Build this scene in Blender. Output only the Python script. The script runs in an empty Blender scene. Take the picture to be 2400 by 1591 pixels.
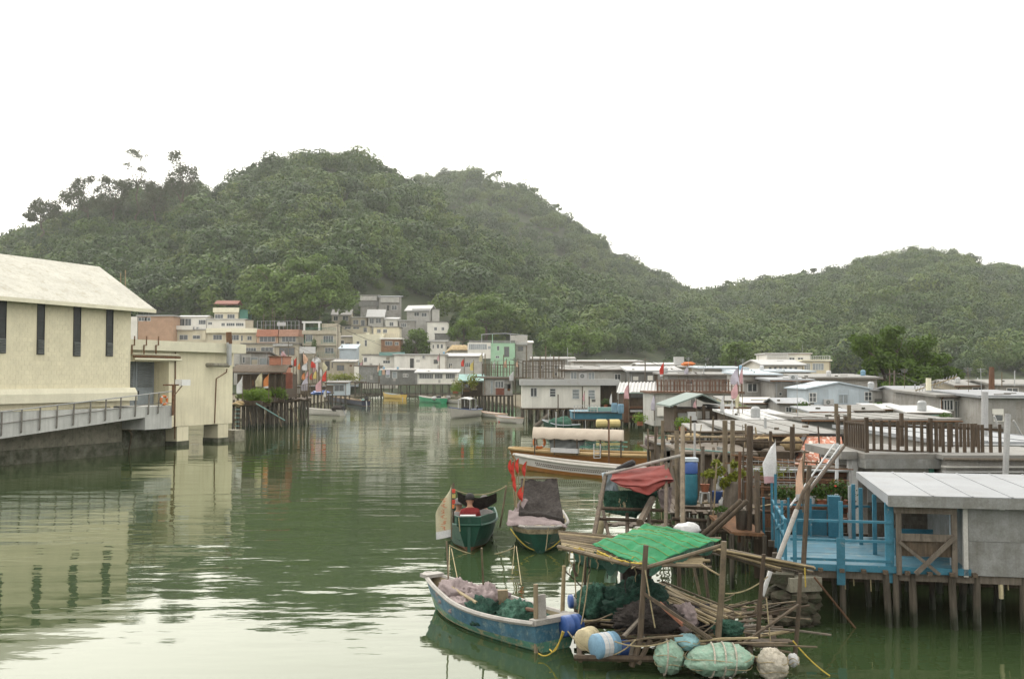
import bpy, math, random
from math import sin, cos, pi, sqrt, atan2, floor, exp
from mathutils import Vector, Matrix, noise as mnoise
SC = bpy.context.scene
COL = SC.collection
R = math.radians
# ------------------------------------------------------------------ camera
EYE, FPX, PITCH = 5.5, 2333.0, math.atan(89.5 / 2333.0)
cam = bpy.data.cameras.new('camera')
cam.lens, cam.sensor_width, cam.clip_start, cam.clip_end = 35.0, 36.0, 0.5, 12000
camo = bpy.data.objects.new('camera', cam)
camo.location = (0, 0, EYE)
camo.rotation_euler = (pi / 2 + PITCH, 0, 0)
COL.objects.link(camo)
SC.camera = camo
# ------------------------------------------------------------------ sky, sun, exposure
CLX = 4.55
SUN_AZ, SUN_EL = R(-24), R(42)      # azimuth from the view axis, elevation
SDIR = Vector((sin(SUN_AZ) * cos(SUN_EL), cos(SUN_AZ) * cos(SUN_EL), sin(SUN_EL)))
wld = bpy.data.worlds.new('World')
SC.world = wld
wld.use_nodes = True
wn, wl = wld.node_tree.nodes, wld.node_tree.links
wn.clear()


def wnode(t, **k):
    n = wn.new(t)
    for a, b in k.items():
        setattr(n, a, b)
    return n


wout = wnode('ShaderNodeOutputWorld')
wbg = wnode('ShaderNodeBackground')
sky = wnode('ShaderNodeTexSky', sky_type='NISHITA', sun_disc=False, sun_elevation=SUN_EL, sun_rotation=SUN_AZ)
sky.dust_density = 4.0
wtc = wnode('ShaderNodeTexCoord')
wdot = wnode('ShaderNodeVectorMath', operation='DOT_PRODUCT')
wdot.inputs[1].default_value = SDIR
wl.new(wtc.outputs['Generated'], wdot.inputs[0])


def wmath(op, a, b):
    n = wnode('ShaderNodeMath', operation=op)
    for i, v in enumerate((a, b)):
        if isinstance(v, (int, float)):
            n.inputs[i].default_value = v
        else:
            wl.new(v, n.inputs[i])
    return n.outputs[0]


g1 = wmath('MULTIPLY_ADD', wdot.outputs['Value'], 0.5)
g1.node.inputs[2].default_value = 0.5
glow = wmath('POWER', g1, 9.0)
wnz = wnode('ShaderNodeTexNoise')
wnz.inputs['Scale'].default_value = 0.9
wnz.inputs['Detail'].default_value = 2.0
wmp = wnode('ShaderNodeMapping')
wmp.inputs['Scale'].default_value = (1, 1, 2)
wmp.inputs['Location'].default_value = (CLX, 0.0, 0.0)
wl.new(wtc.outputs['Generated'], wmp.inputs[0])
wl.new(wmp.outputs[0], wnz.inputs[0])
cl = wmath('MULTIPLY_ADD', wnz.outputs[0], 1.2)
cl.node.inputs[2].default_value = 0.4
lum = wmath('MULTIPLY', wmath('MULTIPLY_ADD', glow, 16.0), cl)
lum.node.inputs[0].links[0].from_node.inputs[2].default_value = 15.0
wmul = wnode('ShaderNodeVectorMath', operation='SCALE')
wmul.inputs[0].default_value = (1.0, 0.975, 0.92)
wl.new(lum, wmul.inputs['Scale'])
wmix = wnode('ShaderNodeMix', data_type='RGBA')
wmix.inputs[0].default_value = 0.9          # nine tenths cloud deck, one tenth of the sky behind it
wl.new(sky.outputs[0], wmix.inputs[6])
wl.new(wmul.outputs[0], wmix.inputs[7])
wl.new(wmix.outputs[2], wbg.inputs[0])
wbg.inputs[1].default_value = 0.12
wl.new(wbg.outputs[0], wout.inputs[0])
sun = bpy.data.lights.new('sun', 'SUN')
sun.energy, sun.angle, sun.color = 1.0, R(25), (1.0, 0.95, 0.87)
suno = bpy.data.objects.new('sun', sun)
suno.rotation_euler = (-SDIR).to_track_quat('-Z', 'Y').to_euler()
suno.location = SDIR * 300
COL.objects.link(suno)
vs = SC.view_settings
vs.view_transform, vs.look, vs.exposure, vs.gamma, vs.use_curve_mapping = 'Standard', 'None', 0.2, 1.0, False
cy = SC.cycles
cy.use_denoising = True
cy.max_bounces, cy.diffuse_bounces, cy.glossy_bounces, cy.transmission_bounces, cy.volume_bounces = 5, 2, 2, 3, 0
cy.transparent_max_bounces = 6
cy.sample_clamp_indirect = 4.0
cy.caustics_reflective = cy.caustics_refractive = False
SC.render.use_persistent_data = False

# ------------------------------------------------------------------ pixel <-> place (photograph is 2400 x 1591)
CP, SP = cos(PITCH), sin(PITCH)
HOR = 885.0


def ray(px, py):
    a, b = (px - 1200.0) / FPX, (795.5 - py) / FPX
    return Vector((a, CP - b * SP, SP + b * CP))


def P(px, py, d):
    r = ray(px, py)
    return Vector((0, 0, EYE)) + r * (d / r.y)


def Wz(px, py, z=0.0):
    r = ray(px, py)
    return Vector((0, 0, EYE)) + r * ((z - EYE) / r.z)


# ------------------------------------------------------------------ things, parts
def T(name, label, cat, loc=(0, 0, 0), rz=0.0, group=None):
    o = bpy.data.objects.new(name, None)
    o.empty_display_size = 0.2
    o.location = loc
    o.rotation_euler = (0, 0, rz)
    COL.objects.link(o)
    o['label'], o['category'] = label, cat
    if group:
        o['group'] = group
    return o


def tag(o, label, cat, group=None):
    o['label'], o['category'] = label, cat
    if group:
        o['group'] = group
    return o


def rmat(rz=0, rx=0, ry=0):
    return Matrix.Rotation(rz, 3, 'Z') @ Matrix.Rotation(ry, 3, 'Y') @ Matrix.Rotation(rx, 3, 'X')


class G:
    def __init__(s):
        s.v, s.f = [], []

    def add(s, vs, fs):
        n = len(s.v)
        s.v += [Vector(v) for v in vs]
        s.f += [[i + n for i in f] for f in fs]
        return s

    BF = [(0, 3, 2, 1), (4, 5, 6, 7), (0, 1, 5, 4), (1, 2, 6, 5), (2, 3, 7, 6), (3, 0, 4, 7)]

    def hexa(s, p):
        return s.add(p, G.BF)

    def bb(s, x0, x1, y0, y1, z0, z1):
        return s.hexa([(x0, y0, z0), (x1, y0, z0), (x1, y1, z0), (x0, y1, z0), (x0, y0, z1), (x1, y0, z1), (x1, y1, z1), (x0, y1, z1)])

    def box(s, c, sz, rz=0, rx=0, ry=0):
        m = rmat(rz, rx, ry)
        h = [x / 2 for x in sz]
        c = Vector(c)
        return s.hexa([c + m @ Vector((a * h[0], b * h[1], e * h[2])) for e in (-1, 1) for a, b in ((-1, -1), (1, -1), (1, 1), (-1, 1))])

    def beam(s, p, q, w, h):
        p, q = Vector(p), Vector(q)
        t = (q - p).normalized()
        up = Vector((0, 0, 1)) if abs(t.z) < .95 else Vector((0, 1, 0))
        a = t.cross(up).normalized() * w / 2
        b = a.cross(t).normalized() * h / 2
        return s.hexa([p - a - b, p + a - b, q + a - b, q - a - b, p - a + b, p + a + b, q + a + b, q - a + b])

    def tube(s, pts, r, r1=None, n=6):
        pts = [Vector(p) for p in pts]
        k = len(pts)
        base = len(s.v)
        ref = None
        for i, p in enumerate(pts):
            t = (pts[min(i + 1, k - 1)] - pts[max(i - 1, 0)])
            t = t.normalized() if t.length > 1e-9 else Vector((0, 0, 1))
            if ref is None:
                ref = Vector((1, 0, 0)) if abs(t.x) < .8 else Vector((0, 1, 0))
            a = (ref - t * ref.dot(t)).normalized()
            b = t.cross(a)
            ref = a
            rr = r if r1 is None else r + (r1 - r) * i / max(1, k - 1)
            for j in range(n):
                w = 2 * pi * j / n
                s.v.append(p + (a * cos(w) + b * sin(w)) * rr)
        for i in range(k - 1):
            for j in range(n):
                j2 = (j + 1) % n
                s.f.append([base + i * n + j, base + i * n + j2, base + (i + 1) * n + j2, base + (i + 1) * n + j])
        s.f.append([base + j for j in range(n)][::-1])
        s.f.append([base + (k - 1) * n + j for j in range(n)])
        return s

    def prism(s, poly, axis, a0, a1):
        """poly: list of 2-d points; axis 'y': points are (x,z); axis 'x': (y,z); axis 'z': (x,y)"""
        def mk(p, a):
            return (p[0], a, p[1]) if axis == 'y' else (a, p[0], p[1]) if axis == 'x' else (p[0], p[1], a)
        n = len(poly)
        return s.add([mk(p, a0) for p in poly] + [mk(p, a1) for p in poly],
                     [list(range(n))[::-1], list(range(n, 2 * n))] + [[i, (i + 1) % n, n + (i + 1) % n, n + i] for i in range(n)])

    def grid(s, fn, nu, nv, thick=0.0, tdir=(0, 0, -1)):
        base = len(s.v)
        for i in range(nu + 1):
            for j in range(nv + 1):
                s.v.append(Vector(fn(i / nu, j / nv)))
        ix = lambda i, j: base + i * (nv + 1) + j
        for i in range(nu):
            for j in range(nv):
                s.f.append([ix(i, j), ix(i + 1, j), ix(i + 1, j + 1), ix(i, j + 1)])
        if thick:
            td = Vector(tdir) * thick
            b2 = len(s.v)
            off = b2 - base
            s.v += [v + td for v in s.v[base:b2]]
            for i in range(nu):
                for j in range(nv):
                    s.f.append([ix(i, j) + off, ix(i, j + 1) + off, ix(i + 1, j + 1) + off, ix(i + 1, j) + off])
            rim = [ix(i, 0) for i in range(nu + 1)] + [ix(nu, j) for j in range(1, nv + 1)] + [ix(i, nv) for i in range(nu - 1, -1, -1)] + [ix(0, j) for j in range(nv - 1, 0, -1)]
            for a in range(len(rim)):
                b = (a + 1) % len(rim)
                s.f.append([rim[a], rim[a] + off, rim[b] + off, rim[b]])
        return s

    def lathe(s, prof, c=(0, 0, 0), n=12, axis='z'):
        base = len(s.v)
        c = Vector(c)
        for r, z in prof:
            for j in range(n):
                w = 2 * pi * j / n
                p = (r * cos(w), r * sin(w), z)
                if axis == 'x':
                    p = (z, r * cos(w), r * sin(w))
                elif axis == 'y':
                    p = (r * cos(w), z, r * sin(w))
                s.v.append(c + Vector(p))
        for i in range(len(prof) - 1):
            for j in range(n):
                j2 = (j + 1) % n
                s.f.append([base + i * n + j, base + i * n + j2, base + (i + 1) * n + j2, base + (i + 1) * n + j])
        s.f.append([base + j for j in range(n)][::-1])
        s.f.append([base + (len(prof) - 1) * n + j for j in range(n)])
        return s

    def blob(s, c, r, seed=0, amp=.18, nu=14, nv=9, freq=1.7, flat=None, fold=0.0, rz=0.0):
        """lumpy closed heap; flat cuts the bottom at that local height, fold adds cloth creases"""
        base = len(s.v)
        c = Vector(c)
        mz = Matrix.Rotation(rz, 3, 'Z')
        for i in range(nv + 1):
            th = pi * (0.02 + 0.96 * i / nv)
            for j in range(nu):
                ph = 2 * pi * j / nu
                d = Vector((sin(th) * cos(ph), sin(th) * sin(ph), cos(th)))
                q = d * freq + Vector((seed * 7.3, seed * 3.1, 0))
                k = 1 + amp * mnoise.noise(q) * 2
                if fold:
                    k += fold * abs(mnoise.noise(q * 2.7 + Vector((9, 0, 0)))) + fold * .5 * mnoise.noise(q * 6)
                p = Vector((d.x * r[0] * k, d.y * r[1] * k, d.z * r[2] * k))
                if flat is not None and p.z < flat:
                    p.z = flat + (p.z - flat) * .05
                s.v.append(c + mz @ p)
        for i in range(nv):
            for j in range(nu):
                j2 = (j + 1) % nu
                s.f.append([base + i * nu + j, base + (i + 1) * nu + j, base + (i + 1) * nu + j2, base + i * nu + j2])
        s.f.append([base + j for j in range(nu)])
        s.f.append([base + nv * nu + j for j in range(nu)][::-1])
        return s

    def leaves(s, c, rad, n, size, rng, lobes=None, up=.3, shell=.55, asp=.55, jit=.6):
        """leaf-sized faces spread through lumpy volumes"""
        c = Vector(c)
        if lobes is None:
            lobes = [(Vector((0, 0, 0)), 1.0)]
        wt = [k * k for _, k in lobes]
        for _ in range(n):
            lc, k = rng.choices(lobes, wt)[0]
            while 1:
                d = Vector((rng.uniform(-1, 1), rng.uniform(-1, 1), rng.uniform(-1, 1)))
                if .05 < d.length < 1:
                    break
            d.normalize()
            rr = k * (shell + (1 - shell) * rng.random()) * (1 + .22 * mnoise.noise(d * 2.3 + lc * 3))
            p = Vector(((lc.x + d.x * rr) * rad[0], (lc.y + d.y * rr) * rad[1], (lc.z + d.z * rr) * rad[2])) + c
            nrm = (d + Vector((rng.gauss(0, jit), rng.gauss(0, jit), rng.gauss(up, jit)))).normalized()
            a = nrm.cross(Vector((rng.gauss(0, 1), rng.gauss(0, 1), rng.gauss(0, 1)))).normalized()
            b = nrm.cross(a)
            z = size * rng.uniform(.6, 1.35)
            a *= z
            b *= z * asp
            s.add([p - a, p + b * .9 - a * .1, p + a, p - b * .9 + a * .15], [(0, 1, 2, 3)])
        return s

    def build(s, name, mat, parent=None, kind=None, smooth=False, w=False, loc=None, label=None):
        vs = s.v
        me = bpy.data.meshes.new(name)
        o = bpy.data.objects.new(name, me)
        COL.objects.link(o)
        if parent is not None:
            o.parent = parent
            if w:
                root = parent
                m = Matrix.Identity(4)
                while root is not None:
                    m = Matrix.Translation(root.location) @ root.rotation_euler.to_matrix().to_4x4() @ m
                    root = root.parent
                m = m.inverted()
                vs = [m @ v for v in vs]
        elif loc is not None:
            L = Vector(loc)
            o.location = L
            vs = [v - L for v in vs]
        me.from_pydata([tuple(v) for v in vs], [], s.f)
        me.materials.append(MT(mat))
        if smooth:
            me.polygons.foreach_set('use_smooth', [True] * len(me.polygons))
        me.update()
        if kind:
            o['kind'] = kind
        if label:
            o['label'] = label
        return o


def catenary(p, q, sag, n=8):
    p, q = Vector(p), Vector(q)
    return [p.lerp(q, i / n) - Vector((0, 0, sag * 4 * (i / n) * (1 - i / n))) for i in range(n + 1)]


def quadpatch(a, b, c, d, sag=0.0, wr=0.0, seed=0, fr=3.0):
    """a b c d are corners: u runs a->b (and d->c), v runs a->d"""
    a, b, c, d = map(Vector, (a, b, c, d))
    nrm = (b - a).cross(d - a).normalized()
    if nrm.z < 0:
        nrm = -nrm

    def fn(u, v):
        p = a.lerp(b, u).lerp(d.lerp(c, u), v)
        p.z -= sag * 4 * u * (1 - u) * (.35 + .65 * 4 * v * (1 - v))
        if wr:
            p = p + nrm * wr * (mnoise.noise(Vector((u * fr + seed * 5.1, v * fr * .8, seed))) + .5 * mnoise.noise(Vector((u * fr * 2.6, v * fr * 2.1 + seed, 4.0))))
        return p
    return fn


# ------------------------------------------------------------------ materials
_M = {}
MDEF = {}


def MT(n):
    if n not in _M:
        _M[n] = MDEF[n](n)
    return _M[n]


def newmat(n):
    m = bpy.data.materials.new(n)
    m.use_nodes = True
    nt = m.node_tree
    nt.nodes.clear()
    return m, nt


def nd(nt, t, ins=None, **k):
    n = nt.nodes.new(t)
    for a, b in k.items():
        setattr(n, a, b)
    for a, b in (ins or {}).items():
        if isinstance(b, bpy.types.NodeSocket):
            nt.links.new(b, n.inputs[a])
        else:
            n.inputs[a].default_value = b
    return n


def c4(c):
    return (c[0], c[1], c[2], 1.0)


def mixc(nt, fac, a, b, bt='MIX'):
    n = nd(nt, 'ShaderNodeMix', data_type='RGBA', blend_type=bt)
    for i, v in ((0, fac), (6, a), (7, b)):
        if isinstance(v, bpy.types.NodeSocket):
            nt.links.new(v, n.inputs[i])
        else:
            n.inputs[i].default_value = v if i == 0 else c4(v)
    return n.outputs[2]


def ramp(nt, fac, lo, hi):
    n = nd(nt, 'ShaderNodeMapRange', {0: fac, 1: lo, 2: hi})
    n.clamp = True
    return n.outputs[0]


def surf(col, rough=.75, var=.22, scale=1.5, col2=None, mix2=(.5, .7), streak=0.0, stcol=(.06, .05, .035), bump=0.0, bscale=20.0, spec=.25, metal=0.0, grain=None, trans=0.0, coat=0.0, fine=.12):
    """weathered surface: tone patches, a second colour where it has worn through, rain streaks, fine relief"""
    def mk(name):
        m, nt = newmat(name)
        tc = nd(nt, 'ShaderNodeTexCoord')
        oi = nd(nt, 'ShaderNodeObjectInfo')
        off = nd(nt, 'ShaderNodeVectorMath', {0: oi.outputs['Random']}, operation='SCALE')
        off.inputs['Scale'].default_value = 37.0
        ad = nd(nt, 'ShaderNodeVectorMath', {0: tc.outputs['Object'], 1: off.outputs[0]}, operation='ADD')
        vec = ad.outputs[0]
        if grain:
            mp = nd(nt, 'ShaderNodeMapping', {0: vec})
            mp.inputs['Scale'].default_value = grain
            vec2 = mp.outputs[0]
        else:
            vec2 = vec
        n1 = nd(nt, 'ShaderNodeTexNoise', {0: vec2, 'Scale': scale, 'Detail': 5.0, 'Roughness': .6})
        f1 = ramp(nt, n1.outputs[0], .3, .7)
        dark = tuple(x * (1 - var) for x in col)
        lite = tuple(min(.9, x * (1 + var * .6)) for x in col)
        c = mixc(nt, f1, dark, lite)
        if col2:
            n2 = nd(nt, 'ShaderNodeTexNoise', {0: vec, 'Scale': scale * 1.9, 'Detail': 8.0, 'Roughness': .7})
            c = mixc(nt, ramp(nt, n2.outputs[0], *mix2), c, col2)
        if streak:
            mp = nd(nt, 'ShaderNodeMapping', {0: vec})
            mp.inputs['Scale'].default_value = (3.0, 3.0, .22)
            n3 = nd(nt, 'ShaderNodeTexNoise', {0: mp.outputs[0], 'Scale': 1.6, 'Detail': 5.0, 'Roughness': .65})
            k = nd(nt, 'ShaderNodeMath', {0: ramp(nt, n3.outputs[0], .46, .78), 1: streak}, operation='MULTIPLY')
            c = mixc(nt, k.outputs[0], c, stcol)
        if fine:
            n4 = nd(nt, 'ShaderNodeTexNoise', {0: vec2, 'Scale': 28.0 if not grain else 9.0, 'Detail': 3.0})
            v = nd(nt, 'ShaderNodeMapRange', {0: n4.outputs[0], 1: .25, 2: .75, 3: 1 - fine, 4: 1 + fine})
            sc_ = nd(nt, 'ShaderNodeVectorMath', {0: c, 'Scale': v.outputs[0]}, operation='SCALE')
            c = sc_.outputs[0]
        hv = nd(nt, 'ShaderNodeMapRange', {0: oi.outputs['Random'], 3: .9, 4: 1.1})
        sc2 = nd(nt, 'ShaderNodeVectorMath', {0: c, 'Scale': hv.outputs[0]}, operation='SCALE')
        c = sc2.outputs[0]
        b = nd(nt, 'ShaderNodeBsdfPrincipled', {'Base Color': c, 'Roughness': rough, 'Specular IOR Level': spec, 'Metallic': metal, 'Coat Weight': coat})
        if bump:
            n5 = nd(nt, 'ShaderNodeTexNoise', {0: vec2, 'Scale': bscale, 'Detail': 4.0})
            bp = nd(nt, 'ShaderNodeBump', {'Height': n5.outputs[0], 'Strength': 1.0, 'Distance': bump})
            nt.links.new(bp.outputs[0], b.inputs['Normal'])
        res = b.outputs[0]
        if trans:
            t = nd(nt, 'ShaderNodeBsdfTranslucent', {0: c})
            res = nd(nt, 'ShaderNodeMixShader', {0: trans, 1: res, 2: t.outputs[0]}).outputs[0]
        o = nd(nt, 'ShaderNodeOutputMaterial', {0: res})
        return m
    return mk


def leafmat(cols, lit=.35, patch=.08, rand=1.0):
    """foliage: tone drifts with a broad noise and from tree to tree"""
    def mk(name):
        m, nt = newmat(name)
        ge = nd(nt, 'ShaderNodeNewGeometry')
        oi = nd(nt, 'ShaderNodeObjectInfo')
        n1 = nd(nt, 'ShaderNodeTexNoise', {0: ge.outputs['Position'], 'Scale': patch, 'Detail': 4.0, 'Roughness': .65})
        a = nd(nt, 'ShaderNodeMath', {0: oi.outputs['Random'], 1: .75 * rand}, operation='MULTIPLY')
        b = nd(nt, 'ShaderNodeMath', {0: ge.outputs['Random Per Island'], 1: .22, 2: a.outputs[0]}, operation='MULTIPLY_ADD')
        s_ = nd(nt, 'ShaderNodeMath', {0: n1.outputs[0], 1: .9, 2: b.outputs[0]}, operation='MULTIPLY_ADD')
        cr = nd(nt, 'ShaderNodeValToRGB', {0: ramp(nt, s_.outputs[0], .3, 1.4)})
        el = cr.color_ramp.elements
        el[0].color, el[1].color = c4(cols[0]), c4(cols[-1])
        for i, q in enumerate(cols[1:-1]):
            e = el.new((i + 1) / (len(cols) - 1))
            e.color = c4(q)
        c = cr.outputs[0]
        d = nd(nt, 'ShaderNodeBsdfPrincipled', {'Base Color': c, 'Roughness': .6, 'Specular IOR Level': .2})
        t = nd(nt, 'ShaderNodeBsdfTranslucent', {0: c})
        mx = nd(nt, 'ShaderNodeMixShader', {0: lit, 1: d.outputs[0], 2: t.outputs[0]})
        nd(nt, 'ShaderNodeOutputMaterial', {0: mx.outputs[0]})
        return m
    return mk


def tidal(col):
    """pile timber: weathered grey above, black-green weed and wet below the tide mark"""
    def mk(name):
        m, nt = newmat(name)
        ge = nd(nt, 'ShaderNodeNewGeometry')
        sx = nd(nt, 'ShaderNodeSeparateXYZ', {0: ge.outputs['Position']})
        mp = nd(nt, 'ShaderNodeMapping', {0: ge.outputs['Position']})
        mp.inputs['Scale'].default_value = (6, 6, .8)
        n1 = nd(nt, 'ShaderNodeTexNoise', {0: mp.outputs[0], 'Scale': 2.0, 'Detail': 5.0})
        c = mixc(nt, ramp(nt, n1.outputs[0], .3, .7), tuple(x * .5 for x in col), tuple(x * 1.3 for x in col))
        n2 = nd(nt, 'ShaderNodeTexNoise', {0: ge.outputs['Position'], 'Scale': 3.0, 'Detail': 4.0})
        h = nd(nt, 'ShaderNodeMath', {0: n2.outputs[0], 1: .5, 2: sx.outputs[2]}, operation='MULTIPLY_ADD')
        f = ramp(nt, h.outputs[0], .75, .50)
        c = mixc(nt, f, c, (.018, .021, .011))
        r = nd(nt, 'ShaderNodeMapRange', {0: f, 3: .85, 4: .35})
        b = nd(nt, 'ShaderNodeBsdfPrincipled', {'Base Color': c, 'Roughness': r.outputs[0], 'Specular IOR Level': .3})
        bp = nd(nt, 'ShaderNodeBump', {'Height': n2.outputs[0], 'Strength': 1.0, 'Distance': .04})
        nt.links.new(bp.outputs[0], b.inputs['Normal'])
        nd(nt, 'ShaderNodeOutputMaterial', {0: b.outputs[0]})
        return m
    return mk


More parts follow.
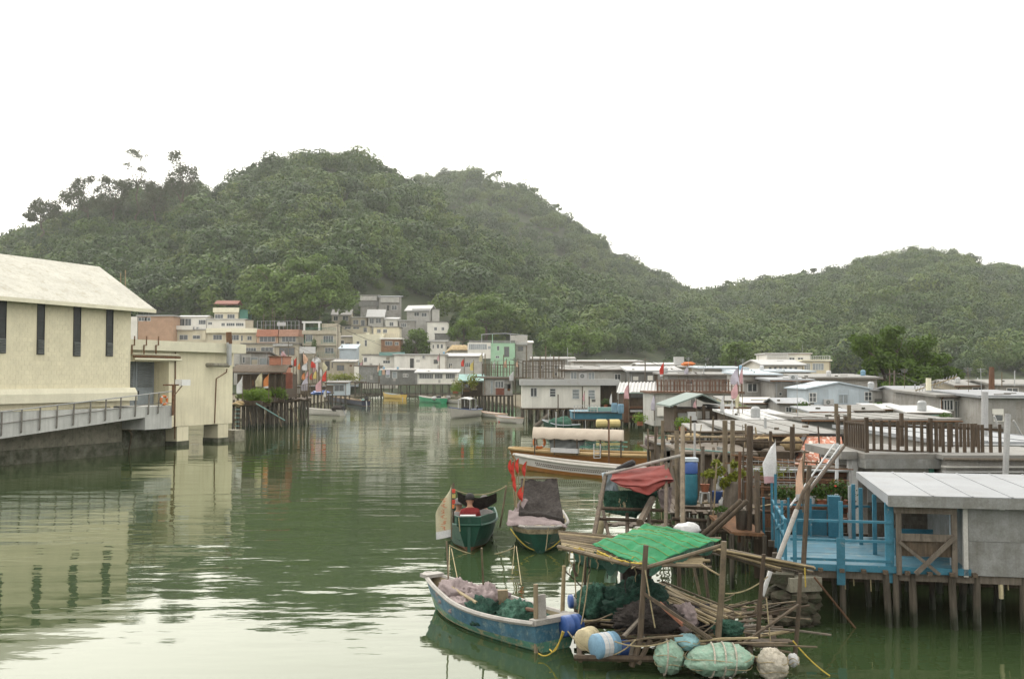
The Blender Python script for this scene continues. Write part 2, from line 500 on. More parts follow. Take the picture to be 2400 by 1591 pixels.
MDEF.update({
    'cream_wall': surf((.70, .65, .475), .85, .12, .5, streak=.38, stcol=(.38, .33, .20), bump=.01),
    'cream_tile': surf((.70, .65, .475), .8, .12, 1.2, col2=(.44, .39, .25), mix2=(.62, .85), bump=.015, bscale=9),
    'cream_trim': surf((.68, .65, .50), .8, .10, .8, streak=.2, stcol=(.4, .36, .26)),
    'pale_roof': surf((.40, .39, .34), .8, .14, .7, col2=(.27, .25, .19), mix2=(.52, .75), streak=.55, stcol=(.22, .20, .14), bump=.012),
    'grey_conc': surf((.24, .245, .235), .85, .22, 1.3, col2=(.17, .17, .155), mix2=(.42, .62), streak=.55, stcol=(.10, .09, .07), bump=.01),
    'mud_conc': surf((.26, .245, .19), .8, .25, 1.2, col2=(.12, .115, .085), mix2=(.5, .7), streak=.5, bump=.03),
    'walk_conc': surf((.48, .485, .46), .85, .14, 1.0, streak=.3, bump=.01),
    'tarp_stripe': surf((.16, .22, .06), .8, .2, 8),
    'glass_dark': surf((.022, .026, .026), .35, .3, 1.5, spec=.3, fine=0),
    'canopy_grey': surf((.20, .245, .225), .7, .15, 1.0),
    'slime_wall': surf((.16, .16, .12), .85, .3, .8, col2=(.05, .055, .035), mix2=(.4, .6), streak=.5, bump=.02),
    'dark_metal': surf((.05, .05, .048), .5, .3, 3),
    'rail_metal': surf((.16, .15, .13), .5, .3, 5, spec=.4),
    'galv': surf((.34, .35, .35), .5, .2, 2, metal=.3, spec=.4),
    'rust': surf((.16, .085, .045), .85, .35, 4, col2=(.06, .04, .03)),
    'door_grey': surf((.22, .25, .27), .6, .15, 2, streak=.2),
    'louvre': surf((.15, .16, .155), .6, .2, 3),
    'glass': surf((.055, .065, .07), .12, .3, 1.5, spec=.6, fine=0),
    'glass_pale': surf((.24, .27, .28), .15, .3, 1.5, spec=.6, fine=0),
    'win_white': surf((.62, .62, .60), .5, .1, 4),
    'win_brown': surf((.10, .065, .04), .6, .25, 4),
    'white_wall': surf((.68, .66, .60), .8, .10, .6, streak=.22, stcol=(.30, .28, .23)),
    'white_roof': surf((.40, .40, .39), .65, .08, .8, streak=0, col2=(.27, .25, .22), mix2=(.55, .8)),
    'zinc_roof': surf((.19, .185, .17), .6, .14, .6, col2=(.12, .105, .085), mix2=(.5, .75)),
    'alum_roof': surf((.245, .255, .265), .6, .12, .5, spec=.25, col2=(.20, .20, .195), mix2=(.5, .75)),
    'grey_tin': surf((.31, .30, .28), .65, .2, .7, col2=(.20, .18, .15), mix2=(.5, .75), streak=.5, stcol=(.16, .14, .11), metal=.1),
    'grey_tin_light': surf((.43, .42, .39), .6, .16, .7, col2=(.30, .28, .24), mix2=(.52, .78), streak=.42, stcol=(.22, .2, .17), metal=.1),
    'dark_tin': surf((.17, .17, .16), .7, .25, .9, streak=.4),
    'blue_tin': surf((.40, .46, .50), .6, .12, .7, streak=.25, stcol=(.25, .25, .24)),
    'tan_wall': surf((.40, .36, .28), .85, .15, .7, streak=.35),
    'salmon': surf((.42, .27, .18), .85, .15, .8, streak=.3, stcol=(.25, .2, .15)),
    'buff': surf((.57, .52, .39), .85, .12, .7, streak=.3, stcol=(.3, .26, .18)),
    'orange_tile': surf((.34, .15, .095), .8, .2, 2),
    'brown_tile': surf((.34, .19, .13), .8, .2, 2),
    'mint': surf((.34, .55, .38), .75, .12, .7, streak=.2, stcol=(.3, .4, .3)),
    'turq': surf((.17, .30, .275), .6, .15, 1.0),
    'teal_rail': surf((.07, .22, .17), .6, .25, 2),
    'red_brown': surf((.20, .07, .045), .75, .3, 2),
    'brick_brown': surf((.24, .13, .07), .85, .25, 2.0),
    'straw': surf((.36, .27, .15), .95, .35, 3, bump=.05, bscale=12, grain=(1, 1, .3)),
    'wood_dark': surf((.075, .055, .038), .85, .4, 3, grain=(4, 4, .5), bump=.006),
    'wood_mid': surf((.095, .072, .05), .85, .4, 3, grain=(4, 4, .5), col2=(.06, .05, .04), bump=.006),
    'wood_grey': surf((.135, .115, .092), .85, .35, 3, grain=(4, 4, .5), col2=(.09, .075, .06), bump=.006),
    'wood_red': surf((.125, .066, .04), .8, .35, 3, grain=(4, 4, .5)),
    'wood_pale': surf((.25, .20, .13), .8, .3, 3, grain=(4, 4, .5)),
    'bamboo': surf((.27, .215, .125), .65, .35, 3, col2=(.14, .11, .07), mix2=(.55, .75)),
    'bamboo_old': surf((.15, .118, .078), .75, .4, 3, col2=(.08, .065, .05), mix2=(.5, .7)),
    'stilt_wood': tidal((.085, .072, .055)),
    'stilt_plain': surf((.045, .038, .028), .85, .4, 2, grain=(3, 3, .4), col2=(.045, .045, .03), mix2=(.45, .6)),
    'white_paint': surf((.46, .46, .45), .5, .12, 3, col2=(.4, .38, .34), mix2=(.64, .8)),
    'white_pipe': surf((.34, .34, .335), .45, .12, 3),
    'blue_paint': surf((.040, .15, .21), .6, .18, 3, col2=(.20, .23, .23), mix2=(.60, .68)),
    'blue_floor': surf((.075, .18, .24), .5, .25, 1.6, col2=(.15, .21, .23), mix2=(.52, .62), streak=.25, stcol=(.05, .09, .1)),
    'blue_panel': surf((.028, .12, .17), .6, .15, 2),
    'hull_blue': surf((.045, .125, .185), .6, .35, 3.5, col2=(.19, .25, .24), mix2=(.52, .68), streak=.2, stcol=(.3, .34, .28)),
    'hull_base': surf((.075, .20, .145), .6, .3, 3, col2=(.32, .29, .17), mix2=(.5, .62)),
    'hull_green': surf((.011, .055, .036), .5, .3, 3, col2=(.10, .13, .10), mix2=(.6, .75)),
    'hull_green_bright': surf((.02, .24, .11), .5, .2, 3),
    'hull_rust': surf((.20, .10, .06), .7, .3, 3),
    'hull_white': surf((.42, .40, .36), .5, .1, 3, streak=.15, stcol=(.35, .3, .22)),
    'hull_yellow': surf((.50, .33, .07), .55, .15, 3),
    'hull_orange': surf((.24, .105, .025), .6, .2, 2, streak=.25, stcol=(.18, .08, .03)),
    'hull_navy': surf((.03, .035, .06), .5, .3, 3),
    'boat_deck': surf((.40, .28, .13), .65, .2, 2),
    'boat_wood': surf((.28, .235, .15), .8, .25, 3, grain=(.6, 4, 4), col2=(.12, .09, .06), mix2=(.5, .7)),
    'gunwale': surf((.30, .285, .26), .7, .2, 4, col2=(.22, .2, .18), mix2=(.55, .75)),
    'tarp_green': surf((.018, .23, .085), .7, .25, 2.5, trans=.25, spec=.3, bump=.01, bscale=6),
    'tarp_red': surf((.20, .042, .034), .75, .22, 2.5, trans=.12, bump=.012, bscale=7),
    'net_green': surf((.045, .115, .08), .9, .5, 9, bump=.05, bscale=45, fine=.35),
    'net_dkgreen': surf((.02, .06, .042), .9, .5, 9, bump=.05, bscale=45, fine=.35),
    'net_dark': surf((.045, .038, .034), .9, .5, 9, bump=.04, bscale=45, fine=.35),
    'cloth_mauve': surf((.24, .195, .19), .9, .2, 3, bump=.015, bscale=14, col2=(.19, .15, .15), mix2=(.55, .75)),
    'bag_green': surf((.25, .38, .29), .55, .18, 4, trans=.12, col2=(.34, .39, .31), mix2=(.5, .7), bump=.035, bscale=16),
    'bag_white': surf((.36, .33, .27), .8, .25, 6, col2=(.26, .22, .15), mix2=(.55, .72), bump=.03, bscale=16),
    'bag_blue': surf((.22, .38, .40), .6, .2, 4),
    'drum_blue': surf((.035, .085, .26), .45, .2, 3, spec=.4),
    'drum_ltblue': surf((.16, .28, .38), .5, .2, 3),
    'drum_teal': surf((.03, .15, .20), .5, .2, 3),
    'drum_cream': surf((.44, .38, .24), .6, .25, 4),
    'tank_yellow': surf((.55, .45, .20), .55, .15, 3),
    'terracotta': surf((.30, .11, .06), .85, .2, 4),
    'plastic_white': surf((.46, .46, .455), .4, .1, 3),
    'black_rubber': surf((.02, .02, .02), .6, .3, 4),
    'rope': surf((.30, .25, .15), .9, .3, 20),
    'rope_yellow': surf((.45, .33, .06), .85, .3, 20),
    'red_plastic': surf((.50, .05, .03), .6, .15, 3),
    'orange_plastic': surf((.55, .17, .05), .6, .15, 3),
    'tile_mottle': surf((.36, .14, .085), .85, .25, 3, col2=(.55, .50, .44), mix2=(.5, .6)),
    'canvas_cream': surf((.42, .36, .29), .8, .1, 1.5, trans=.15, col2=(.36, .26, .2), mix2=(.6, .85)),
    'check_white': surf((.42, .40, .37), .6, .1, 3),
    'rock': surf((.065, .056, .04), .9, .4, 3, col2=(.045, .05, .03), mix2=(.45, .6), bump=.05, bscale=8),
    'skin': surf((.36, .20, .13), .6, .1, 4),
    'shirt_red': surf((.20, .025, .025), .9, .2, 8),
    'shirt_grey': surf((.22, .21, .20), .9, .2, 8),
    'shirt_dark': surf((.03, .03, .035), .9, .2, 8),
    'hat_dark': surf((.035, .033, .032), .85, .2, 8),
    'hat_grey': surf((.13, .12, .115), .85, .2, 8),
    'bark': surf((.09, .07, .05), .95, .35, 3, grain=(3, 3, .4), bump=.03),
    'bark_pale': surf((.20, .17, .14), .95, .3, 3, grain=(3, 3, .4)),
    'soil': surf((.13, .10, .065), .95, .3, .4, col2=(.07, .085, .04), mix2=(.45, .65), bump=.05, bscale=2),
    'hill_ground': surf((.035, .045, .022), .95, .3, .05, col2=(.06, .065, .03), mix2=(.5, .7)),
    'lamp_white': surf((.66, .66, .64), .4, .1, 3),
    'fl_white': surf((.66, .66, .66), .8, .1, 3, trans=.3),
    'fl_pink': surf((.62, .40, .42), .8, .1, 3, trans=.3),
    'fl_lilac': surf((.58, .55, .62), .8, .1, 3, trans=.3),
    'fl_red': surf((.60, .07, .05), .8, .1, 3, trans=.3),
    'fl_orange': surf((.66, .28, .10), .8, .1, 3, trans=.3),
    'fl_yellow': surf((.64, .52, .18), .8, .1, 3, trans=.3),
    'fl_cream': surf((.62, .58, .42), .8, .1, 3, trans=.3),
    'fl_peach': surf((.66, .46, .34), .8, .1, 3, trans=.3),
    'ink_red': surf((.50, .16, .08), .8, .1, 3),
    'leaf_hill': leafmat([(.008, .022, .003), (.022, .052, .006), (.048, .092, .010), (.095, .135, .018)], .12, .03),
    'leaf_banyan': leafmat([(.045, .085, .012), (.082, .138, .020), (.135, .205, .032), (.20, .27, .048)], .15, .12, .2),
    'leaf_mangrove': leafmat([(.042, .080, .010), (.082, .140, .016), (.135, .205, .023), (.19, .26, .034)], .3, .3, .2),
    'leaf_casuarina': leafmat([(.045, .055, .024), (.07, .082, .034), (.10, .11, .05)], .3, .2, .2),
    'leaf_bush': leafmat([(.08, .14, .015), (.16, .25, .025), (.28, .36, .045)], .3, 2.0, .3),
    'leaf_vine': leafmat([(.10, .12, .015), (.20, .22, .03), (.30, .30, .05)], .35, 3.0, .3),
    'leaf_pot': leafmat([(.03, .06, .012), (.06, .11, .02), (.10, .15, .03)], .3, 3.0, .3),
})
# ------------------------------------------------------------------ water
def water_mat(name):
    m, nt = newmat(name)
    tc = nd(nt, 'ShaderNodeTexCoord')
    pos = tc.outputs['Object']

    def nz(scale, stretch, det, rough=.5):
        mp = nd(nt, 'ShaderNodeMapping', {0: pos})
        mp.inputs['Scale'].default_value = stretch
        return nd(nt, 'ShaderNodeTexNoise', {0: mp.outputs[0], 'Scale': scale, 'Detail': det, 'Roughness': rough}).outputs[0]
    # long wavelets crossing the channel, small chop, and broad patches where the breeze touches the surface
    w1 = nz(.55, (.45, 1.25, 1), 2.0, .45)
    w2 = nz(2.6, (.6, 1.3, 1), 2.0)
    patch = ramp(nt, nz(.045, (.8, 1.3, 1), 3.0), .42, .66)
    sx = nd(nt, 'ShaderNodeSeparateXYZ', {0: pos})
    # a breeze line ruffles the middle of the channel
    br = nd(nt, 'ShaderNodeMath', {0: ramp(nt, sx.outputs[1], 22, 30), 1: nd(nt, 'ShaderNodeMath', {0: 1.0, 1: ramp(nt, sx.outputs[1], 38, 58)}, operation='SUBTRACT').outputs[0]}, operation='MULTIPLY').outputs[0]
    pb_ = nd(nt, 'ShaderNodeMath', {0: br, 1: .6, 2: patch}, operation='MULTIPLY_ADD').outputs[0]
    k = nd(nt, 'ShaderNodeMapRange', {0: pb_, 3: .2, 4: 1.0}).outputs[0]
    a = nd(nt, 'ShaderNodeMath', {0: w1, 1: .050}, operation='MULTIPLY').outputs[0]
    b = nd(nt, 'ShaderNodeMath', {0: w2, 1: .006, 2: a}, operation='MULTIPLY_ADD').outputs[0]
    h = nd(nt, 'ShaderNodeMath', {0: b, 1: k}, operation='MULTIPLY').outputs[0]
    bp = nd(nt, 'ShaderNodeBump', {'Height': h, 'Strength': 1.0, 'Distance': 1.0})
    body = mixc(nt, nz(.05, (1, 1, 1), 3.0), (.027, .046, .018), (.036, .055, .022))
    dif = nd(nt, 'ShaderNodeBsdfDiffuse', {0: body})
    gl = nd(nt, 'ShaderNodeBsdfGlossy', {0: (.97, .97, .90, 1), 'Roughness': .035, 'Normal': bp.outputs[0]})
    fr = nd(nt, 'ShaderNodeFresnel', {'IOR': 1.72, 'Normal': bp.outputs[0]})
    mx = nd(nt, 'ShaderNodeMixShader', {0: fr.outputs[0], 1: dif.outputs[0], 2: gl.outputs[0]})
    nd(nt, 'ShaderNodeOutputMaterial', {0: mx.outputs[0]})
    return m


MDEF['water'] = water_mat
G().add([(-1500, -80, 0), (1500, -80, 0), (1500, 2600, 0), (-1500, 2600, 0)], [(0, 1, 2, 3)]).build('water', 'water', kind='structure')


def bank(name, wl_pts, far, z=.22):
    """mud bank: shoreline given as water-line pixels, closed off by far points"""
    g = G()
    pts = [Wz(x, y, 0).xy for x, y in wl_pts] + [Vector(p) for p in far]
    n = len(pts)
    g.add([(p.x, p.y, z) for p in pts] + [(p.x, p.y, -1.5) for p in pts], [list(range(n))] + [[i, (i + 1) % n, n + (i + 1) % n, n + i] for i in range(n)])
    return g.build(name, 'soil', kind='structure')


bank('mud_bank_right', [(2750, 1060), (2300, 1050), (1960, 1040), (1720, 1020), (1600, 1000), (1420, 976), (1235, 958), (1120, 936), (1010, 930), (892, 927)], [(-40, 480), (500, 480), (500, 60)])
bank('mud_bank_left', [(890, 927), (800, 933), (700, 955), (560, 985), (330, 1000), (250, 1003)], [(-90, 90), (-260, 300), (-260, 480), (-41, 480)], .2)

# ------------------------------------------------------------------ hills
def lerp_list(pts, x):
    if x <= pts[0][0]:
        return pts[0][1]
    for (x0, y0), (x1, y1) in zip(pts, pts[1:]):
        if x <= x1:
            t = (x - x0) / (x1 - x0)
            t = t * t * (3 - 2 * t) * .4 + t * .6
            return y0 + (y1 - y0) * t
    return pts[-1][1]


class Hill:
    def __init__(s, name, sky_pts, dr, df, zf, drop, x0, x1, pw=1.1, seed=1, amp=.10):
        s.sky, s.dr, s.df, s.zf, s.drop, s.pw, s.seed, s.amp, s.x0, s.x1 = sky_pts, dr, df, zf, drop, pw, seed, amp, x0, x1
        g = G()
        nu, nv = 110, 44
        g.grid(lambda u, v: s.pt(x0 + (x1 - x0) * u, v * 1.35), nu, nv)
        o = g.build(name, 'hill_ground', kind='structure', smooth=True)

    def pt(s, px, t):
        zr = P(px, lerp_list(s.sky, px), s.dr).z - s.drop
        d = s.df + (s.dr - s.df) * t
        if t <= 1:
            z = s.zf + (zr - s.zf) * t ** s.pw
            n = mnoise.noise(Vector((px / 140.0, t * 1.6, s.seed))) + .5 * mnoise.noise(Vector((px / 60.0, t * 4.0, s.seed + 5)))
            z += (zr - s.zf) * s.amp * n * 4 * t * (1 - t)
        else:
            z = s.zf + (zr - s.zf) * (1 - (t - 1) * 1.6)
        return Vector(((px - 1200) / FPX * d, d, z))


SKY_MAIN = [(-500, 640), (-200, 590), (0, 560), (110, 535), (230, 500), (400, 466), (480, 452), (550, 415), (640, 376), (705, 358), (780, 356), (830, 364), (880, 392), (930, 432), (985, 450),
            (1025, 480), (1100, 535), (1175, 592), (1350, 660), (1500, 718), (1660, 770), (1850, 815), (2000, 850), (2300, 870)]
SKY_FAR = [(500, 520), (800, 450), (960, 422), (1000, 408), (1060, 394), (1110, 399), (1160, 414), (1220, 438), (1300, 486), (1400, 556), (1480, 602), (1560, 646), (1620, 676), (1700, 700), (1900, 740), (2200, 790)]
SKY_RIGHT = [(1300, 745), (1500, 705), (1660, 684), (1720, 670), (1800, 656), (1900, 645), (1960, 626), (2020, 606), (2080, 598), (2140, 588), (2200, 584), (2260, 600), (2330, 624), (2400, 636), (2600, 650), (2900, 690)]
HM = Hill('hill_main', SKY_MAIN, 620, 318, .6, 7, -450, 2300, 1.08, 1)
HF = Hill('hill_far', SKY_FAR, 980, 560, 10, 8, 500, 2200, 1.15, 2)
HR = Hill('hill_right', SKY_RIGHT, 900, 380, .6, 8, 1300, 2900, 1.2, 3)


def topix(p):
    q = p - Vector((0, 0, EYE))
    fz = q.y * CP + q.z * SP
    return 1200 + q.x / fz * FPX, 795.5 - (q.z * CP - q.y * SP) / fz * FPX


CLEAR = [(-500, 2000), (290, 2000), (300, 752), (560, 752), (570, 770), (700, 770), (760, 745), (780, 712), (840, 694), (1010, 705), (1050, 745), (1090, 792), (1240, 800), (1260, 832), (2300, 845), (2900, 850)]


def crown_proto(seed, kind):
    rng = random.Random(seed)
    g = G()
    if kind == 0:
        lob = [(Vector((rng.uniform(-.5, .5), rng.uniform(-.5, .5), rng.uniform(-.1, .45))), rng.uniform(.4, .62)) for _ in range(6)]
    elif kind == 1:
        lob = [(Vector((rng.uniform(-.28, .28), rng.uniform(-.28, .28), -.3 + .28 * i)), .55 - .06 * i) for i in range(5)]
    else:
        lob = [(Vector((.6 * cos(i * 1.26), .6 * sin(i * 1.26), rng.uniform(0, .25))), rng.uniform(.38, .5)) for i in range(5)] + [(Vector((0, 0, .3)), .5)]
    g.leaves((0, 0, .35), (1, 1, .85), 900, .07, rng, lob, .45, .86, .8, .38)
    me_o = g.build('crown_proto', 'leaf_hill')
    COL.objects.unlink(me_o)
    return me_o


PROTO = bpy.data.collections.new('crown_kinds')
for i, k in enumerate((0, 0, 1, 2, 2, 0)):
    PROTO.objects.link(crown_proto(100 + i, k))


def forest(name, pts, label=None):
    """one mass of woodland: points carry scale, turn and crown kind"""
    me = bpy.data.meshes.new(name)
    me.from_pydata([tuple(p[0]) for p in pts], [], [])
    for an, ty, k in (('sc', 'FLOAT', 1), ('rz', 'FLOAT', 2), ('ix', 'INT', 3)):
        at = me.attributes.new(an, ty, 'POINT')
        at.data.foreach_set('value', [p[k] for p in pts])
    o = bpy.data.objects.new(name, me)
    COL.objects.link(o)
    o['kind'] = 'stuff'
    ng = bpy.data.node_groups.new(name, 'GeometryNodeTree')
    ng.interface.new_socket('Geometry', in_out='INPUT', socket_type='NodeSocketGeometry')
    ng.interface.new_socket('Geometry', in_out='OUTPUT', socket_type='NodeSocketGeometry')
    N = ng.nodes
    gi, go = N.new('NodeGroupInput'), N.new('NodeGroupOutput')
    ip, ci = N.new('GeometryNodeInstanceOnPoints'), N.new('GeometryNodeCollectionInfo')
    ci.inputs['Collection'].default_value = PROTO
    ci.inputs['Separate Children'].default_value = True
    ci.inputs['Reset Children'].default_value = True
    ip.inputs['Pick Instance'].default_value = True

    def attr(an, ty):
        a = N.new('GeometryNodeInputNamedAttribute')
        a.data_type = ty
        a.inputs['Name'].default_value = an
        return a.outputs[0]
    cx = N.new('ShaderNodeCombineXYZ')
    L = ng.links
    L.new(attr('rz', 'FLOAT'), cx.inputs[2])
    L.new(gi.outputs[0], ip.inputs['Points'])
    L.new(ci.outputs[0], ip.inputs['Instance'])
    L.new(attr('ix', 'INT'), ip.inputs['Instance Index'])
    L.new(cx.outputs[0], ip.inputs['Rotation'])
    L.new(attr('sc', 'FLOAT'), ip.inputs['Scale'])
    L.new(ip.outputs[0], go.inputs[0])
    md = o.modifiers.new('wood', 'NODES')
    md.node_group = ng
    return o


def hill_points(H, n, seed, smin, smax, x0, x1, keep):
    rng = random.Random(seed)
    pts = []
    while len(pts) < n:
        px = rng.uniform(x0, x1)
        t = rng.random() ** .85 * 1.06
        p = H.pt(px, t)
        if rng.random() > p.y / (H.dr * 1.06):
            continue
        x, y = topix(p)
        if not keep(x, y, t):
            n -= 1 if rng.random() < .5 else 0
            continue
        s = smin + (smax - smin) * rng.random() ** 1.8
        big = mnoise.noise(Vector((p.x / 26, p.y / 26, 3.3)))
        s *= 1 + .35 * big
        pts.append((p + Vector((0, 0, s * .25)), s, rng.uniform(0, 6.28), rng.choice((0, 1, 2, 3, 4, 5, 3, 4)) % 6))
    return pts


keepm = lambda x, y, t: y < lerp_list(CLEAR, x)
_pm = hill_points(HM, 4200, 11, 2.8, 11.5, -430, 2100, keepm)
_rg = random.Random(91)
for _ in range(260):                      # taller wood along the left shoulder
    _x = _rg.uniform(70, 480)
    _p = HM.pt(_x, _rg.uniform(.82, 1.0))
    _s = _rg.uniform(6.5, 11) * (1 - .35 * abs(_x - 300) / 230)
    _pm.append((_p + Vector((0, 0, _s * _rg.uniform(.3, 1.35))), _s * .75, _rg.uniform(0, 6.28), 2 if _rg.random() < .6 else 0))
forest('forest_main_hill', _pm)
forest('forest_far_hill', hill_points(HF, 2500, 12, 3.6, 10.5, 820, 1900, lambda x, y, t: t > .3))
forest('forest_right_hill', hill_points(HR, 4300, 13, 3.4, 11.0, 1480, 2800, lambda x, y, t: y < 884))


# ------------------------------------------------------------------ single trees
def limb(g, p, q, r0, r1, rng, n=5, wob=.06):
    p, q = Vector(p), Vector(q)
    L = (q - p).length
    g.tube([p.lerp(q, i / n) + Vector((rng.gauss(0, wob * L), rng.gauss(0, wob * L), 0)) * (1 if 0 < i < n else 0) for i in range(n + 1)], r0, r1, 6)


def tree(name, label, base, h, lobes, leafn, leafs, mat, trunk=.5, bark='bark', group=None, seed=1, asp=.6, shell=.55, spread=1.0):
    """lobes: (dx, dy, z, rx, rz) crown clumps in metres from the base"""
    rng = random.Random(seed)
    root = T(name, label, 'tree', base, 0, group)
    g = G()
    fork = Vector((0, 0, min(l[2] - l[4] for l in lobes) * .75 + .1 * h))
    limb(g, (0, 0, -1.5), fork, trunk, trunk * .75, rng)
    for dx, dy, z, rx, rz in lobes:
        limb(g, fork, (dx, dy, z), trunk * .6, trunk * .2, rng)
        for _ in range(3):
            w = rng.uniform(0, 6.28)
            limb(g, Vector((dx, dy, z)).lerp(fork, .3), (dx + rx * .7 * cos(w), dy + rx * .7 * sin(w), z + rz * rng.uniform(.1, .7)), trunk * .18, trunk * .05, rng, 3)
    g.build('trunk', bark, root)
    c = G()
    tot = sum(l[3] * l[3] for l in lobes)
    for dx, dy, z, rx, rz in lobes:
        sub = [(Vector((rng.uniform(-.6, .6), rng.uniform(-.6, .6), rng.uniform(-.5, .6))), spread * rng.uniform(.3, .55)) for _ in range(9)]
        c.leaves((dx, dy, z), (rx, rx, rz), int(leafn * rx * rx / tot), leafs, rng, sub, .4, shell, asp)
    c.build('crown', mat, root)
    return root


def tree_px(name, label, d, base_px, lobes_px, leafn, leafs, mat, **k):
    """lobes given as pixel ellipses (cx, cy, rx, ry, depth offset)"""
    b = P(base_px[0], base_px[1], d)
    s = d / FPX
    lob = []
    for cx, cy, rx, ry, dy in lobes_px:
        q = P(cx, cy, d)
        lob.append((q.x - b.x, dy, q.z - b.z, rx * s, ry * s))
    return tree(name, label, b, max(l[2] + l[4] for l in lob), lob, leafn, leafs, mat, **k)


tree_px('banyan_tree', 'huge light green spreading tree behind the hillside houses', 352, (705, 770),
        [(700, 640, 70, 45, 0), (640, 660, 60, 45, 2), (765, 655, 60, 45, 2), (600, 700, 45, 45, 0), (800, 700, 42, 45, 0), (700, 700, 80, 55, -6), (655, 720, 60, 40, -8), (755, 720, 60, 40, -8), (730, 620, 45, 28, 0), (585, 735, 35, 28, -3)],
        20000, .62, 'leaf_banyan', trunk=1.5, seed=5)
tree_px('mangrove_tree', 'dark olive bushy tree rising behind the pale blue gabled house', 152, (2105, 948),
        [(2022, 812, 38, 36, 0), (2100, 790, 42, 34, 0), (2150, 820, 45, 38, -1), (2195, 855, 42, 34, -1), (2080, 850, 50, 42, -1), (2140, 880, 60, 38, -2), (2035, 862, 32, 34, 0), (2095, 905, 45, 32, -2), (2225, 880, 30, 28, 0), (2050, 905, 34, 30, 0), (2120, 820, 50, 45, 3), (2070, 820, 40, 40, 3), (2160, 860, 50, 40, 3)],
        26000, .27, 'leaf_mangrove', trunk=.5, seed=6)
tree_px('round_tree', 'round bright green tree beyond the grey rooftops', 300, (1725, 862), [(1725, 832, 38, 30, 0), (1705, 845, 26, 22, 0), (1748, 845, 26, 22, 0), (1725, 812, 24, 16, 0)], 2600, .42, 'leaf_banyan', trunk=.4, seed=7)
tree_px('courtyard_tree', 'dark bushy tree beside the cream and brown houses', 345, (975, 836), [(975, 800, 34, 26, 0), (955, 812, 24, 22, 0), (998, 812, 22, 20, 0), (975, 782, 24, 14, 0)], 2600, .45, 'leaf_mangrove', trunk=.5, seed=8)
tree_px('hillside_tree', 'dense green tree right of the mint green house', 340, (1330, 845), [(1330, 780, 50, 30, 0), (1290, 800, 38, 32, 0), (1375, 800, 38, 32, 0), (1330, 815, 55, 30, -2)], 4200, .5, 'leaf_banyan', trunk=.6, seed=9)
tree_px('orchard_tree', 'yellowish green tree above the mint green house', 372, (1140, 790), [(1140, 710, 42, 26, 0), (1110, 730, 34, 26, 0), (1172, 732, 34, 26, 0), (1135, 750, 45, 26, -2)], 3600, .55, 'leaf_banyan', trunk=.6, seed=10)
tree_px('shrub_tree', 'dark green tree between the white house and the mint house', 356, (1085, 822), [(1090, 765, 32, 24, 0), (1065, 780, 26, 22, 0), (1115, 785, 26, 22, 0)], 2200, .5, 'leaf_mangrove', trunk=.4, seed=14)
# casuarinas on the left skyline
for i, (nm, lb, bx, lobes, tk) in enumerate([
    ('casuarina_tree', 'tall feathery tree with two crowns, rightmost on the left skyline', (425, 520), [(425, 385, 30, 30, 0), (400, 420, 22, 26, 0), (432, 425, 26, 30, 0), (452, 415, 16, 26, 0), (415, 455, 26, 26, 0), (448, 448, 18, 22, 0)], .5),
    ('casuarina_tree', 'tall thin see-through tree standing highest on the left skyline', (322, 520), [(310, 362, 24, 12, 0), (335, 372, 16, 12, 0), (300, 392, 16, 10, 0), (338, 402, 18, 10, 0), (318, 430, 22, 14, 0)], .35),
    ('casuarina_tree', 'leaning feathery tree with curled top, mid left skyline', (205, 540), [(190, 440, 24, 22, 0), (212, 425, 12, 14, 0), (175, 465, 28, 22, 0), (205, 480, 30, 24, 0), (150, 470, 22, 20, 0)], .4),
    ('casuarina_tree', 'broad feathery tree left of the thin see-through tree', (265, 530), [(255, 432, 20, 16, 0), (245, 455, 26, 20, 0), (285, 440, 22, 20, 0), (300, 450, 22, 24, 0), (260, 480, 36, 24, 0)], .4),
    ('casuarina_tree', 'dense feathery tree between the thin tree and the twin-crowned tree', (360, 530), [(345, 440, 22, 24, 0), (365, 452, 22, 24, 0), (385, 446, 16, 26, 0), (355, 480, 34, 24, 0)], .4),
    ('casuarina_tree', 'lowest ragged feathery tree at the far left of the skyline', (95, 570), [(92, 480, 12, 16, 0), (75, 500, 16, 16, 0), (110, 505, 20, 18, 0), (70, 515, 16, 10, 0), (130, 500, 20, 22, 0)], .35),
]):
    tree_px(nm, lb, 560, bx, [(a, b - 4, c * 1.25, e * 1.2, f) for a, b, c, e, f in lobes], 2200 if i == 1 else 6500, .62 if i != 1 else .5, 'leaf_casuarina', trunk=tk * 1.7, bark='bark', group='feathery trees on the left skyline', seed=20 + i, asp=.4, shell=.05, spread=1.5)
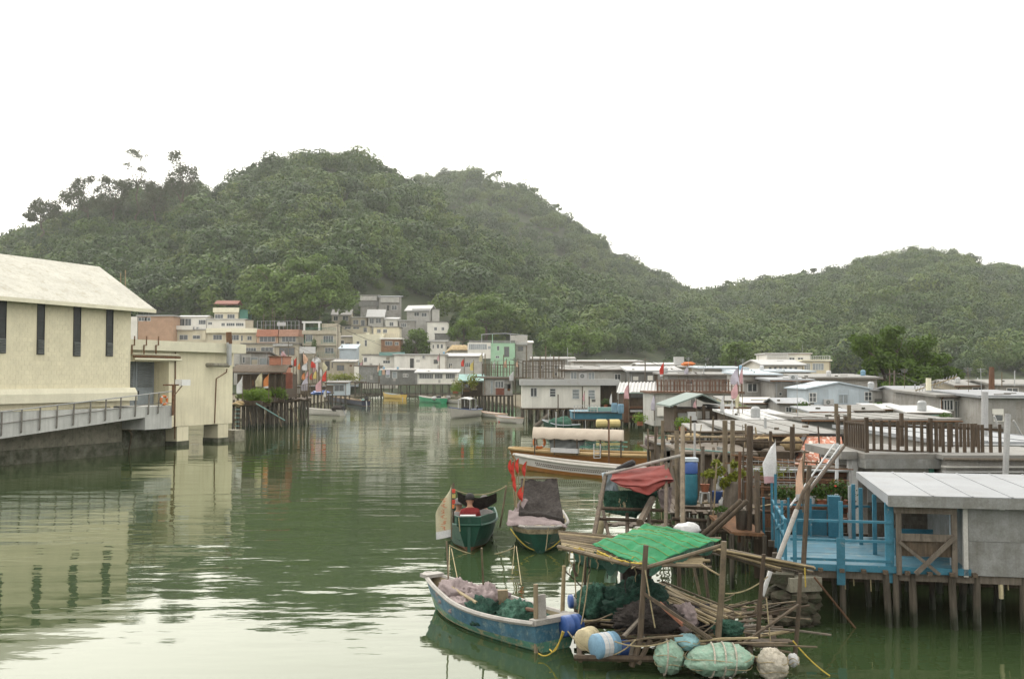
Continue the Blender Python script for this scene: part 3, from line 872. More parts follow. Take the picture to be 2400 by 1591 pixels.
# lone umbrella trees breaking the ridges
for i, (lb, d, bx, lobes) in enumerate([
    ('lone spreading tree at the dip between the two left peaks', 622, (920, 440), [(920, 402, 12, 6, 0), (912, 398, 8, 4, 0)]),
    ('wide gauzy tree right of the second peak', 985, (1165, 430), [(1165, 408, 22, 9, 0), (1148, 412, 12, 7, 0)]),
    ('small flat-topped tree lower on the second ridge', 985, (1255, 470), [(1255, 446, 11, 6, 0), (1246, 442, 7, 4, 0)]),
    ('flat-topped tree near the foot of the second ridge', 985, (1304, 505), [(1304, 483, 12, 6, 0), (1312, 490, 8, 5, 0)]),
    ('lone flat-topped tree standing in the saddle left of the right hill', 905, (1710, 690), [(1710, 661, 13, 4, 0), (1716, 664, 9, 4, 0)]),
    ('twin spreading tree on the left shoulder of the right hill', 905, (1895, 660), [(1903, 634, 14, 6, 0), (1885, 638, 10, 5, 0)]),
    ('gauzy tree just left of the right summit', 905, (2145, 605), [(2145, 586, 14, 7, 0), (2130, 592, 10, 6, 0)]),
]):
    tree_px('ridge_tree', lb, d, bx, lobes, 320, 1.0, 'leaf_hill', trunk=.35, group='lone trees on the ridges', seed=40 + i, shell=.3)
# scrub between the hillside houses
_r = random.Random(77)
_sp = []
while len(_sp) < 900:
    px, t = _r.uniform(290, 1300), _r.uniform(.03, .30)
    p = HM.pt(px, t)
    x, y = topix(p)
    if y > 845 or y < 690:
        continue
    s = _r.uniform(.9, 2.1)
    _sp.append((p + Vector((0, 0, s * .3)), s, _r.uniform(0, 6.28), _r.randrange(6)))
forest('scrub_village', _sp)
# ------------------------------------------------------------------ facades set out from pixels on an upright plane
class Fr:
    """upright plane through pixel column px at depth d, turned by yaw; local x runs along it, local y away from the viewer"""

    def __init__(s, px, d, yaw=0.0, zb=0.0):
        q = P(px, HOR, d)
        s.o = Vector((q.x, q.y, zb))
        s.yaw = yaw
        s.u, s.n, s.zb = Vector((cos(yaw), sin(yaw), 0)), Vector((-sin(yaw), cos(yaw), 0)), zb

    def uv(s, px, py, off=0.0):
        r = ray(px, py)
        e = Vector((0, 0, EYE))
        t = (s.o + s.n * off - e).dot(s.n) / r.dot(s.n)
        q = e + r * t
        return (q - s.o).dot(s.u), q.z - s.zb

    def solve(s, px, py, x):
        """offset at which the pixel lies over local x"""
        lo, hi = -30.0, 60.0
        f = lambda o: s.uv(px, py, o)[0] - x
        a = f(lo)
        for _ in range(60):
            m = (lo + hi) / 2
            if (f(m) > 0) == (a > 0):
                lo = m
            else:
                hi = m
        return lo, s.uv(px, py, lo)[1]

    def root(s, name, label, cat, group=None):
        return T(name, label, cat, s.o, s.yaw, group)


def windowpart(root, x0, x1, z0, z1, y=0.0, nx=2, nz=1, frame='win_white', pane='glass', t=None, name='window', sill=False, proud=.05):
    """a frame standing proud of the wall round recessed panes"""
    w, h = x1 - x0, z1 - z0
    t = t or max(.03, min(.09, w * .09))
    g = G()
    g.bb(x0 - t, x1 + t, y - proud, y + .02, z1, z1 + t)
    g.bb(x0 - t, x1 + t, y - proud, y + .02, z0 - t, z0)
    g.bb(x0 - t, x0, y - proud, y + .02, z0, z1)
    g.bb(x1, x1 + t, y - proud, y + .02, z0, z1)
    for i in range(1, nx):
        c = x0 + w * i / nx
        g.bb(c - t * .4, c + t * .4, y - proud * .8, y + .01, z0, z1)
    for i in range(1, nz):
        c = z0 + h * i / nz
        g.bb(x0, x1, y - proud * .78, y + .01, c - t * .35, c + t * .35)
    if sill:
        g.bb(x0 - t * 1.8, x1 + t * 1.8, y - proud * 2.5, y, z0 - t * 2, z0 - t)
    wo = g.build(name, frame, root)
    e = t * .3
    for i in range(nx):
        for j in range(nz):
            a, b = x0 + w * i / nx, x0 + w * (i + 1) / nx
            c, d = z0 + h * j / nz, z0 + h * (j + 1) / nz
            G().bb(a + e, b - e, y - .012, y + .004, c + e, d - e).build('pane', pane, wo)
    return wo


# ------------------------------------------------------------------ cream pumping station on the left bank
YW = math.atan2(.917, .40)
PH = Fr(305, 72, YW)
hall = PH.root('pump_house', 'cream pumping station hall with pale pitched roof and slit windows', 'building')
xl = PH.uv(-260, 800)[0]
zb = PH.uv(305, 950)[1]
xe, ze = PH.uv(365, 733, -.9)
yr, zr = PH.solve(233, 632, xe)
slope = (zr - ze) / (yr + .9)
zw = ze + slope * .9 - .12
DEEP = 2 * yr
G().prism([(0, zb), (DEEP, zb), (DEEP, zw), (yr, zr - .18), (0, zw)], 'x', xl, 0).build('wall', 'cream_wall', hall)
# roof: two slabs meeting at the ridge, standing seams as strips
g = G()
for sgn in (0, 1):
    ya, yb = (-.9, yr) if not sgn else (DEEP + .9, yr)
    g.prism([(ya, ze), (yb, zr), (yb, zr + .22), (ya, ze + .22)], 'x', xl - .5, xe)
rf = g.build('roof', 'pale_roof', hall)
G().prism([(-.94, ze - .02), (-.86, ze - .02), (-.86, ze + .24), (-.94, ze + .24)], 'x', xl - .5, xe + .02).build('eaves_edge', 'cream_trim', rf)
# tooth-tiled face: one small proud block per tile, dark joints between
g = G()
rng = random.Random(3)
wins = [(-14, 704, 12, 827), (88.5, 711, 102, 830), (173.5, 719, 187, 834), (250, 726, 263, 834)]
wr = [(PH.uv(a, b), PH.uv(c, d)) for a, b, c, d in wins]
wr = [(p[0], q[0], q[1], p[1]) for p, q in wr]
zt0 = PH.uv(305, 908)[1]
tw, th = .42, .30
nx_, nz_ = int((-xl * .62) / tw), int((zw - zt0) / th)
for i in range(nx_):
    for j in range(nz_):
        x = -(i + 1) * tw + (.5 * tw if j % 2 else 0)
        z = zt0 + j * th
        if x + tw > -.02 or any(a - .2 < x + tw and x < b + .2 and c - .25 < z + th and z < d + .25 for a, b, c, d in wr):
            continue
        k = rng.uniform(.004, .012)
        g.bb(x + .012, x + tw - .015, -k, .01, z + .012, z + th - .015)
g.build('wall_tile', 'cream_tile', hall, kind='stuff')
zb1, zb2 = PH.uv(305, 938)[1], PH.uv(305, 908)[1]
G().prism([(-.42, zb1), (.0, zb1), (.0, zb2), (-.2, zb2), (-.42, zb2 - .35)], 'x', xl, .3).build('base_band', 'cream_trim', hall)
for (a, b, c, d) in wr:
    h = d - c
    w = windowpart(hall, a, b, c, d, -.0, 1, 3, 'dark_metal', 'glass_dark', .03, proud=.05)
    for k in range(9):
        zz = c + h * .28 * (k + .5) / 9
        G().box(((a + b) / 2, -.07, zz), (b - a - .06, .10, h * .018), 0, .5).build('louvre_slat', 'louvre', w)
# wing with the machine doors
PW = Fr(401, 80, YW)
wing = PW.root('pump_house_wing', 'low flat-roofed cream wing with grey double doors on concrete piers', 'building')
x0w, x1w = PW.uv(296, 900)[0], PW.uv(545, 900)[0]
zt, zbt = PW.uv(401, 800)[1], PW.uv(401, 1000)[1]
zp0 = PW.uv(401, 823)[1]
dx0, dz1 = PW.uv(305, 846)
dx1, dz0 = PW.uv(395, 952)
g = G()
g.bb(dx1, x1w, 0, 12, zbt, zp0)
g.bb(x0w, dx1, 1.6, 12, zbt, zp0)
g.bb(x0w, dx1, 0, 1.6, dz1, zp0)
g.bb(x0w, dx1, -.5, 1.6, zbt, dz0)
g.build('wall', 'cream_wall', wing)
g = G()
g.bb(x0w - .3, x1w + 1.1, -.55, 12.3, zp0, zt)
g.build('parapet', 'cream_trim', wing)
dw = dx1 - dx0
for i in range(2):
    a = dx0 + dw * i / 2
    do = G().bb(a + .04, a + dw / 2 - .04, 1.50, 1.60, dz0, dz1).build('door', 'door_grey', wing)
    for k in range(12):
        z = dz0 + (dz1 - dz0) * (.45 + .045 * k)
        G().box((a + dw / 4, 1.47, z), (dw / 2 - .5, .07, .05), 0, .5).build('louvre_slat', 'louvre', do)
    G().bb(a + .25, a + dw / 2 - .25, 1.47, 1.5, dz0 + .2, dz0 + (dz1 - dz0) * .36).build('lower_panel', 'door_grey', do)
    G().box((a + (dw / 2 - .3 if i == 0 else .3), 1.45, dz0 + 1.1), (.06, .12, .3)).build('handle', 'dark_metal', do)
for k, yy in enumerate((830, 836, 842)):
    z = PW.uv(350, yy, -.3)[1]
    G().tube([(dx0, -.2 - .12 * k, z), (PW.uv(415, yy)[0], -.2 - .12 * k, z)], .09, n=8).build('pipe', 'cream_trim' if k != 1 else 'rust', wing)
for xx in (316, 344, 372):
    x, z = PW.uv(xx, 815, -.6)
    G().tube([(x, -.57, z + .9), (x, -.57, z + .2), (x - .3, -.62, z + .2), (x - .3, -.62, z - .5)], .05).build('pipe_hook', 'rust', wing)
# rusted flue with elbow and thin conduit
a, b = PW.uv(537, 792, -.9), PW.uv(537, 856, -.9)
c = PW.uv(508, 855, -.9)
G().tube([(a[0], -.9, a[1]), (b[0], -.9, b[1])], .22, n=10).build('flue_pipe', 'galv', wing)
G().tube([(a[0] + .05, -.9, a[1] - .5), (a[0] - .05, -.9, a[1] + .5)], .25, n=10).build('flue_cap', 'rust', wing)
G().tube([(b[0], -.9, b[1]), (c[0], -.5, c[1]), (c[0] - .2, .05, c[1])], .17, n=8).build('flue_elbow', 'mud_conc', wing)
pts = [PW.uv(x, y, -.05) for x, y in ((532, 864), (531, 872), (507, 887), (503, 992))]
G().tube([(p[0], -.06, p[1]) for p in pts], .045).build('conduit', 'rust', wing)
x, z = PW.uv(410, 825)
G().tube([(x, -.06, z), (x + .05, -.06, z - 7)], .05).build('conduit', 'rust', wing)
for (xa, xb) in ((416, 443), (512, 536)):
    p, q = PW.uv(xa, 1000)[0], PW.uv(xb, 1000)[0]
    g = G()
    for dy in (0,):
        g.bb(p, q, .05, 1.6, .35, zbt - .01)
    pi_ = g.build('pier', 'cream_wall', wing)
    G().bb(p - .04, q + .04, .0, 1.65, -1.5, .36).build('pier_foot', 'slime_wall', pi_)
G().bb(x0w - 4, x1w - .3, 9, 9.5, -1.5, zbt).build('under_wall', 'slime_wall', wing)
p = PW.uv(548, 1000)[0]
G().bb(x1w - .1, x1w + 1.2, -.4, 1.6, -1.5, .95).build('mooring_block', 'mud_conc', wing)
# walkway on the water side
WK = -1.7
wk = PH.root('walkway', 'grey concrete walkway along the pumping station with thin railings', 'walkway')
xa, xb, xc = PH.uv(-150, 990, WK)[0], PH.uv(340, 978, WK)[0], PH.uv(403, 978, WK)[0]
zA, zB, zC = PH.uv(0, 966, WK), PH.uv(340, 953, WK), PH.uv(403, 950, WK)
lA, lB, lC = PH.uv(0, 1028, WK), PH.uv(340, 978, WK), PH.uv(403, 1003, WK)


def ext(p, q, x):
    return p[1] + (q[1] - p[1]) * (x - p[0]) / (q[0] - p[0])


G().prism([(xa, ext(lA, lB, xa)), (xb, lB[1]), (xb, zB[1]), (xa, ext(zA, zB, xa))], 'y', WK, WK + .25).build('fascia', 'walk_conc', wk)
G().prism([(xb + .01, lC[1]), (xc, lC[1]), (xc, zC[1]), (xb + .01, zB[1])], 'y', WK, WK + 3).build('end_block', 'walk_conc', wk)
G().prism([(xa, ext(zA, zB, xa) - .3), (xb, zB[1] - .3), (xb, zB[1] - .06), (xa, ext(zA, zB, xa) - .06)], 'y', WK + .25, .0).build('deck_slab', 'grey_conc', wk)
tops = []
for x_, yb_ in ((3, 1021), (50, 1014), (93, 1008), (133, 1003), (172, 996), (211, 991), (247, 986), (282, 981), (317, 976), (348, 971), (371, 969), (403, 973)):
    xt, zt_ = PH.uv(x_ + 2, 965 - 48 * x_ / 398, WK - .1)
    xb_, zb_ = PH.uv(x_, yb_, WK - .1)
    tops.append((xt, WK - .1, zt_, (zt_ + zb_) / 2))
    G().tube([(xb_, WK - .06, zb_), (xb_, WK - .1, zb_ + .1), (xt, WK - .1, zt_)], .055, n=6).build('rail_post', 'rail_metal', wk)
ex = (xa, WK - .1, tops[0][2] - .03 * (tops[0][0] - xa) * 0, tops[0][3])
G().tube([ex[:3]] + [t[:3] for t in tops], .04).build('handrail', 'galv', wk)
G().tube([(ex[0], ex[1], ex[3])] + [(t[0], t[1], t[3]) for t in tops], .03).build('mid_rail', 'rail_metal', wk)
sw = PH.root('sea_wall', 'stained concrete sea wall under the grey walkway', 'wall')
xr_ = PH.uv(293, 1030)[0]
G().bb(xa, xr_, .3, 4, .9, PH.uv(293, 985)[1] + .5).build('upper_wall', 'mud_conc', sw)
G().bb(xa, xr_ + .05, .22, 4, -1.5, .92).build('tidal_band', 'slime_wall', sw)
G().bb(xr_ - 8, xr_ + 9, 4.2, 4.6, -1.5, 3.2).build('back_wall', 'slime_wall', sw)
q0, q1 = P(300, 1005, 72), Wz(297, 1058)
tag(G().tube([q0, P(309, 1016, 72), q1 + Vector((0, 0, -1))], .07, n=6).build('loose_pole', 'bamboo_old', loc=q1), 'crooked pole leaning at the end of the sea wall', 'pole')
# floodlight on its bracket post, life ring on the rail
lp = PH.uv(405, 973, WK - .15)
lt = PH.uv(405, 902, WK - .15)
fl = T('floodlight', 'white floodlight on a rusty bracket beside the walkway end', 'lamp', PH.o + PH.u * lp[0] + PH.n * (WK - .15) + Vector((0, 0, lp[1])), YW)
hh = lt[1] - lp[1]
G().tube([(0, 0, 0), (0, 0, hh)], .09).build('post', 'rust', fl)
x2 = PH.uv(427, 900, WK - .15)[0] - lp[0]
G().tube([(-1.0, 0, hh), (x2, 0, hh), ], .06).build('arm', 'rust', fl)
G().tube([(0, 0, hh * .6), (x2, 0, hh - .05)], .04).build('brace', 'rust', fl)
G().bb(x2 - .4, x2 + .5, -.35, .3, hh - .05, hh + .4).build('lamp_head', 'lamp_white', fl)


def ring(name, label, c, r, t, mat, tilt=(0, 0), n=18):
    root = T(name, label, 'life ring', c)
    g = G()
    m = rmat(tilt[0], tilt[1])
    for i in range(n):
        pass
    g.grid(lambda u, v: m @ Vector(((r + t * cos(v * 2 * pi)) * cos(u * 2 * pi), t * sin(v * 2 * pi), (r + t * cos(v * 2 * pi)) * sin(u * 2 * pi))), n, 8)
    g.build('ring', mat, root, smooth=True)
    for k in range(4):
        a = pi / 4 + k * pi / 2
        b = G()
        b.grid(lambda u, v: m @ Vector(((r + t * 1.06 * cos(v * 2 * pi)) * cos(a + (u - .5) * .3), t * 1.06 * sin(v * 2 * pi), (r + t * 1.06 * cos(v * 2 * pi)) * sin(a + (u - .5) * .3))), 2, 8)
        b.build('band', 'plastic_white', root, smooth=True)
    return root


lr = PH.uv(383, 938, WK - .22)
ring('life_ring', 'red life ring hung on the walkway railing', PH.o + PH.u * lr[0] + PH.n * (WK - .28) + Vector((0, 0, lr[1])), .3, .09, 'orange_plastic', (YW, 0))
for k, (xx, yy, lb) in enumerate(((283, 640, 'shorter thin mast behind the pale roof edge'), (294, 633, 'taller thin mast behind the pale roof edge'))):
    b = P(xx, 800, 110)
    tag(G().tube([b, P(xx, yy, 110)], .06, n=5).build('thin_mast', 'bamboo', loc=b), lb, 'mast')
# ------------------------------------------------------------------ houses
def roofslab(root, typ, mat, W, D, z, over, th, rise, rib=0, name='roof'):
    g = G()
    o = over
    if typ == 'flat':
        g.bb(-o, W + o, -o, D + o, z, z + th)
    elif typ == 'shed':
        k = rise / D
        g.prism([(-o, z - k * o), (D + o, z + rise + k * o), (D + o, z + rise + k * o + th), (-o, z - k * o + th)], 'x', -o, W + o)
    elif typ == 'gx':
        k = rise / (D / 2)
        g.prism([(-o, z - k * o), (D / 2, z + rise), (D + o, z - k * o), (D + o, z - k * o + th), (D / 2, z + rise + th), (-o, z - k * o + th)], 'x', -o, W + o)
    elif typ == 'gy':
        k = rise / (W / 2)
        g.prism([(-o, z - k * o), (W / 2, z + rise), (W + o, z - k * o), (W + o, z - k * o + th), (W / 2, z + rise + th), (-o, z - k * o + th)], 'y', -o, D + o)
    ro = g.build(name, mat, root)
    if rib and typ in ('flat', 'shed', 'gx'):
        n = int((W + 2 * o) / rib)
        yb = D + o if typ != 'gx' else D / 2
        kf = {'flat': 0, 'shed': rise / D, 'gx': rise / (D / 2)}[typ]
        for i in range(n + 1):
            x = -o + (W + 2 * o) * i / n
            h = .035
            a, b = (-o - .01, z + th - kf * o), (yb, z + th + kf * yb)
            q = G().prism([(a[0], a[1] - .005), (b[0], b[1] - .005), (b[0], b[1] + h), (a[0], a[1] + h)], 'x', max(-o, x - .03), min(W + o, x + .03))
            q.build('roof_rib', mat, ro)
    return ro


def acunit(root, x0, x1, z0, z1, y=0.0):
    a = G().bb(x0, x1, y - .38, y - .06, z0, z1).build('air_conditioner', 'plastic_white', root)
    r = min(x1 - x0, z1 - z0) * .36
    G().lathe([(r, -.012), (r, .01)], (x0 + (x1 - x0) * .4, y - .385, (z0 + z1) / 2), 14, 'y').build('fan_grille', 'louvre', a)
    G().lathe([(r * .25, -.02), (r * .25, .0)], (x0 + (x1 - x0) * .4, y - .398, (z0 + z1) / 2), 8, 'y').build('fan_hub', 'galv', a)
    G().bb(x0 + .03, x1 - .03, y - .36, y, z0 - .06, z0 - .01).build('bracket', 'rust', a)
    return a


def railing(root, p, q, h, mat, n, post=.04, bal=.02, rails=2, name='railing', w=False):
    """posts, rails and balusters between two points (local coordinates), each piece its own part"""
    p, q = Vector(p), Vector(q)
    up = Vector((0, 0, h))
    ro = G().beam(p + up, q + up, post * 1.3, post).build(name, mat, root, w=w)
    for k in range(1, rails):
        z = Vector((0, 0, h * (1 - k / rails)))
        G().beam(p + z, q + z, post, post * .8).build('rail', mat, ro, w=w)
    for i in range(n + 1):
        a = p.lerp(q, i / n)
        big = i in (0, n)
        r = post if big else bal
        G().box(a + up / 2, (r * 1.6, r * 1.6, h * (1.06 if big else 1)), 0).build('post' if big else 'baluster', mat, ro, w=w)
    return ro


def stilts(root, pts, ztop, r, mat='stilt_wood', zbot=-1.6, seed=0, name='stilt'):
    rng = random.Random(seed)
    for x, y in pts:
        dx, dy = rng.gauss(0, .06), rng.gauss(0, .06)
        rr = r * rng.uniform(.75, 1.25)
        G().tube([(x + dx, y + dy, zbot), (x + dx * .4 + rng.gauss(0, .03), y + dy * .4, (ztop + zbot) / 2), (x, y, ztop)], rr * 1.1, rr * .9, 7).build(name, mat, root)


def weather(root, W, H, D, roof, seed, d):
    """gutter, downpipe, patch sheets, roof weights, vents and thin masts"""
    rng = random.Random(seed)
    o = roof[2] if roof else 0
    if roof and roof[0] != 'gy':
        G().tube([(-o, -o - .06, H + .02), (W + o, -o - .06, H - .02)], .055, n=6).build('gutter', rng.choice(('galv', 'wood_grey', 'rust')), root)
        x = rng.choice((.15, W - .15))
        G().tube([(x, -o - .05, H), (x, -.1, H - .25), (x, -.1, .1)], .045, n=6).build('downpipe', rng.choice(('galv', 'white_pipe', 'rust')), root)
    for k in range(rng.randint(1, 3)):
        w, h = rng.uniform(.4, 1.1), rng.uniform(.4, 1.2)
        x, z = rng.uniform(0, max(.1, W - w)), rng.uniform(0, max(.05, H - h))
        if h < H and w < W:
            G().bb(x, x + w, -.036, -.02, z, z + h).build('patch_sheet', rng.choice(('grey_tin', 'rust', 'wood_mid', 'grey_tin_light', 'dark_tin', 'tan_wall')), root)
    if not roof:
        return
    zt = H + roof[3]
    rise = roof[4] if len(roof) > 4 else 0
    for k in range(int(min(10, W * .7)) if d < 160 else 2):
        y = rng.uniform(.2, D * .45)
        zz = zt + (rise * y / D if roof[0] == 'shed' else rise * y / (D / 2) if roof[0] == 'gx' else 0)
        x = rng.uniform(0, W)
        q = rng.random()
        if roof[0] == 'gy':
            break
        if q < .45:
            G().box((x, y, zz + .05), (rng.uniform(.2, .4), .2, .12), rng.uniform(0, 3)).build('roof_weight', rng.choice(('rock', 'wood_grey', 'grey_conc')), root)
        elif q < .62:
            G().box((x, y, zz + .03), (rng.uniform(.8, 2.0), .12, .06), rng.uniform(-.4, .4)).build('roof_plank', 'wood_grey', root)
        elif q < .74:
            G().tube([(x, y, zz - .1), (x, y, zz + rng.uniform(.4, .7))], .07, n=8).build('vent_pipe', 'galv', root)
        elif q < .9:
            h = rng.uniform(1.0, 2.6)
            m = G().tube([(x, y, zz - .1), (x + rng.gauss(0, .06), y, zz + h)], .022, n=5).build('mast', rng.choice(('bamboo_old', 'galv')), root)
            if rng.random() < .6:
                for j in range(3):
                    G().tube([(x - .35 + .06 * j, y, zz + h * .95 - .12 * j), (x + .35 - .06 * j, y, zz + h * .95 - .12 * j)], .012, n=4).build('aerial_rod', 'galv', m)
        elif d > 60:
            b = G().lathe([(.28, 0), (.30, .1), (.30, .55), (.2, .68), (.05, .7)], (x, y, zz), 12).build('roof_tank', rng.choice(('plastic_white', 'drum_ltblue', 'galv')), root)


def house(name, label, rect, d, dep, wall, roof=None, yaw=0.0, win=(), doors=(), ac=(), bands=(), rails=(), down=0.0, cat='house', group=None, stilt=None, boards=0):
    x0, yt, x1, yb = rect
    F0 = Fr(x0, d, yaw)
    zb = F0.uv(x0, yb)[1] - down
    F = Fr(x0, d, yaw, zb)
    root = F.root(name, label, cat, group)
    W = F.uv(x1, (yt + yb) / 2)[0]
    H = F.uv(x0, yt)[1]
    if roof and roof[0] == 'gy':
        wo = G().prism([(0, 0), (W, 0), (W, H), (W / 2, H + roof[4]), (0, H)], 'y', 0, dep).build('wall', wall, root)
    elif roof and roof[0] == 'gx':
        wo = G().prism([(0, 0), (dep, 0), (dep, H), (dep / 2, H + roof[4]), (0, H)], 'x', 0, W).build('wall', wall, root)
    elif roof and roof[0] == 'shed':
        wo = G().prism([(0, 0), (dep, 0), (dep, H + roof[4]), (0, H)], 'x', 0, W).build('wall', wall, root)
    else:
        wo = G().bb(0, W, 0, dep, 0, H).build('wall', wall, root)
    if boards:                                   # cladding sheets lapped on the face, each with its own edge
        n = max(2, int(W / boards))
        rng = random.Random(int(x0))
        for i in range(n):
            a, b = W * i / n, W * (i + 1) / n
            k = rng.uniform(.012, .03)
            G().bb(a + .008, b - .008, -k, .005, .02, H - .02 - rng.random() * .02).build('cladding_sheet', wall, wo)
    yo = -.03 if boards else 0.0
    if roof:
        roofslab(root, roof[0], roof[1], W, dep, H, roof[2], roof[3], roof[4] if len(roof) > 4 else 0, roof[5] if len(roof) > 5 else 0)
    for w in win:
        a, c = F.uv(w[0], w[3])
        b, e = F.uv(w[2], w[1])
        windowpart(root, a, b, c, e, yo, *(w[4:] if len(w) > 4 else (2, 1)))
    for w in doors:
        a, c = F.uv(w[0], w[3])
        b, e = F.uv(w[2], w[1])
        do = G().bb(a, b, yo - .05, yo + .01, c, e).build('door', w[4] if len(w) > 4 else 'dark_metal', root)
        G().box((b - (b - a) * .15, yo - .08, (c + e) / 2), (.05, .06, .12)).build('handle', 'galv', do)
    for w in ac:
        a, c = F.uv(w[0], w[3])
        b, e = F.uv(w[2], w[1])
        acunit(root, a, b, c, e, yo)
    for w in bands:
        a, c = F.uv(w[0], w[3], -w[5] if len(w) > 5 else 0)
        b, e = F.uv(w[2], w[1], -w[5] if len(w) > 5 else 0)
        pr = w[5] if len(w) > 5 else .3
        G().bb(a, b, -pr, .02, c, e).build(w[6] if len(w) > 6 else 'balcony', w[4], root)
    for w in rails:
        off = w[6] if len(w) > 6 else .8
        a, c = F.uv(w[0], w[3], -off)
        b, e = F.uv(w[2], w[3], -off)
        h = F.uv(w[0], w[1], -off)[1] - c
        railing(root, (a, -off, c), (b, -off, e), h, w[4], w[5], .06, .03)
    if stilt:
        nx, ny, r = stilt
        stilts(root, [(W * (i + .1) / (nx - .8), .15 + dep * .9 * j / max(1, ny - 1)) for i in range(nx) for j in range(ny)], .05, r, zbot=-zb - 1.4, seed=int(x0))
        G().bb(-.15, W + .15, -.12, dep, -.18, -.005).build('floor_beam', 'wood_dark', root)
    if d < 320:
        weather(root, W, H, dep, roof, int(x0 + yt), d)
    root_F[root.name] = (F, W, H, dep)
    return root


root_F = {}
# ---- upper left: white terraces under the big tree
house('brick_house', 'salmon brick house with a window band beside the pump roof', (322, 741, 406, 800), 330, 9, 'salmon', ('flat', 'white_roof', .5, .35), down=8,
      win=[(325, 744, 353, 752, 4), (338, 744, 344, 752, 1)], doors=[(309, 753, 317, 795)], bands=[(306, 742, 322, 800, 'white_wall', .4, 'porch_column'), (306, 752, 322, 756, 'white_wall', .5, 'lintel')])
house('glazed_annexe', 'grey glazed annexe between the brick house and the white sunroom', (379, 745, 417, 766), 342, 6, 'grey_tin', ('shed', 'zinc_roof', .5, .25, .8), down=9, win=[(382, 750, 414, 760, 5)])
house('sunroom_house', 'white flat-roofed house with a glazed rooftop sunroom and cream balcony', (406, 773, 484, 802), 334, 9, 'buff', ('flat', 'white_roof', .4, .3), down=8,
      win=[(421, 785, 440, 796, 2), (452, 786, 469, 794, 2)], bands=[(405, 763, 451, 773, 'white_wall', 1.0, 'balcony'), (474, 775, 482, 797, 'buff', .6, 'pilaster')], ac=[(451, 766, 457, 773), (461, 766, 467, 773)])
house('sunroom', 'white framed rooftop sunroom left of the white terrace house', (417, 743, 484, 772), 337, 7, 'white_wall', ('gx', 'white_roof', .4, .25, .5), down=1,
      win=[(420, 747, 433, 764, 2), (434, 747, 448, 764, 2), (466, 750, 482, 760, 4)])
house('terrace_house', 'long white three-storey terrace house with a cream balcony band', (483, 769, 601, 803), 334, 10, 'buff', None, down=8,
      win=[(500, 785, 520, 796, 3), (540, 785, 560, 797, 3), (565, 786, 569, 799, 1), (580, 788, 590, 797, 2)], bands=[(483, 769, 602, 780, 'cream_trim', 1.2, 'balcony')])
house('terrace_upper_floor', 'white upper storey with a strip of square windows', (484, 749, 575, 769), 336, 9, 'white_wall', ('flat', 'white_roof', .4, .3), down=.2,
      win=[(488, 755, 497, 761, 2), (519, 757, 527, 764, 2), (531, 757, 550, 764, 4), (553, 757, 571, 764, 4)], bands=[(575, 751, 594, 769, 'tan_wall', .1, 'side_wing')])
house('lookout_tower', 'cream rooftop lookout with a red-brown canopy and blank parapet', (501, 732, 558, 748), 338, 6, 'buff', None, down=.4,
      win=[(504, 737, 523, 746, 3), (533, 737, 550, 746, 3)], bands=[(499, 721, 560, 732, 'cream_trim', .5, 'parapet')])
F, W, H, dp = root_F['lookout_tower']
rt = T('roof_canopy', 'red-brown tiled canopy on posts over the lookout', 'canopy', F.o + Vector((0, 0, H + 1.5)), 0)
a, z1 = F.uv(502, 711)
b, _ = F.uv(558, 711)
z1 -= H + 1.5
G().prism([(-.4, z1 - .2), (3, z1 + 1.2), (6.4, z1 - .2), (3, z1 + .9)], 'x', a, b).build('roof', 'red_brown', rt)
for x in (a + .3, (a + b) / 2, b - .3):
    for y in (.2, 5.6):
        G().tube([(x, y, -.2), (x, y, z1)], .1, n=5).build('post', 'wood_mid', rt)
house('green_awning_store', 'dark green netted lean-to on the right of the lookout', (560, 726, 581, 752), 339, 5, 'teal_rail', ('shed', 'net_green', .3, .1, -.6), down=1)
for i, (x0, x1, m, lb) in enumerate(((601, 652, 'orange_tile', 'house with a bright orange tiled mansard and wide windows'), (653, 700, 'brown_tile', 'house with a dull brown tiled mansard and wide windows'))):
    h_ = house('tiled_house', lb, (x0, 788, x1, 805), 330, 8, 'salmon' if i == 0 else 'tan_wall', None, down=7, win=[(x0 + 8, 789, x1 - 7, 801, 4)], group='tiled houses in a row')
    F, W, H, dp = root_F[h_.name]
    zt = F.uv(x0, 772)[1]
    mr = G().prism([(-.9, H - .1), (0.6, zt), (dp, zt), (dp, H - .1)], 'x', 0, W).build('mansard_roof', m, h_)
    for r_ in range(5):
        for c_ in range(9):
            t = (r_ + .5) / 5
            G().box(((c_ + .5) * W / 9, -.9 + 1.5 * t - .06, H - .1 + (zt - H + .1) * t), (W / 9 - .06, .12, (zt - H) / 5 * 1.05), 0, -.55).build('roof_tile', m, mr)
    railing(h_, (0, .5, zt), (W, .5, zt), 2.8, 'galv', 5, .08, .06)
    if i:
        G().bb(F.uv(656, 0)[0], F.uv(676, 0)[0], .2, .4, zt + 1.2, zt + 2.4).build('water_tank', 'plastic_white', h_)
for i, (x, yt) in enumerate(((618, 735), (639, 722), (644, 728), (668, 737), (750, 738))):
    b = P(x, 790, 333)
    tag(G().tube([b, P(x, yt, 333)], .09, n=5).build('antenna_mast', 'bamboo_old', loc=b), ('thin rooftop mast above the orange tiled house', 'tallest rooftop mast over the tiled houses', 'mast paired with the tallest one over the tiled houses', 'rooftop mast above the brown tiled house', 'mast on the green-balconied house with a pale lamp on top')[i], 'mast', 'rooftop masts in the village')
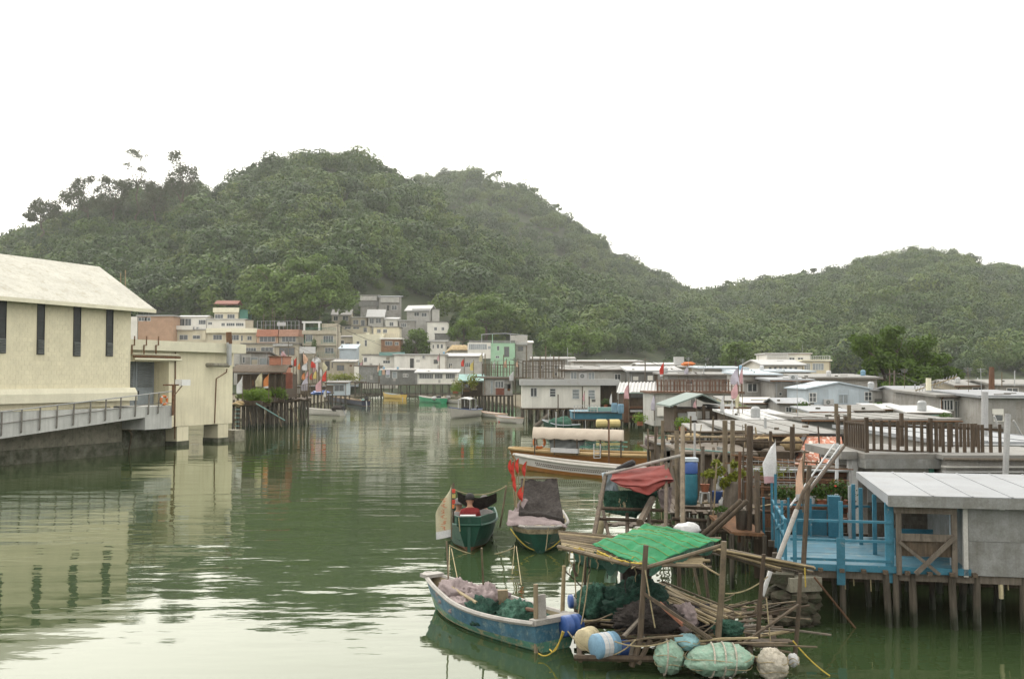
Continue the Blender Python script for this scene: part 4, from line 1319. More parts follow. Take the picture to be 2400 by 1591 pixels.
house('awning_shop', 'low shop with a long dark awning below the tiled houses', (568, 806, 700, 842), 322, 7, 'tan_wall', ('flat', 'dark_tin', .6, .3), down=8, win=[(576, 815, 600, 828, 4), (612, 814, 640, 830, 3), (655, 815, 690, 832, 4, 1, 'win_brown')], bands=[(640, 806, 685, 811, 'white_roof', 1.0, 'awning')])
g_ = house('balcony_block', 'tan three-storey block with green balconies and a white rooftop frame', (715, 777, 788, 846), 326, 9, 'tan_wall', None, down=8,
           win=[(717, 785, 732, 800, 3, 1, 'win_white', 'glass'), (758, 787, 781, 802, 4), (762, 815, 782, 828, 3), (720, 815, 735, 828, 2)],
           bands=[(708, 774, 789, 783, 'tan_wall', .9, 'floor_slab'), (708, 804, 789, 810, 'tan_wall', .9, 'floor_slab'), (712, 836, 789, 841, 'tan_wall', .9, 'floor_slab')],
           rails=[(719, 768, 786, 775, 'teal_rail', 16, 1.0), (714, 797, 732, 806, 'teal_rail', 6, 1.0), (753, 797, 786, 807, 'teal_rail', 9, 1.0), (744, 826, 785, 838, 'teal_rail', 10, 1.0)])
F, W, H, dp = root_F[g_.name]
for (a, b, c, e) in ((711, 755, 715, 777), (746, 755, 750, 777)):
    p, q = F.uv(a, e), F.uv(c, b)
    G().bb(p[0], q[0], -.2, .5, p[1], q[1]).build('frame_post', 'win_white', g_)
p, q = F.uv(708, 757), F.uv(753, 753)
G().bb(p[0], q[0], -.3, .6, p[1], q[1]).build('frame_beam', 'win_white', g_)
p, q = F.uv(753, 776), F.uv(788, 758)
G().bb(p[0], q[0], 1, 8, p[1], q[1]).build('roof_room', 'tan_wall', g_)
b = P(738, 812, 325)
tag(G().leaves((0, 0, 1.2), (.9, .9, 2.8), 500, .22, random.Random(5)).build('climbing_plant', 'leaf_pot', loc=None), 'dark climbing plant between the green balconies', 'plant').location = b + Vector((0, -1.2, -1))
tag(G().bb(0, 5.1, 0, .25, 0, 2.1).build('signboard', 'plastic_white'), 'large blank white signboard below the green balconies', 'sign').location = P(702, 828, 318)
# ---- shacks on the slope
house('slope_shack', 'topmost left grey shack on the slope with pale tin roof', (844, 692, 884, 722), 386, 6, 'grey_tin', ('shed', 'zinc_roof', .5, .25, .5), down=5, bands=[(841, 707, 888, 718, 'dark_tin', .3, 'dark_storey'), (844, 694, 883, 704, 'grey_tin_light', .5, 'tin_panel')], group='shacks up the slope')
house('slope_shack', 'topmost right grey shack with a light overhanging roof', (888, 696, 937, 731), 384, 6, 'grey_tin', ('shed', 'alum_roof', .6, .3, .6), down=5, bands=[(892, 697, 935, 709, 'grey_tin_light', .9, 'tin_panel')], doors=[(907, 716, 912, 728)], win=[(918, 716, 930, 726, 2)], group='shacks up the slope')
house('slope_shack', 'white-roofed shack furthest right on the slope', (953, 727, 1005, 748), 378, 7, 'grey_tin_light', ('gx', 'white_roof', .8, .25, 1.8), down=5, yaw=-.25, win=[(971, 732, 982, 741, 2), (988, 733, 1000, 742, 2)], bands=[(966, 723, 1008, 729, 'white_roof', 1.0, 'awning')], group='shacks up the slope')
house('slope_shack', 'grey shack with a dull roof, leftmost on the slope', (777, 738, 822, 760), 372, 6, 'tan_wall', ('gx', 'zinc_roof', .4, .3, 2.0), down=6, win=[(782, 741, 792, 751, 2), (803, 741, 816, 752, 2)], group='shacks up the slope')
house('slope_shack', 'small shack with the brightest white roof, middle of the slope', (862, 741, 898, 763), 368, 6, 'grey_tin_light', ('gx', 'white_roof', .7, .3, 2.4), down=6, win=[(867, 746, 876, 758, 2, 1, 'win_white'), (881, 746, 893, 757, 2)], group='shacks up the slope')
house('slope_shack', 'tilted grey hut at the right edge of the slope', (1012, 725, 1030, 744), 378, 4, 'grey_tin_light', ('shed', 'zinc_roof', .3, .2, -1.2), yaw=.5, down=4, group='shacks up the slope')
house('slope_shack', 'low white-roofed shack under the right shacks', (903, 748, 932, 766), 366, 5, 'white_wall', ('shed', 'white_roof', .5, .25, .7), down=6, win=[(913, 755, 922, 764, 2)], group='shacks up the slope')
house('slope_shack', 'terraced grey shack with two flat white roof ends', (934, 752, 972, 768), 366, 5, 'grey_tin', ('flat', 'white_roof', .5, .3), down=6, win=[(940, 758, 952, 766, 3)], group='shacks up the slope')
house('slope_shack', 'low brownish shack joined to the leftmost slope shack', (822, 745, 860, 766), 369, 5, 'tan_wall', ('shed', 'grey_tin', .3, .2, .4), down=6, win=[(828, 750, 840, 760, 2), (846, 750, 855, 764, 1)], group='shacks up the slope')
house('open_terrace_house', 'yellowish house with three square openings above the cream house', (800, 765, 866, 782), 360, 6, 'buff', ('flat', 'zinc_roof', .4, .3), down=7, win=[(808, 766, 822, 771, 2), (828, 766, 842, 771, 2), (852, 768, 860, 778, 1)])
house('plain_house', 'plain cream house left of the brown-fronted house', (826, 785, 896, 830), 344, 9, 'cream_trim', ('flat', 'cream_trim', .1, .3), down=6, win=[(855, 797, 860, 811, 1), (836, 800, 842, 810, 1)], bands=[(858, 780, 866, 786, 'cream_trim', -.5, 'chimney')])
house('brown_house', 'brown-fronted house with a white balcony slab', (893, 795, 938, 826), 342, 8, 'brick_brown', ('flat', 'white_wall', .5, .6), down=6, win=[(903, 800, 919, 809, 3), (926, 802, 934, 809, 2)])
house('upper_buff_house', 'buff upper house set back above the brown-fronted house', (875, 767, 936, 791), 350, 7, 'buff', ('flat', 'zinc_roof', .4, .3), down=4, win=[(884, 772, 892, 780, 2), (898, 772, 907, 780, 2)], rails=[(876, 782, 932, 789, 'tan_wall', 12, 1.2)])
house('small_tan_house', 'small tan house tucked between the green balconies and the cream house', (789, 790, 826, 822), 346, 7, 'tan_wall', ('shed', 'grey_tin', .4, .25, .6), down=7, win=[(797, 798, 806, 806, 2), (810, 804, 820, 814, 2, 1, 'win_brown')])
house('white_gable_house', 'white house with two small windows above the dark netted terrace', (1001, 755, 1049, 782), 368, 8, 'white_wall', ('flat', 'zinc_roof', .3, .3), down=8, win=[(1018, 767, 1024, 774, 2), (1035, 767, 1041, 774, 2)])
house('net_terrace', 'dark netted terrace under the white house with two windows', (1018, 782, 1058, 796), 356, 6, 'dark_tin', ('flat', 'net_dark', .2, .1), down=3, bands=[(1003, 782, 1019, 812, 'white_wall', .2, 'stair_wall')])
house('annex_house', 'small white house with three slit windows left of the thatched roof', (1008, 801, 1044, 830), 344, 8, 'white_wall', ('flat', 'white_roof', .9, .6), down=6, win=[(1014, 808, 1017, 816, 1), (1024, 807, 1029, 816, 1), (1033, 807, 1038, 816, 1)], bands=[(1044, 800, 1077, 812, 'grey_tin', -.2, 'side_room')])
# thatch
th_ = T('thatched_hut', 'hut with a shaggy straw roof right of the small white house', 'hut', P(1043, 830, 336))
wd = 65 / FPX * 336
G().bb(.6, wd - .6, .3, 6, -4, 1.2).build('wall', 'tan_wall', th_)
g = G()
rng = random.Random(8)
g.grid(lambda u, v: (u * wd, -.4 + 7 * v, .6 + 2.6 * min(1, 3.2 * min(u, 1 - u) ** .8) * sin(pi * (.12 + .76 * v)) + .18 * mnoise.noise(Vector((u * 14, v * 6, 2)))), 40, 14, .25)
g.build('thatch', 'straw', th_)
m_ = house('mint_house', 'mint green house with a white window gallery on its left', (1150, 806, 1207, 842), 326, 9, 'mint', ('flat', 'mint', .1, .25), down=6, win=[(1165, 811, 1170, 821, 1), (1182, 813, 1193, 836, 2, 1, 'win_brown'), (1162, 834, 1170, 839, 2)], bands=[(1096, 803, 1150, 840, 'white_wall', .4, 'window_gallery')])
F, W, H, dp = root_F[m_.name]
p, q = F.uv(1099, 819, -.4), F.uv(1141, 806, -.4)
windowpart(m_, p[0], q[0], p[1], q[1], -.42, 9, 1, 'win_white', 'glass_pale')
p, q = F.uv(1144, 818, -.4), F.uv(1150, 811, -.4)
windowpart(m_, p[0], q[0], p[1], q[1], -.42, 2, 1, 'win_white', 'glass_pale')
# rooftop frame
pts = [F.uv(x, y) for x, y in ((1128, 784), (1150, 782), (1185, 781), (1237, 786))]
G().tube([(p[0], .5, p[1]) for p in pts], .12).build('frame_beam', 'galv', m_)
for x, y in ((1129, 784), (1154, 783), (1196, 783)):
    p = F.uv(x, y)
    G().tube([(p[0], .5, H - .1), (p[0], .5, p[1])], .12, n=5).build('frame_post', 'mint' if x == 1154 else 'galv', m_)
G().bb(F.uv(1100, 0)[0], W, 1, 7, H + .26, H + 1.2).build('roof_planter', 'dark_tin', m_)
house('hill_shack', 'stacked grey shack leaning against the mint green house', (1208, 804, 1248, 842), 330, 8, 'grey_tin', ('shed', 'grey_tin_light', .4, .3, .8), down=6, win=[(1214, 812, 1226, 822, 2, 1, 'win_brown')], bands=[(1196, 786, 1236, 802, 'grey_tin_light', -1.0, 'upper_room'), (1210, 803, 1236, 808, 'white_roof', .8, 'awning')])
# ---- waterfront row at the head of the channel
house('tin_house', 'blue-grey tin house below the cream house', (795, 818, 834, 862), 318, 7, 'blue_tin', ('shed', 'blue_tin', .4, .25, 1.5), down=6, win=[(802, 842, 815, 852, 2)])
house('lilac_house', 'pale house with turquoise awning below the brown-fronted house', (850, 832, 926, 872), 306, 8, 'white_wall', ('flat', 'zinc_roof', .4, .3), down=5, win=[(853, 838, 860, 848, 1), (898, 845, 914, 851, 3)], bands=[(889, 825, 948, 833, 'turq', 1.2, 'awning')])
house('long_white_house', 'long white two-storey house with an open black doorway', (924, 832, 1045, 873), 300, 9, 'white_wall', ('flat', 'white_roof', .5, .35), down=3, doors=[(961, 840, 970, 866)], win=[(1017, 843, 1026, 852, 2, 1, 'win_brown')], ac=[(990, 833, 997, 840)], boards=1.5)
house('grey_annexe', 'grey annexe with sloping white roof right of the long white house', (1045, 836, 1130, 873), 302, 9, 'grey_tin_light', ('shed', 'white_roof', .5, .3, 1.0), down=3, win=[(1052, 852, 1060, 862, 2), (1090, 850, 1102, 860, 3)])
s_ = house('gallery_house', 'waterside gallery with a row of brown-curtained windows and white roof', (978, 874, 1070, 897), 272, 8, 'white_wall', ('shed', 'white_roof', .8, .3, .8), down=.3,
           win=[(983, 876, 1015, 887, 8, 1, 'win_white', 'glass'), (1019, 876, 1037, 887, 5, 1, 'win_white', 'glass'), (1045, 876, 1066, 887, 5, 1, 'win_white', 'glass')], stilt=(6, 2, .14))
house('concrete_box_house', 'blank grey box house with a white end panel on the waterfront', (831, 858, 888, 893), 288, 8, 'grey_conc', ('flat', 'zinc_roof', .3, .3), down=.5, bands=[(830, 858, 841, 892, 'white_wall', .3, 'end_panel')], stilt=(5, 2, .14))
house('dark_shop_house', 'dim waterside house with a small white window right of the grey box', (890, 868, 976, 897), 285, 8, 'dark_tin', ('shed', 'grey_tin', .4, .25, .5), down=.5, win=[(945, 876, 956, 883, 2), (905, 874, 913, 884, 1, 1, 'win_white', 'glass_pale'), (920, 872, 930, 886, 1, 1, 'win_white', 'glass_pale')], stilt=(5, 2, .14))
house('mid_hut', 'low tan hut between the tin house and the grey box house', (780, 848, 832, 886), 296, 6, 'tan_wall', ('shed', 'grey_tin', .5, .2, .6), down=2, doors=[(762, 846, 772, 868)], win=[(790, 856, 806, 868, 3, 1, 'win_brown')])
house('doorway_shop', 'brown shop with a black doorway under a white lintel', (755, 842, 792, 870), 308, 6, 'tan_wall', ('flat', 'white_roof', .3, .3), down=5, doors=[(762, 846, 773, 867)], win=[(778, 850, 788, 862, 2, 1, 'win_brown')])
bush = T('waterside_scrub', 'yellowish scrub and planks on the bank left of the grey box', 'plants', P(775, 890, 262))
G().leaves((3, 2, .6), (6, 3, 1.5), 900, .28, random.Random(4), None, .4, .2).build('foliage', 'leaf_vine', bush)
G().box((3, 1, -.6), (12, 5, .3)).build('planking', 'wood_mid', bush)
stilts(bush, [(-3 + 1.6 * i, -1 + (i % 3)) for i in range(9)], -.5, .13, zbot=-8)
# ------------------------------------------------------------------ left bank behind the wing: dark shed on stilts
LB = house('boat_shed', 'dark open shed with a long brown rounded roof beside the pump wing', (556, 876, 670, 925), 112, 6, 'wood_dark', None, cat='shed', stilt=(11, 3, .12), down=.2)  # closed dark box stands in for the shaded open interior
F, W, H, dp = root_F['boat_shed']
g = G()
g.grid(lambda u, v: (-.4 + (W + .6) * u, -.9 + 3.4 * v, H - .05 + 1.1 * sin(pi * min(1, .08 + .6 * v)) + .05 * mnoise.noise(Vector((u * 20, v * 3, 1)))), 26, 10, .12)
g.build('roof', 'wood_mid', LB)
for i, x in enumerate((.4, W * .3, W * .52, W * .8, W - .3)):
    G().bb(x - .09, x + .09, -.45, -.25, 0, H).build('post', 'wood_mid', LB)
for i in range(12):
    x = W * (i + .5) / 12
    G().bb(x - W / 26, x + W / 26, -.03, .0, .05, H - .1).build('wall_board', 'wood_dark', LB)  # dark boards fill the opening in place of interior shade
house('tin_room', 'grey tin room with sliding panels on top of the dark shed', (566, 826, 629, 858), 116, 6, 'grey_tin', ('shed', 'dark_tin', .3, .15, -.7), cat='shed', win=[(588, 838, 604, 854, 1, 1, 'galv', 'glass_pale'), (609, 839, 626, 854, 1, 1, 'galv', 'glass_pale'), (569, 833, 574, 850, 1)], down=2.2)
house('tin_store', 'plain tin store left of the sliding-panel room', (548, 822, 566, 858), 118, 6, 'grey_tin_light', ('flat', 'zinc_roof', .1, .1), cat='shed', down=2.2)
house('orange_box', 'orange-red plank box on the end of the dark shed roof', (631, 836, 664, 858), 113, 4, 'orange_tile', ('flat', 'red_brown', .1, .08), cat='crate', down=2)
tag(G().grid(lambda u, v: (.75 * (u - .5) + .06 * sin(u * 25), .25 * sin(u * 3.1), -1.75 * v), 14, 6, .04, (0, 1, 0)).build('curtain', 'red_brown'), 'rust-red curtain hanging at the right end of the dark shed', 'curtain').location = P(678, 873, 110)
# plank deck on stilts with planters
dk = T('plank_deck', 'sagging plank deck on stilts in front of the dark shed', 'deck', Wz(640, 995))
a, b = P(545, 950, 104), P(728, 934, 118)
fn = lambda u, v: P(545 + 183 * u, 948 - 14 * u - 4 * v, 103 + 15 * u + 5 * v)
rng = random.Random(12)
for i in range(26):
    u0, u1 = i / 26, (i + .94) / 26
    p, q = fn((u0 + u1) / 2, 0), fn((u0 + u1) / 2, 1)
    p.z += rng.uniform(-.06, .06)
    G().beam(p - (q - p) * .1, q, .52, .07).build('plank', 'wood_mid', dk, w=True)
for v in (0, .95):
    G().tube([fn(u / 6, v) + Vector((0, 0, -.15 + rng.uniform(-.06, .06))) for u in range(7)], .1).build('bearer', 'wood_dark', dk, w=True)
for i in range(20):
    u = (i + .3) / 20
    for v in (.02, .6):
        p = fn(u, v) + Vector((rng.uniform(-.2, .2), 0, rng.choice((-.1, -.1, .4))))
        G().tube([p, Vector((p.x + rng.gauss(0, .12), p.y + rng.gauss(0, .1), -1.4))], rng.uniform(.06, .11), n=6).build('stilt', 'stilt_wood', dk, w=True)
for (x0, y0, x1, y1) in ((600, 945, 668, 985), (625, 960, 618, 992), (680, 945, 700, 990), (585, 965, 590, 995), (650, 962, 660, 1000)):
    G().tube([P(x0, y0, 103), P(x1, y1, 103)], .06).build('leaning_pole', 'turq' if x0 == 600 else 'bamboo_old', dk, w=True)
railing(dk, P(672, 938, 116), P(727, 928, 120), 1.5, 'bamboo_old', 14, .05, .035, 2, w=True)
for i, (x, y, rx, lb) in enumerate(((590, 932, 25, 'bright green bush in a trough, leftmost on the plank deck'), (616, 934, 20, 'bright green bush in the middle of the plank deck'), (650, 926, 20, 'bright green bush at the right end of the plank deck'))):
    d = 104 + i * 4
    p = P(x, y + 12, d)
    s = d / FPX
    pl = T('planter_bush', lb, 'plant', p, 0, 'bushes on the plank deck')
    G().bb(-rx * s * .9, rx * s * .9, -.35, .35, -.25, .25).build('trough', 'wood_dark', pl)
    sub = [(Vector((_r.uniform(-.6, .6), _r.uniform(-.4, .4), _r.uniform(-.4, .4))), _r.uniform(.4, .6)) for _ in range(7)]
    G().leaves((0, 0, .75), (rx * s * 1.5, .9, 1.0), 2600, .11, random.Random(60 + i), sub, .6, .5, .4).build('foliage', 'leaf_bush', pl)
tag(G().blob((0, 0, 0), (.55, .4, .3), 5, .25).build('dry_heap', 'straw'), 'heap of orange dry leaves left of the deck bushes', 'heap').location = P(560, 946, 103)
# small ladder and frames at the wing's corner
ld = T('ladder', 'narrow green ladder beside the pump wing corner', 'ladder', P(556, 1000, 98))
for x in (-.25, .25):
    G().tube([(x, 0, -.6), (x, .1, 2.0)], .05).build('stile', 'wood_dark', ld)
for k in range(5):
    G().tube([(-.25, .03, .1 + .4 * k), (.25, .03, .1 + .4 * k)], .04).build('rung', 'turq', ld)
# blue-grey boat shelter further up
bs = house('boat_shelter', 'blue-grey panelled shelter over the moored dark boat', (765, 897, 812, 926), 208, 5, 'blue_tin', ('shed', 'dark_tin', .4, .15, .3), cat='shed', win=[(784, 902, 806, 916, 2, 1, 'galv', 'glass')], stilt=(5, 2, .1))
# second stilt platform crowded with flags
p2 = house('flag_platform', 'low brown stilt platform where the flags cluster', (690, 905, 762, 922), 170, 8, 'wood_mid', ('flat', 'wood_mid', .3, .15), cat='platform', stilt=(9, 3, .1))
tag(G().blob((0, 0, 0), (1.6, .8, .35), 3, .2).build('blue_tarp_roll', 'drum_blue'), 'rolled dark blue tarp on the flag platform edge', 'tarp').location = P(750, 920, 166)
# ------------------------------------------------------------------ right bank, from far to near
ZR = 'zinc_roof'
# rows of low far roofs
for lb, rc, d, dep, wl_, rf_, wn_ in (
    ('low grey house with a gently arched pale roof, far rooftops', (1248, 842, 1345, 872), 235, 12, 'grey_tin', ('gx', ZR, .5, .25, .5), [(1262, 856, 1272, 864), (1300, 856, 1312, 864)]),
    ('long flat-roofed house behind the air-conditioned grey house', (1345, 848, 1500, 872), 210, 12, 'grey_tin_light', ('shed', 'white_roof', .6, .25, .35), [(1420, 858, 1434, 866), (1460, 858, 1476, 866)]),
    ('white-roofed house left of the far chimney box', (1500, 856, 1582, 876), 190, 10, 'grey_tin', ('gx', 'white_roof', .6, .25, .35), [(1520, 862, 1532, 870)]),
    ('low house with an orange bundle on its pale roof', (1582, 862, 1660, 880), 170, 10, 'tan_wall', ('shed', ZR, .5, .2, .3), [(1600, 867, 1612, 875)]),
    ('tan low house before the round green tree', (1650, 864, 1745, 890), 150, 10, 'grey_tin_light', ('shed', 'blue_tin', .6, .2, .3), [(1690, 873, 1704, 884)]),
    ('long pale roof strip behind the grey window house', (1735, 872, 1900, 890), 140, 10, 'grey_tin_light', ('shed', 'blue_tin', .6, .2, .3), [(1840, 876, 1850, 884)]),
    ('zinc-roofed house behind the pale blue gable', (1890, 888, 2056, 915), 118, 10, 'grey_tin', ('shed', ZR, .5, .25, .4), [(1905, 893, 1918, 902)]),
    ('low tan house beyond the right antenna', (2242, 905, 2330, 925), 118, 9, 'tan_wall', ('gx', ZR, .5, .2, .6), [(2280, 909, 2318, 922, 3)]),
    ('low grey house at the far right edge', (2330, 903, 2450, 928), 115, 9, 'grey_tin', ('gx', ZR, .5, .2, .5), [(2360, 910, 2385, 922, 2)]),
):
    house('low_house', lb, rc, d, dep, wl_, rf_, win=[w if len(w) > 4 else w + (2, 1) for w in wn_], down=2.5, group='far rooftops on the right bank')
tag(G().bb(-.9, .9, 0, 1.2, -.5, 1.3).build('roof_box', 'plastic_white'), 'white box with a dark vent on the far rooftop', 'box').location = P(1592, 852, 190)
tag(G().blob((0, 0, 0), (1.2, .5, .35), 3, .2).build('orange_bundle', 'orange_plastic'), 'orange bundle lying on a far roof', 'bundle').location = P(1612, 853, 172)
# white villa
v_ = house('white_villa', 'white two-storey house with a row of small windows at the foot of the hill', (1790, 856, 1880, 878), 205, 12, 'white_wall', ('gx', 'white_roof', .8, .3, 1.0), yaw=.1, down=4, win=[(1802 + 12 * i, 860, 1808 + 12 * i, 869, 1) for i in range(6)])
house('white_villa_upper', 'white railed terrace storey above the white two-storey house', (1797, 830, 1900, 852), 214, 9, 'white_wall', ('flat', 'white_roof', .3, .3), down=3, rails=[(1797, 830, 1846, 838, 'win_white', 16, .5)], win=[(1850, 838, 1862, 848, 2), (1870, 838, 1882, 848, 2)])
house('cream_flat', 'cream block with pale balcony doors right of the white villa', (1882, 846, 1946, 876), 208, 9, 'buff', ('flat', 'cream_trim', .3, .3), down=4, win=[(1886, 852, 1898, 866, 3, 1, 'win_white', 'glass_pale'), (1905, 852, 1930, 867, 4, 1, 'win_white', 'glass_pale')], rails=[(1885, 834, 1945, 846, 'win_white', 14, .1)])
# ---- channel side, left part
house('grey_stilt_house', 'grey stilt house with a white shutter window and brown door panel', (1134, 886, 1201, 926), 158, 7, 'grey_tin', ('flat', ZR, .5, .25), win=[(1161, 894, 1180, 908, 3), (1150, 892, 1155, 922, 1, 1, 'win_white', 'glass_pale')], doors=[(1162, 909, 1182, 925, 'red_brown')], stilt=(8, 3, .16), boards=1.1)
sh = house('canopy_shack', 'dark cluttered shack under a small green canopy', (1082, 892, 1130, 926), 172, 6, 'wood_dark', ('gx', 'turq', .6, .15, 1.0), cat='hut', win=[(1090, 900, 1098, 908, 1, 1, 'wood_pale', 'glass')], bands=[(1104, 910, 1118, 914, 'wood_pale', .5, 'shelf'), (1086, 914, 1100, 918, 'rust', .5, 'shelf')], stilt=(7, 3, .15))
for i in range(2):
    tag(G().leaves((0, 0, 0), (1.2, .8, 1.6), 420, .17, random.Random(80 + i), None, .4, .3).build('hanging_plant', 'leaf_vine', loc=None), ('yellow-green bush left of the canopy shack', 'green climber on the front of the canopy shack')[i], 'plant').location = P((1072, 1108)[i], (905, 892)[i], 169)
for lb, p, q, h, d1, d2 in (('brown railed roof deck above the grey stilt house', (1130, 880), (1216, 882), 1.9, 166, 163), ('long bamboo-railed roof deck behind the white stilt house', (1226, 886), (1322, 884), 2.4, 140, 140)):
    a, b = P(p[0], p[1], d1), P(q[0], q[1], d2)
    rd = T('roof_deck', lb, 'deck', a)
    railing(rd, a, b, h, 'wood_mid', 16, .08, .05, 3, w=True)
    railing(rd, a + Vector((0, 5, 0)), b + Vector((0, 5, 0)), h, 'wood_mid', 12, .08, .05, 2, w=True)
    G().beam(a + Vector((0, 2.5, -.2)), b + Vector((0, 2.5, -.2)), 6, .2).build('deck_floor', 'wood_mid', rd, w=True)
    for i in range(6):
        c = a.lerp(b, (i + .5) / 6) + Vector((0, (i % 2) * 5, 0))
        G().tube([Vector((c.x, c.y, -1)), c + Vector((0, 0, h * (1.3 if i % 3 else 1.9)))], .08).build('pole', 'bamboo_old', rd, w=True)
house('under_deck_house', 'tin house carrying the bamboo-railed roof deck', (1224, 888, 1322, 925), 141, 5, 'grey_tin', None, win=[(1300, 873, 1306, 880, 1)], stilt=(6, 2, .15))
ws = house('white_stilt_house', 'long white stilt house with a thick white roof and four windows', (1223, 903, 1407, 956), 122, 7, 'white_wall', None, win=[(1244, 909, 1258, 929, 2, 1, 'win_white', 'glass'), (1289, 911, 1302, 929, 1, 3, 'win_white', 'glass'), (1342, 913, 1357, 934, 1, 3, 'win_white', 'glass_pale'), (1379, 914, 1394, 934, 1, 3, 'win_white', 'glass_pale')], stilt=(11, 3, .16), boards=1.2)
F, W, H, dp = root_F[ws.name]
x1 = F.uv(1452, 900, -.6)[0]
G().bb(-.25, x1, -.6, dp + .4, H, H + .75).build('roof', 'white_roof', ws)
px0, px1 = W, F.uv(1447, 930)[0]
G().bb(px0, px1, 1.2, dp, .0, H).build('porch_wall', 'wood_mid', ws)
G().bb(px0, px1 + .1, -.3, 1.3, -.15, .02).build('porch_floor', 'wood_mid', ws)
railing(ws, (px0 + .05, -.2, .02), (px1, -.2, .02), 1.0, 'wood_mid', 7)
for x, y0, y1 in ((1308, 924, 958), (1365, 905, 958), (1381, 928, 960)):
    p, q = F.uv(x, y1, -.8), F.uv(x, y0, -.8)
    G().tube([(p[0], -.8, p[1] - 3), (q[0], -.8, q[1])], .07).build('pole', 'wood_mid', ws)
# corrugated white awning
aw = T('corrugated_awning', 'white corrugated awning at the right end of the white stilt house', 'awning', P(1447, 955, 117))
a, b, c, d_ = P(1452, 896, 121), P(1541, 895, 121), P(1538, 921, 116), P(1445, 920, 116)
g = G()
qf = quadpatch(a, b, c, d_)
g.grid(lambda u, v: qf(u, v) + Vector((0, 0, .07 * sin(u * 2 * pi * 11))), 88, 2, .04)
g.build('sheet', 'white_roof', aw, w=True)
for q in (c, d_, a, b):
    G().tube([q - Vector((0, 0, .05)), Vector((q.x, q.y, -1))], .08).build('post', 'wood_mid', aw, w=True)
house('dark_porch_house', 'dark red-brown open house with shelves under the white awning', (1462, 922, 1532, 985), 114, 5, 'wood_dark', ('flat', 'turq', .2, .1), bands=[(1478, 922, 1522, 932, 'dark_metal', .3, 'shade'), (1476, 952, 1526, 957, 'wood_red', .6, 'shelf'), (1478, 961, 1506, 965, 'plastic_white', .7, 'table'), (1476, 975, 1524, 979, 'wood_red', .6, 'shelf'), (1462, 925, 1475, 990, 'wood_red', .3, 'side_board')], stilt=(5, 2, .15))
ac_ = house('aircon_house', 'grey house with a big air conditioner between paired windows', (1322, 868, 1476, 897), 148, 8, 'grey_tin_light', ('gx', ZR, .6, .25, .6), down=3, win=[(1338, 872, 1351, 888, 2, 1, 'win_white', 'glass_pale'), (1380, 873, 1393, 889, 2, 1, 'win_white', 'glass_pale'), (1441, 877, 1454, 892, 2, 1, 'win_white', 'glass')], ac=[(1356, 874, 1376, 888)], boards=1.0)
house('dark_tin_house', 'dark grey house with two pale vents right of the air-conditioned house', (1477, 871, 1592, 900), 142, 8, 'dark_tin', ('shed', 'white_roof', .6, .25, .6), down=3, bands=[(1484, 882, 1496, 891, 'white_wall', .1, 'vent_panel'), (1518, 880, 1530, 891, 'white_wall', .1, 'vent_panel')])
# roof-deck house with red-brown railing
rdk = house('deck_house', 'pale grey house with a red-brown railed roof deck', (1531, 922, 1737, 975), 102, 8, 'grey_tin_light', ('flat', 'wood_red', .3, .2), down=1, win=[(1578, 938, 1590, 948, 2)], boards=1.2, bands=[(1541, 955, 1560, 975, 'white_wall', .3, 'side_panel')])
F, W, H, dp = root_F[rdk.name]
railing(rdk, (F.uv(1541, 920)[0], -.2, H + .2), (W, -.2, H + .2), F.uv(1541, 893)[1] - H - .2, 'wood_red', 26, .07, .06, 2)
railing(rdk, (F.uv(1560, 920)[0], 6, H + .2), (W, 6, H + .2), 1.2, 'wood_red', 16, .07, .06, 2)
house('shuttered_house', 'grey house behind the red-brown railing with one dark window', (1565, 880, 1740, 910), 118, 8, 'grey_tin', ('shed', ZR, .6, .2, .25), down=3, win=[(1694, 890, 1704, 898, 1, 1, 'wood_dark', 'glass'), (1610, 890, 1625, 900, 2)])
house('window_house', 'grey house with a shaded double window beside the tall pink flags', (1742, 880, 1822, 945), 106, 8, 'grey_tin_light', ('shed', 'blue_tin', .5, .2, .3), down=2, win=[(1753, 899, 1773, 917, 2, 1, 'win_white', 'glass')], bands=[(1748, 890, 1777, 895, 'wood_grey', .6, 'awning'), (1810, 910, 1840, 925, 'grey_tin', .2, 'tin_panel')], boards=1.0)
house('grey_block_house', 'plain grey house behind the sloping ladder, left of the blue gable', (1815, 893, 1893, 960), 100, 8, 'grey_tin', ('shed', 'alum_roof', .6, .2, .3), down=2, win=[(1826, 920, 1832, 926, 1)], ac=[(1848, 878, 1868, 890)], bands=[(1868, 925, 1888, 950, 'tan_wall', .3, 'water_heater')])
bg = house('blue_gable_house', 'pale blue gabled house with two windows and an air conditioner', (1893, 911, 2037, 964), 92, 7, 'blue_tin', ('gy', 'blue_tin', .25, .12, .55), down=2, win=[(1897, 921, 1912, 941, 2, 2, 'win_white', 'glass'), (1966, 925, 1986, 945, 2, 1, 'blue_tin', 'glass_pale'), (2027, 919, 2042, 938, 2, 2, 'win_white', 'glass')], ac=[(1929, 935, 1951, 949)], boards=.9)
F, W, H, dp = root_F[bg.name]
p, q = F.uv(1893, 962, -.8), F.uv(2036, 948, -.8)
G().prism([(-.9, p[1]), (0, q[1]), (0, q[1] - .1), (-.9, p[1] - .1)], 'x', 0, W).build('lower_roof', 'white_roof', bg)
house('blue_side_wing', 'pale grey side wing on the right of the blue gable', (2037, 915, 2081, 962), 93, 6, 'grey_tin_light', ('flat', ZR, .15, .12), yaw=.15, down=2, boards=.8)
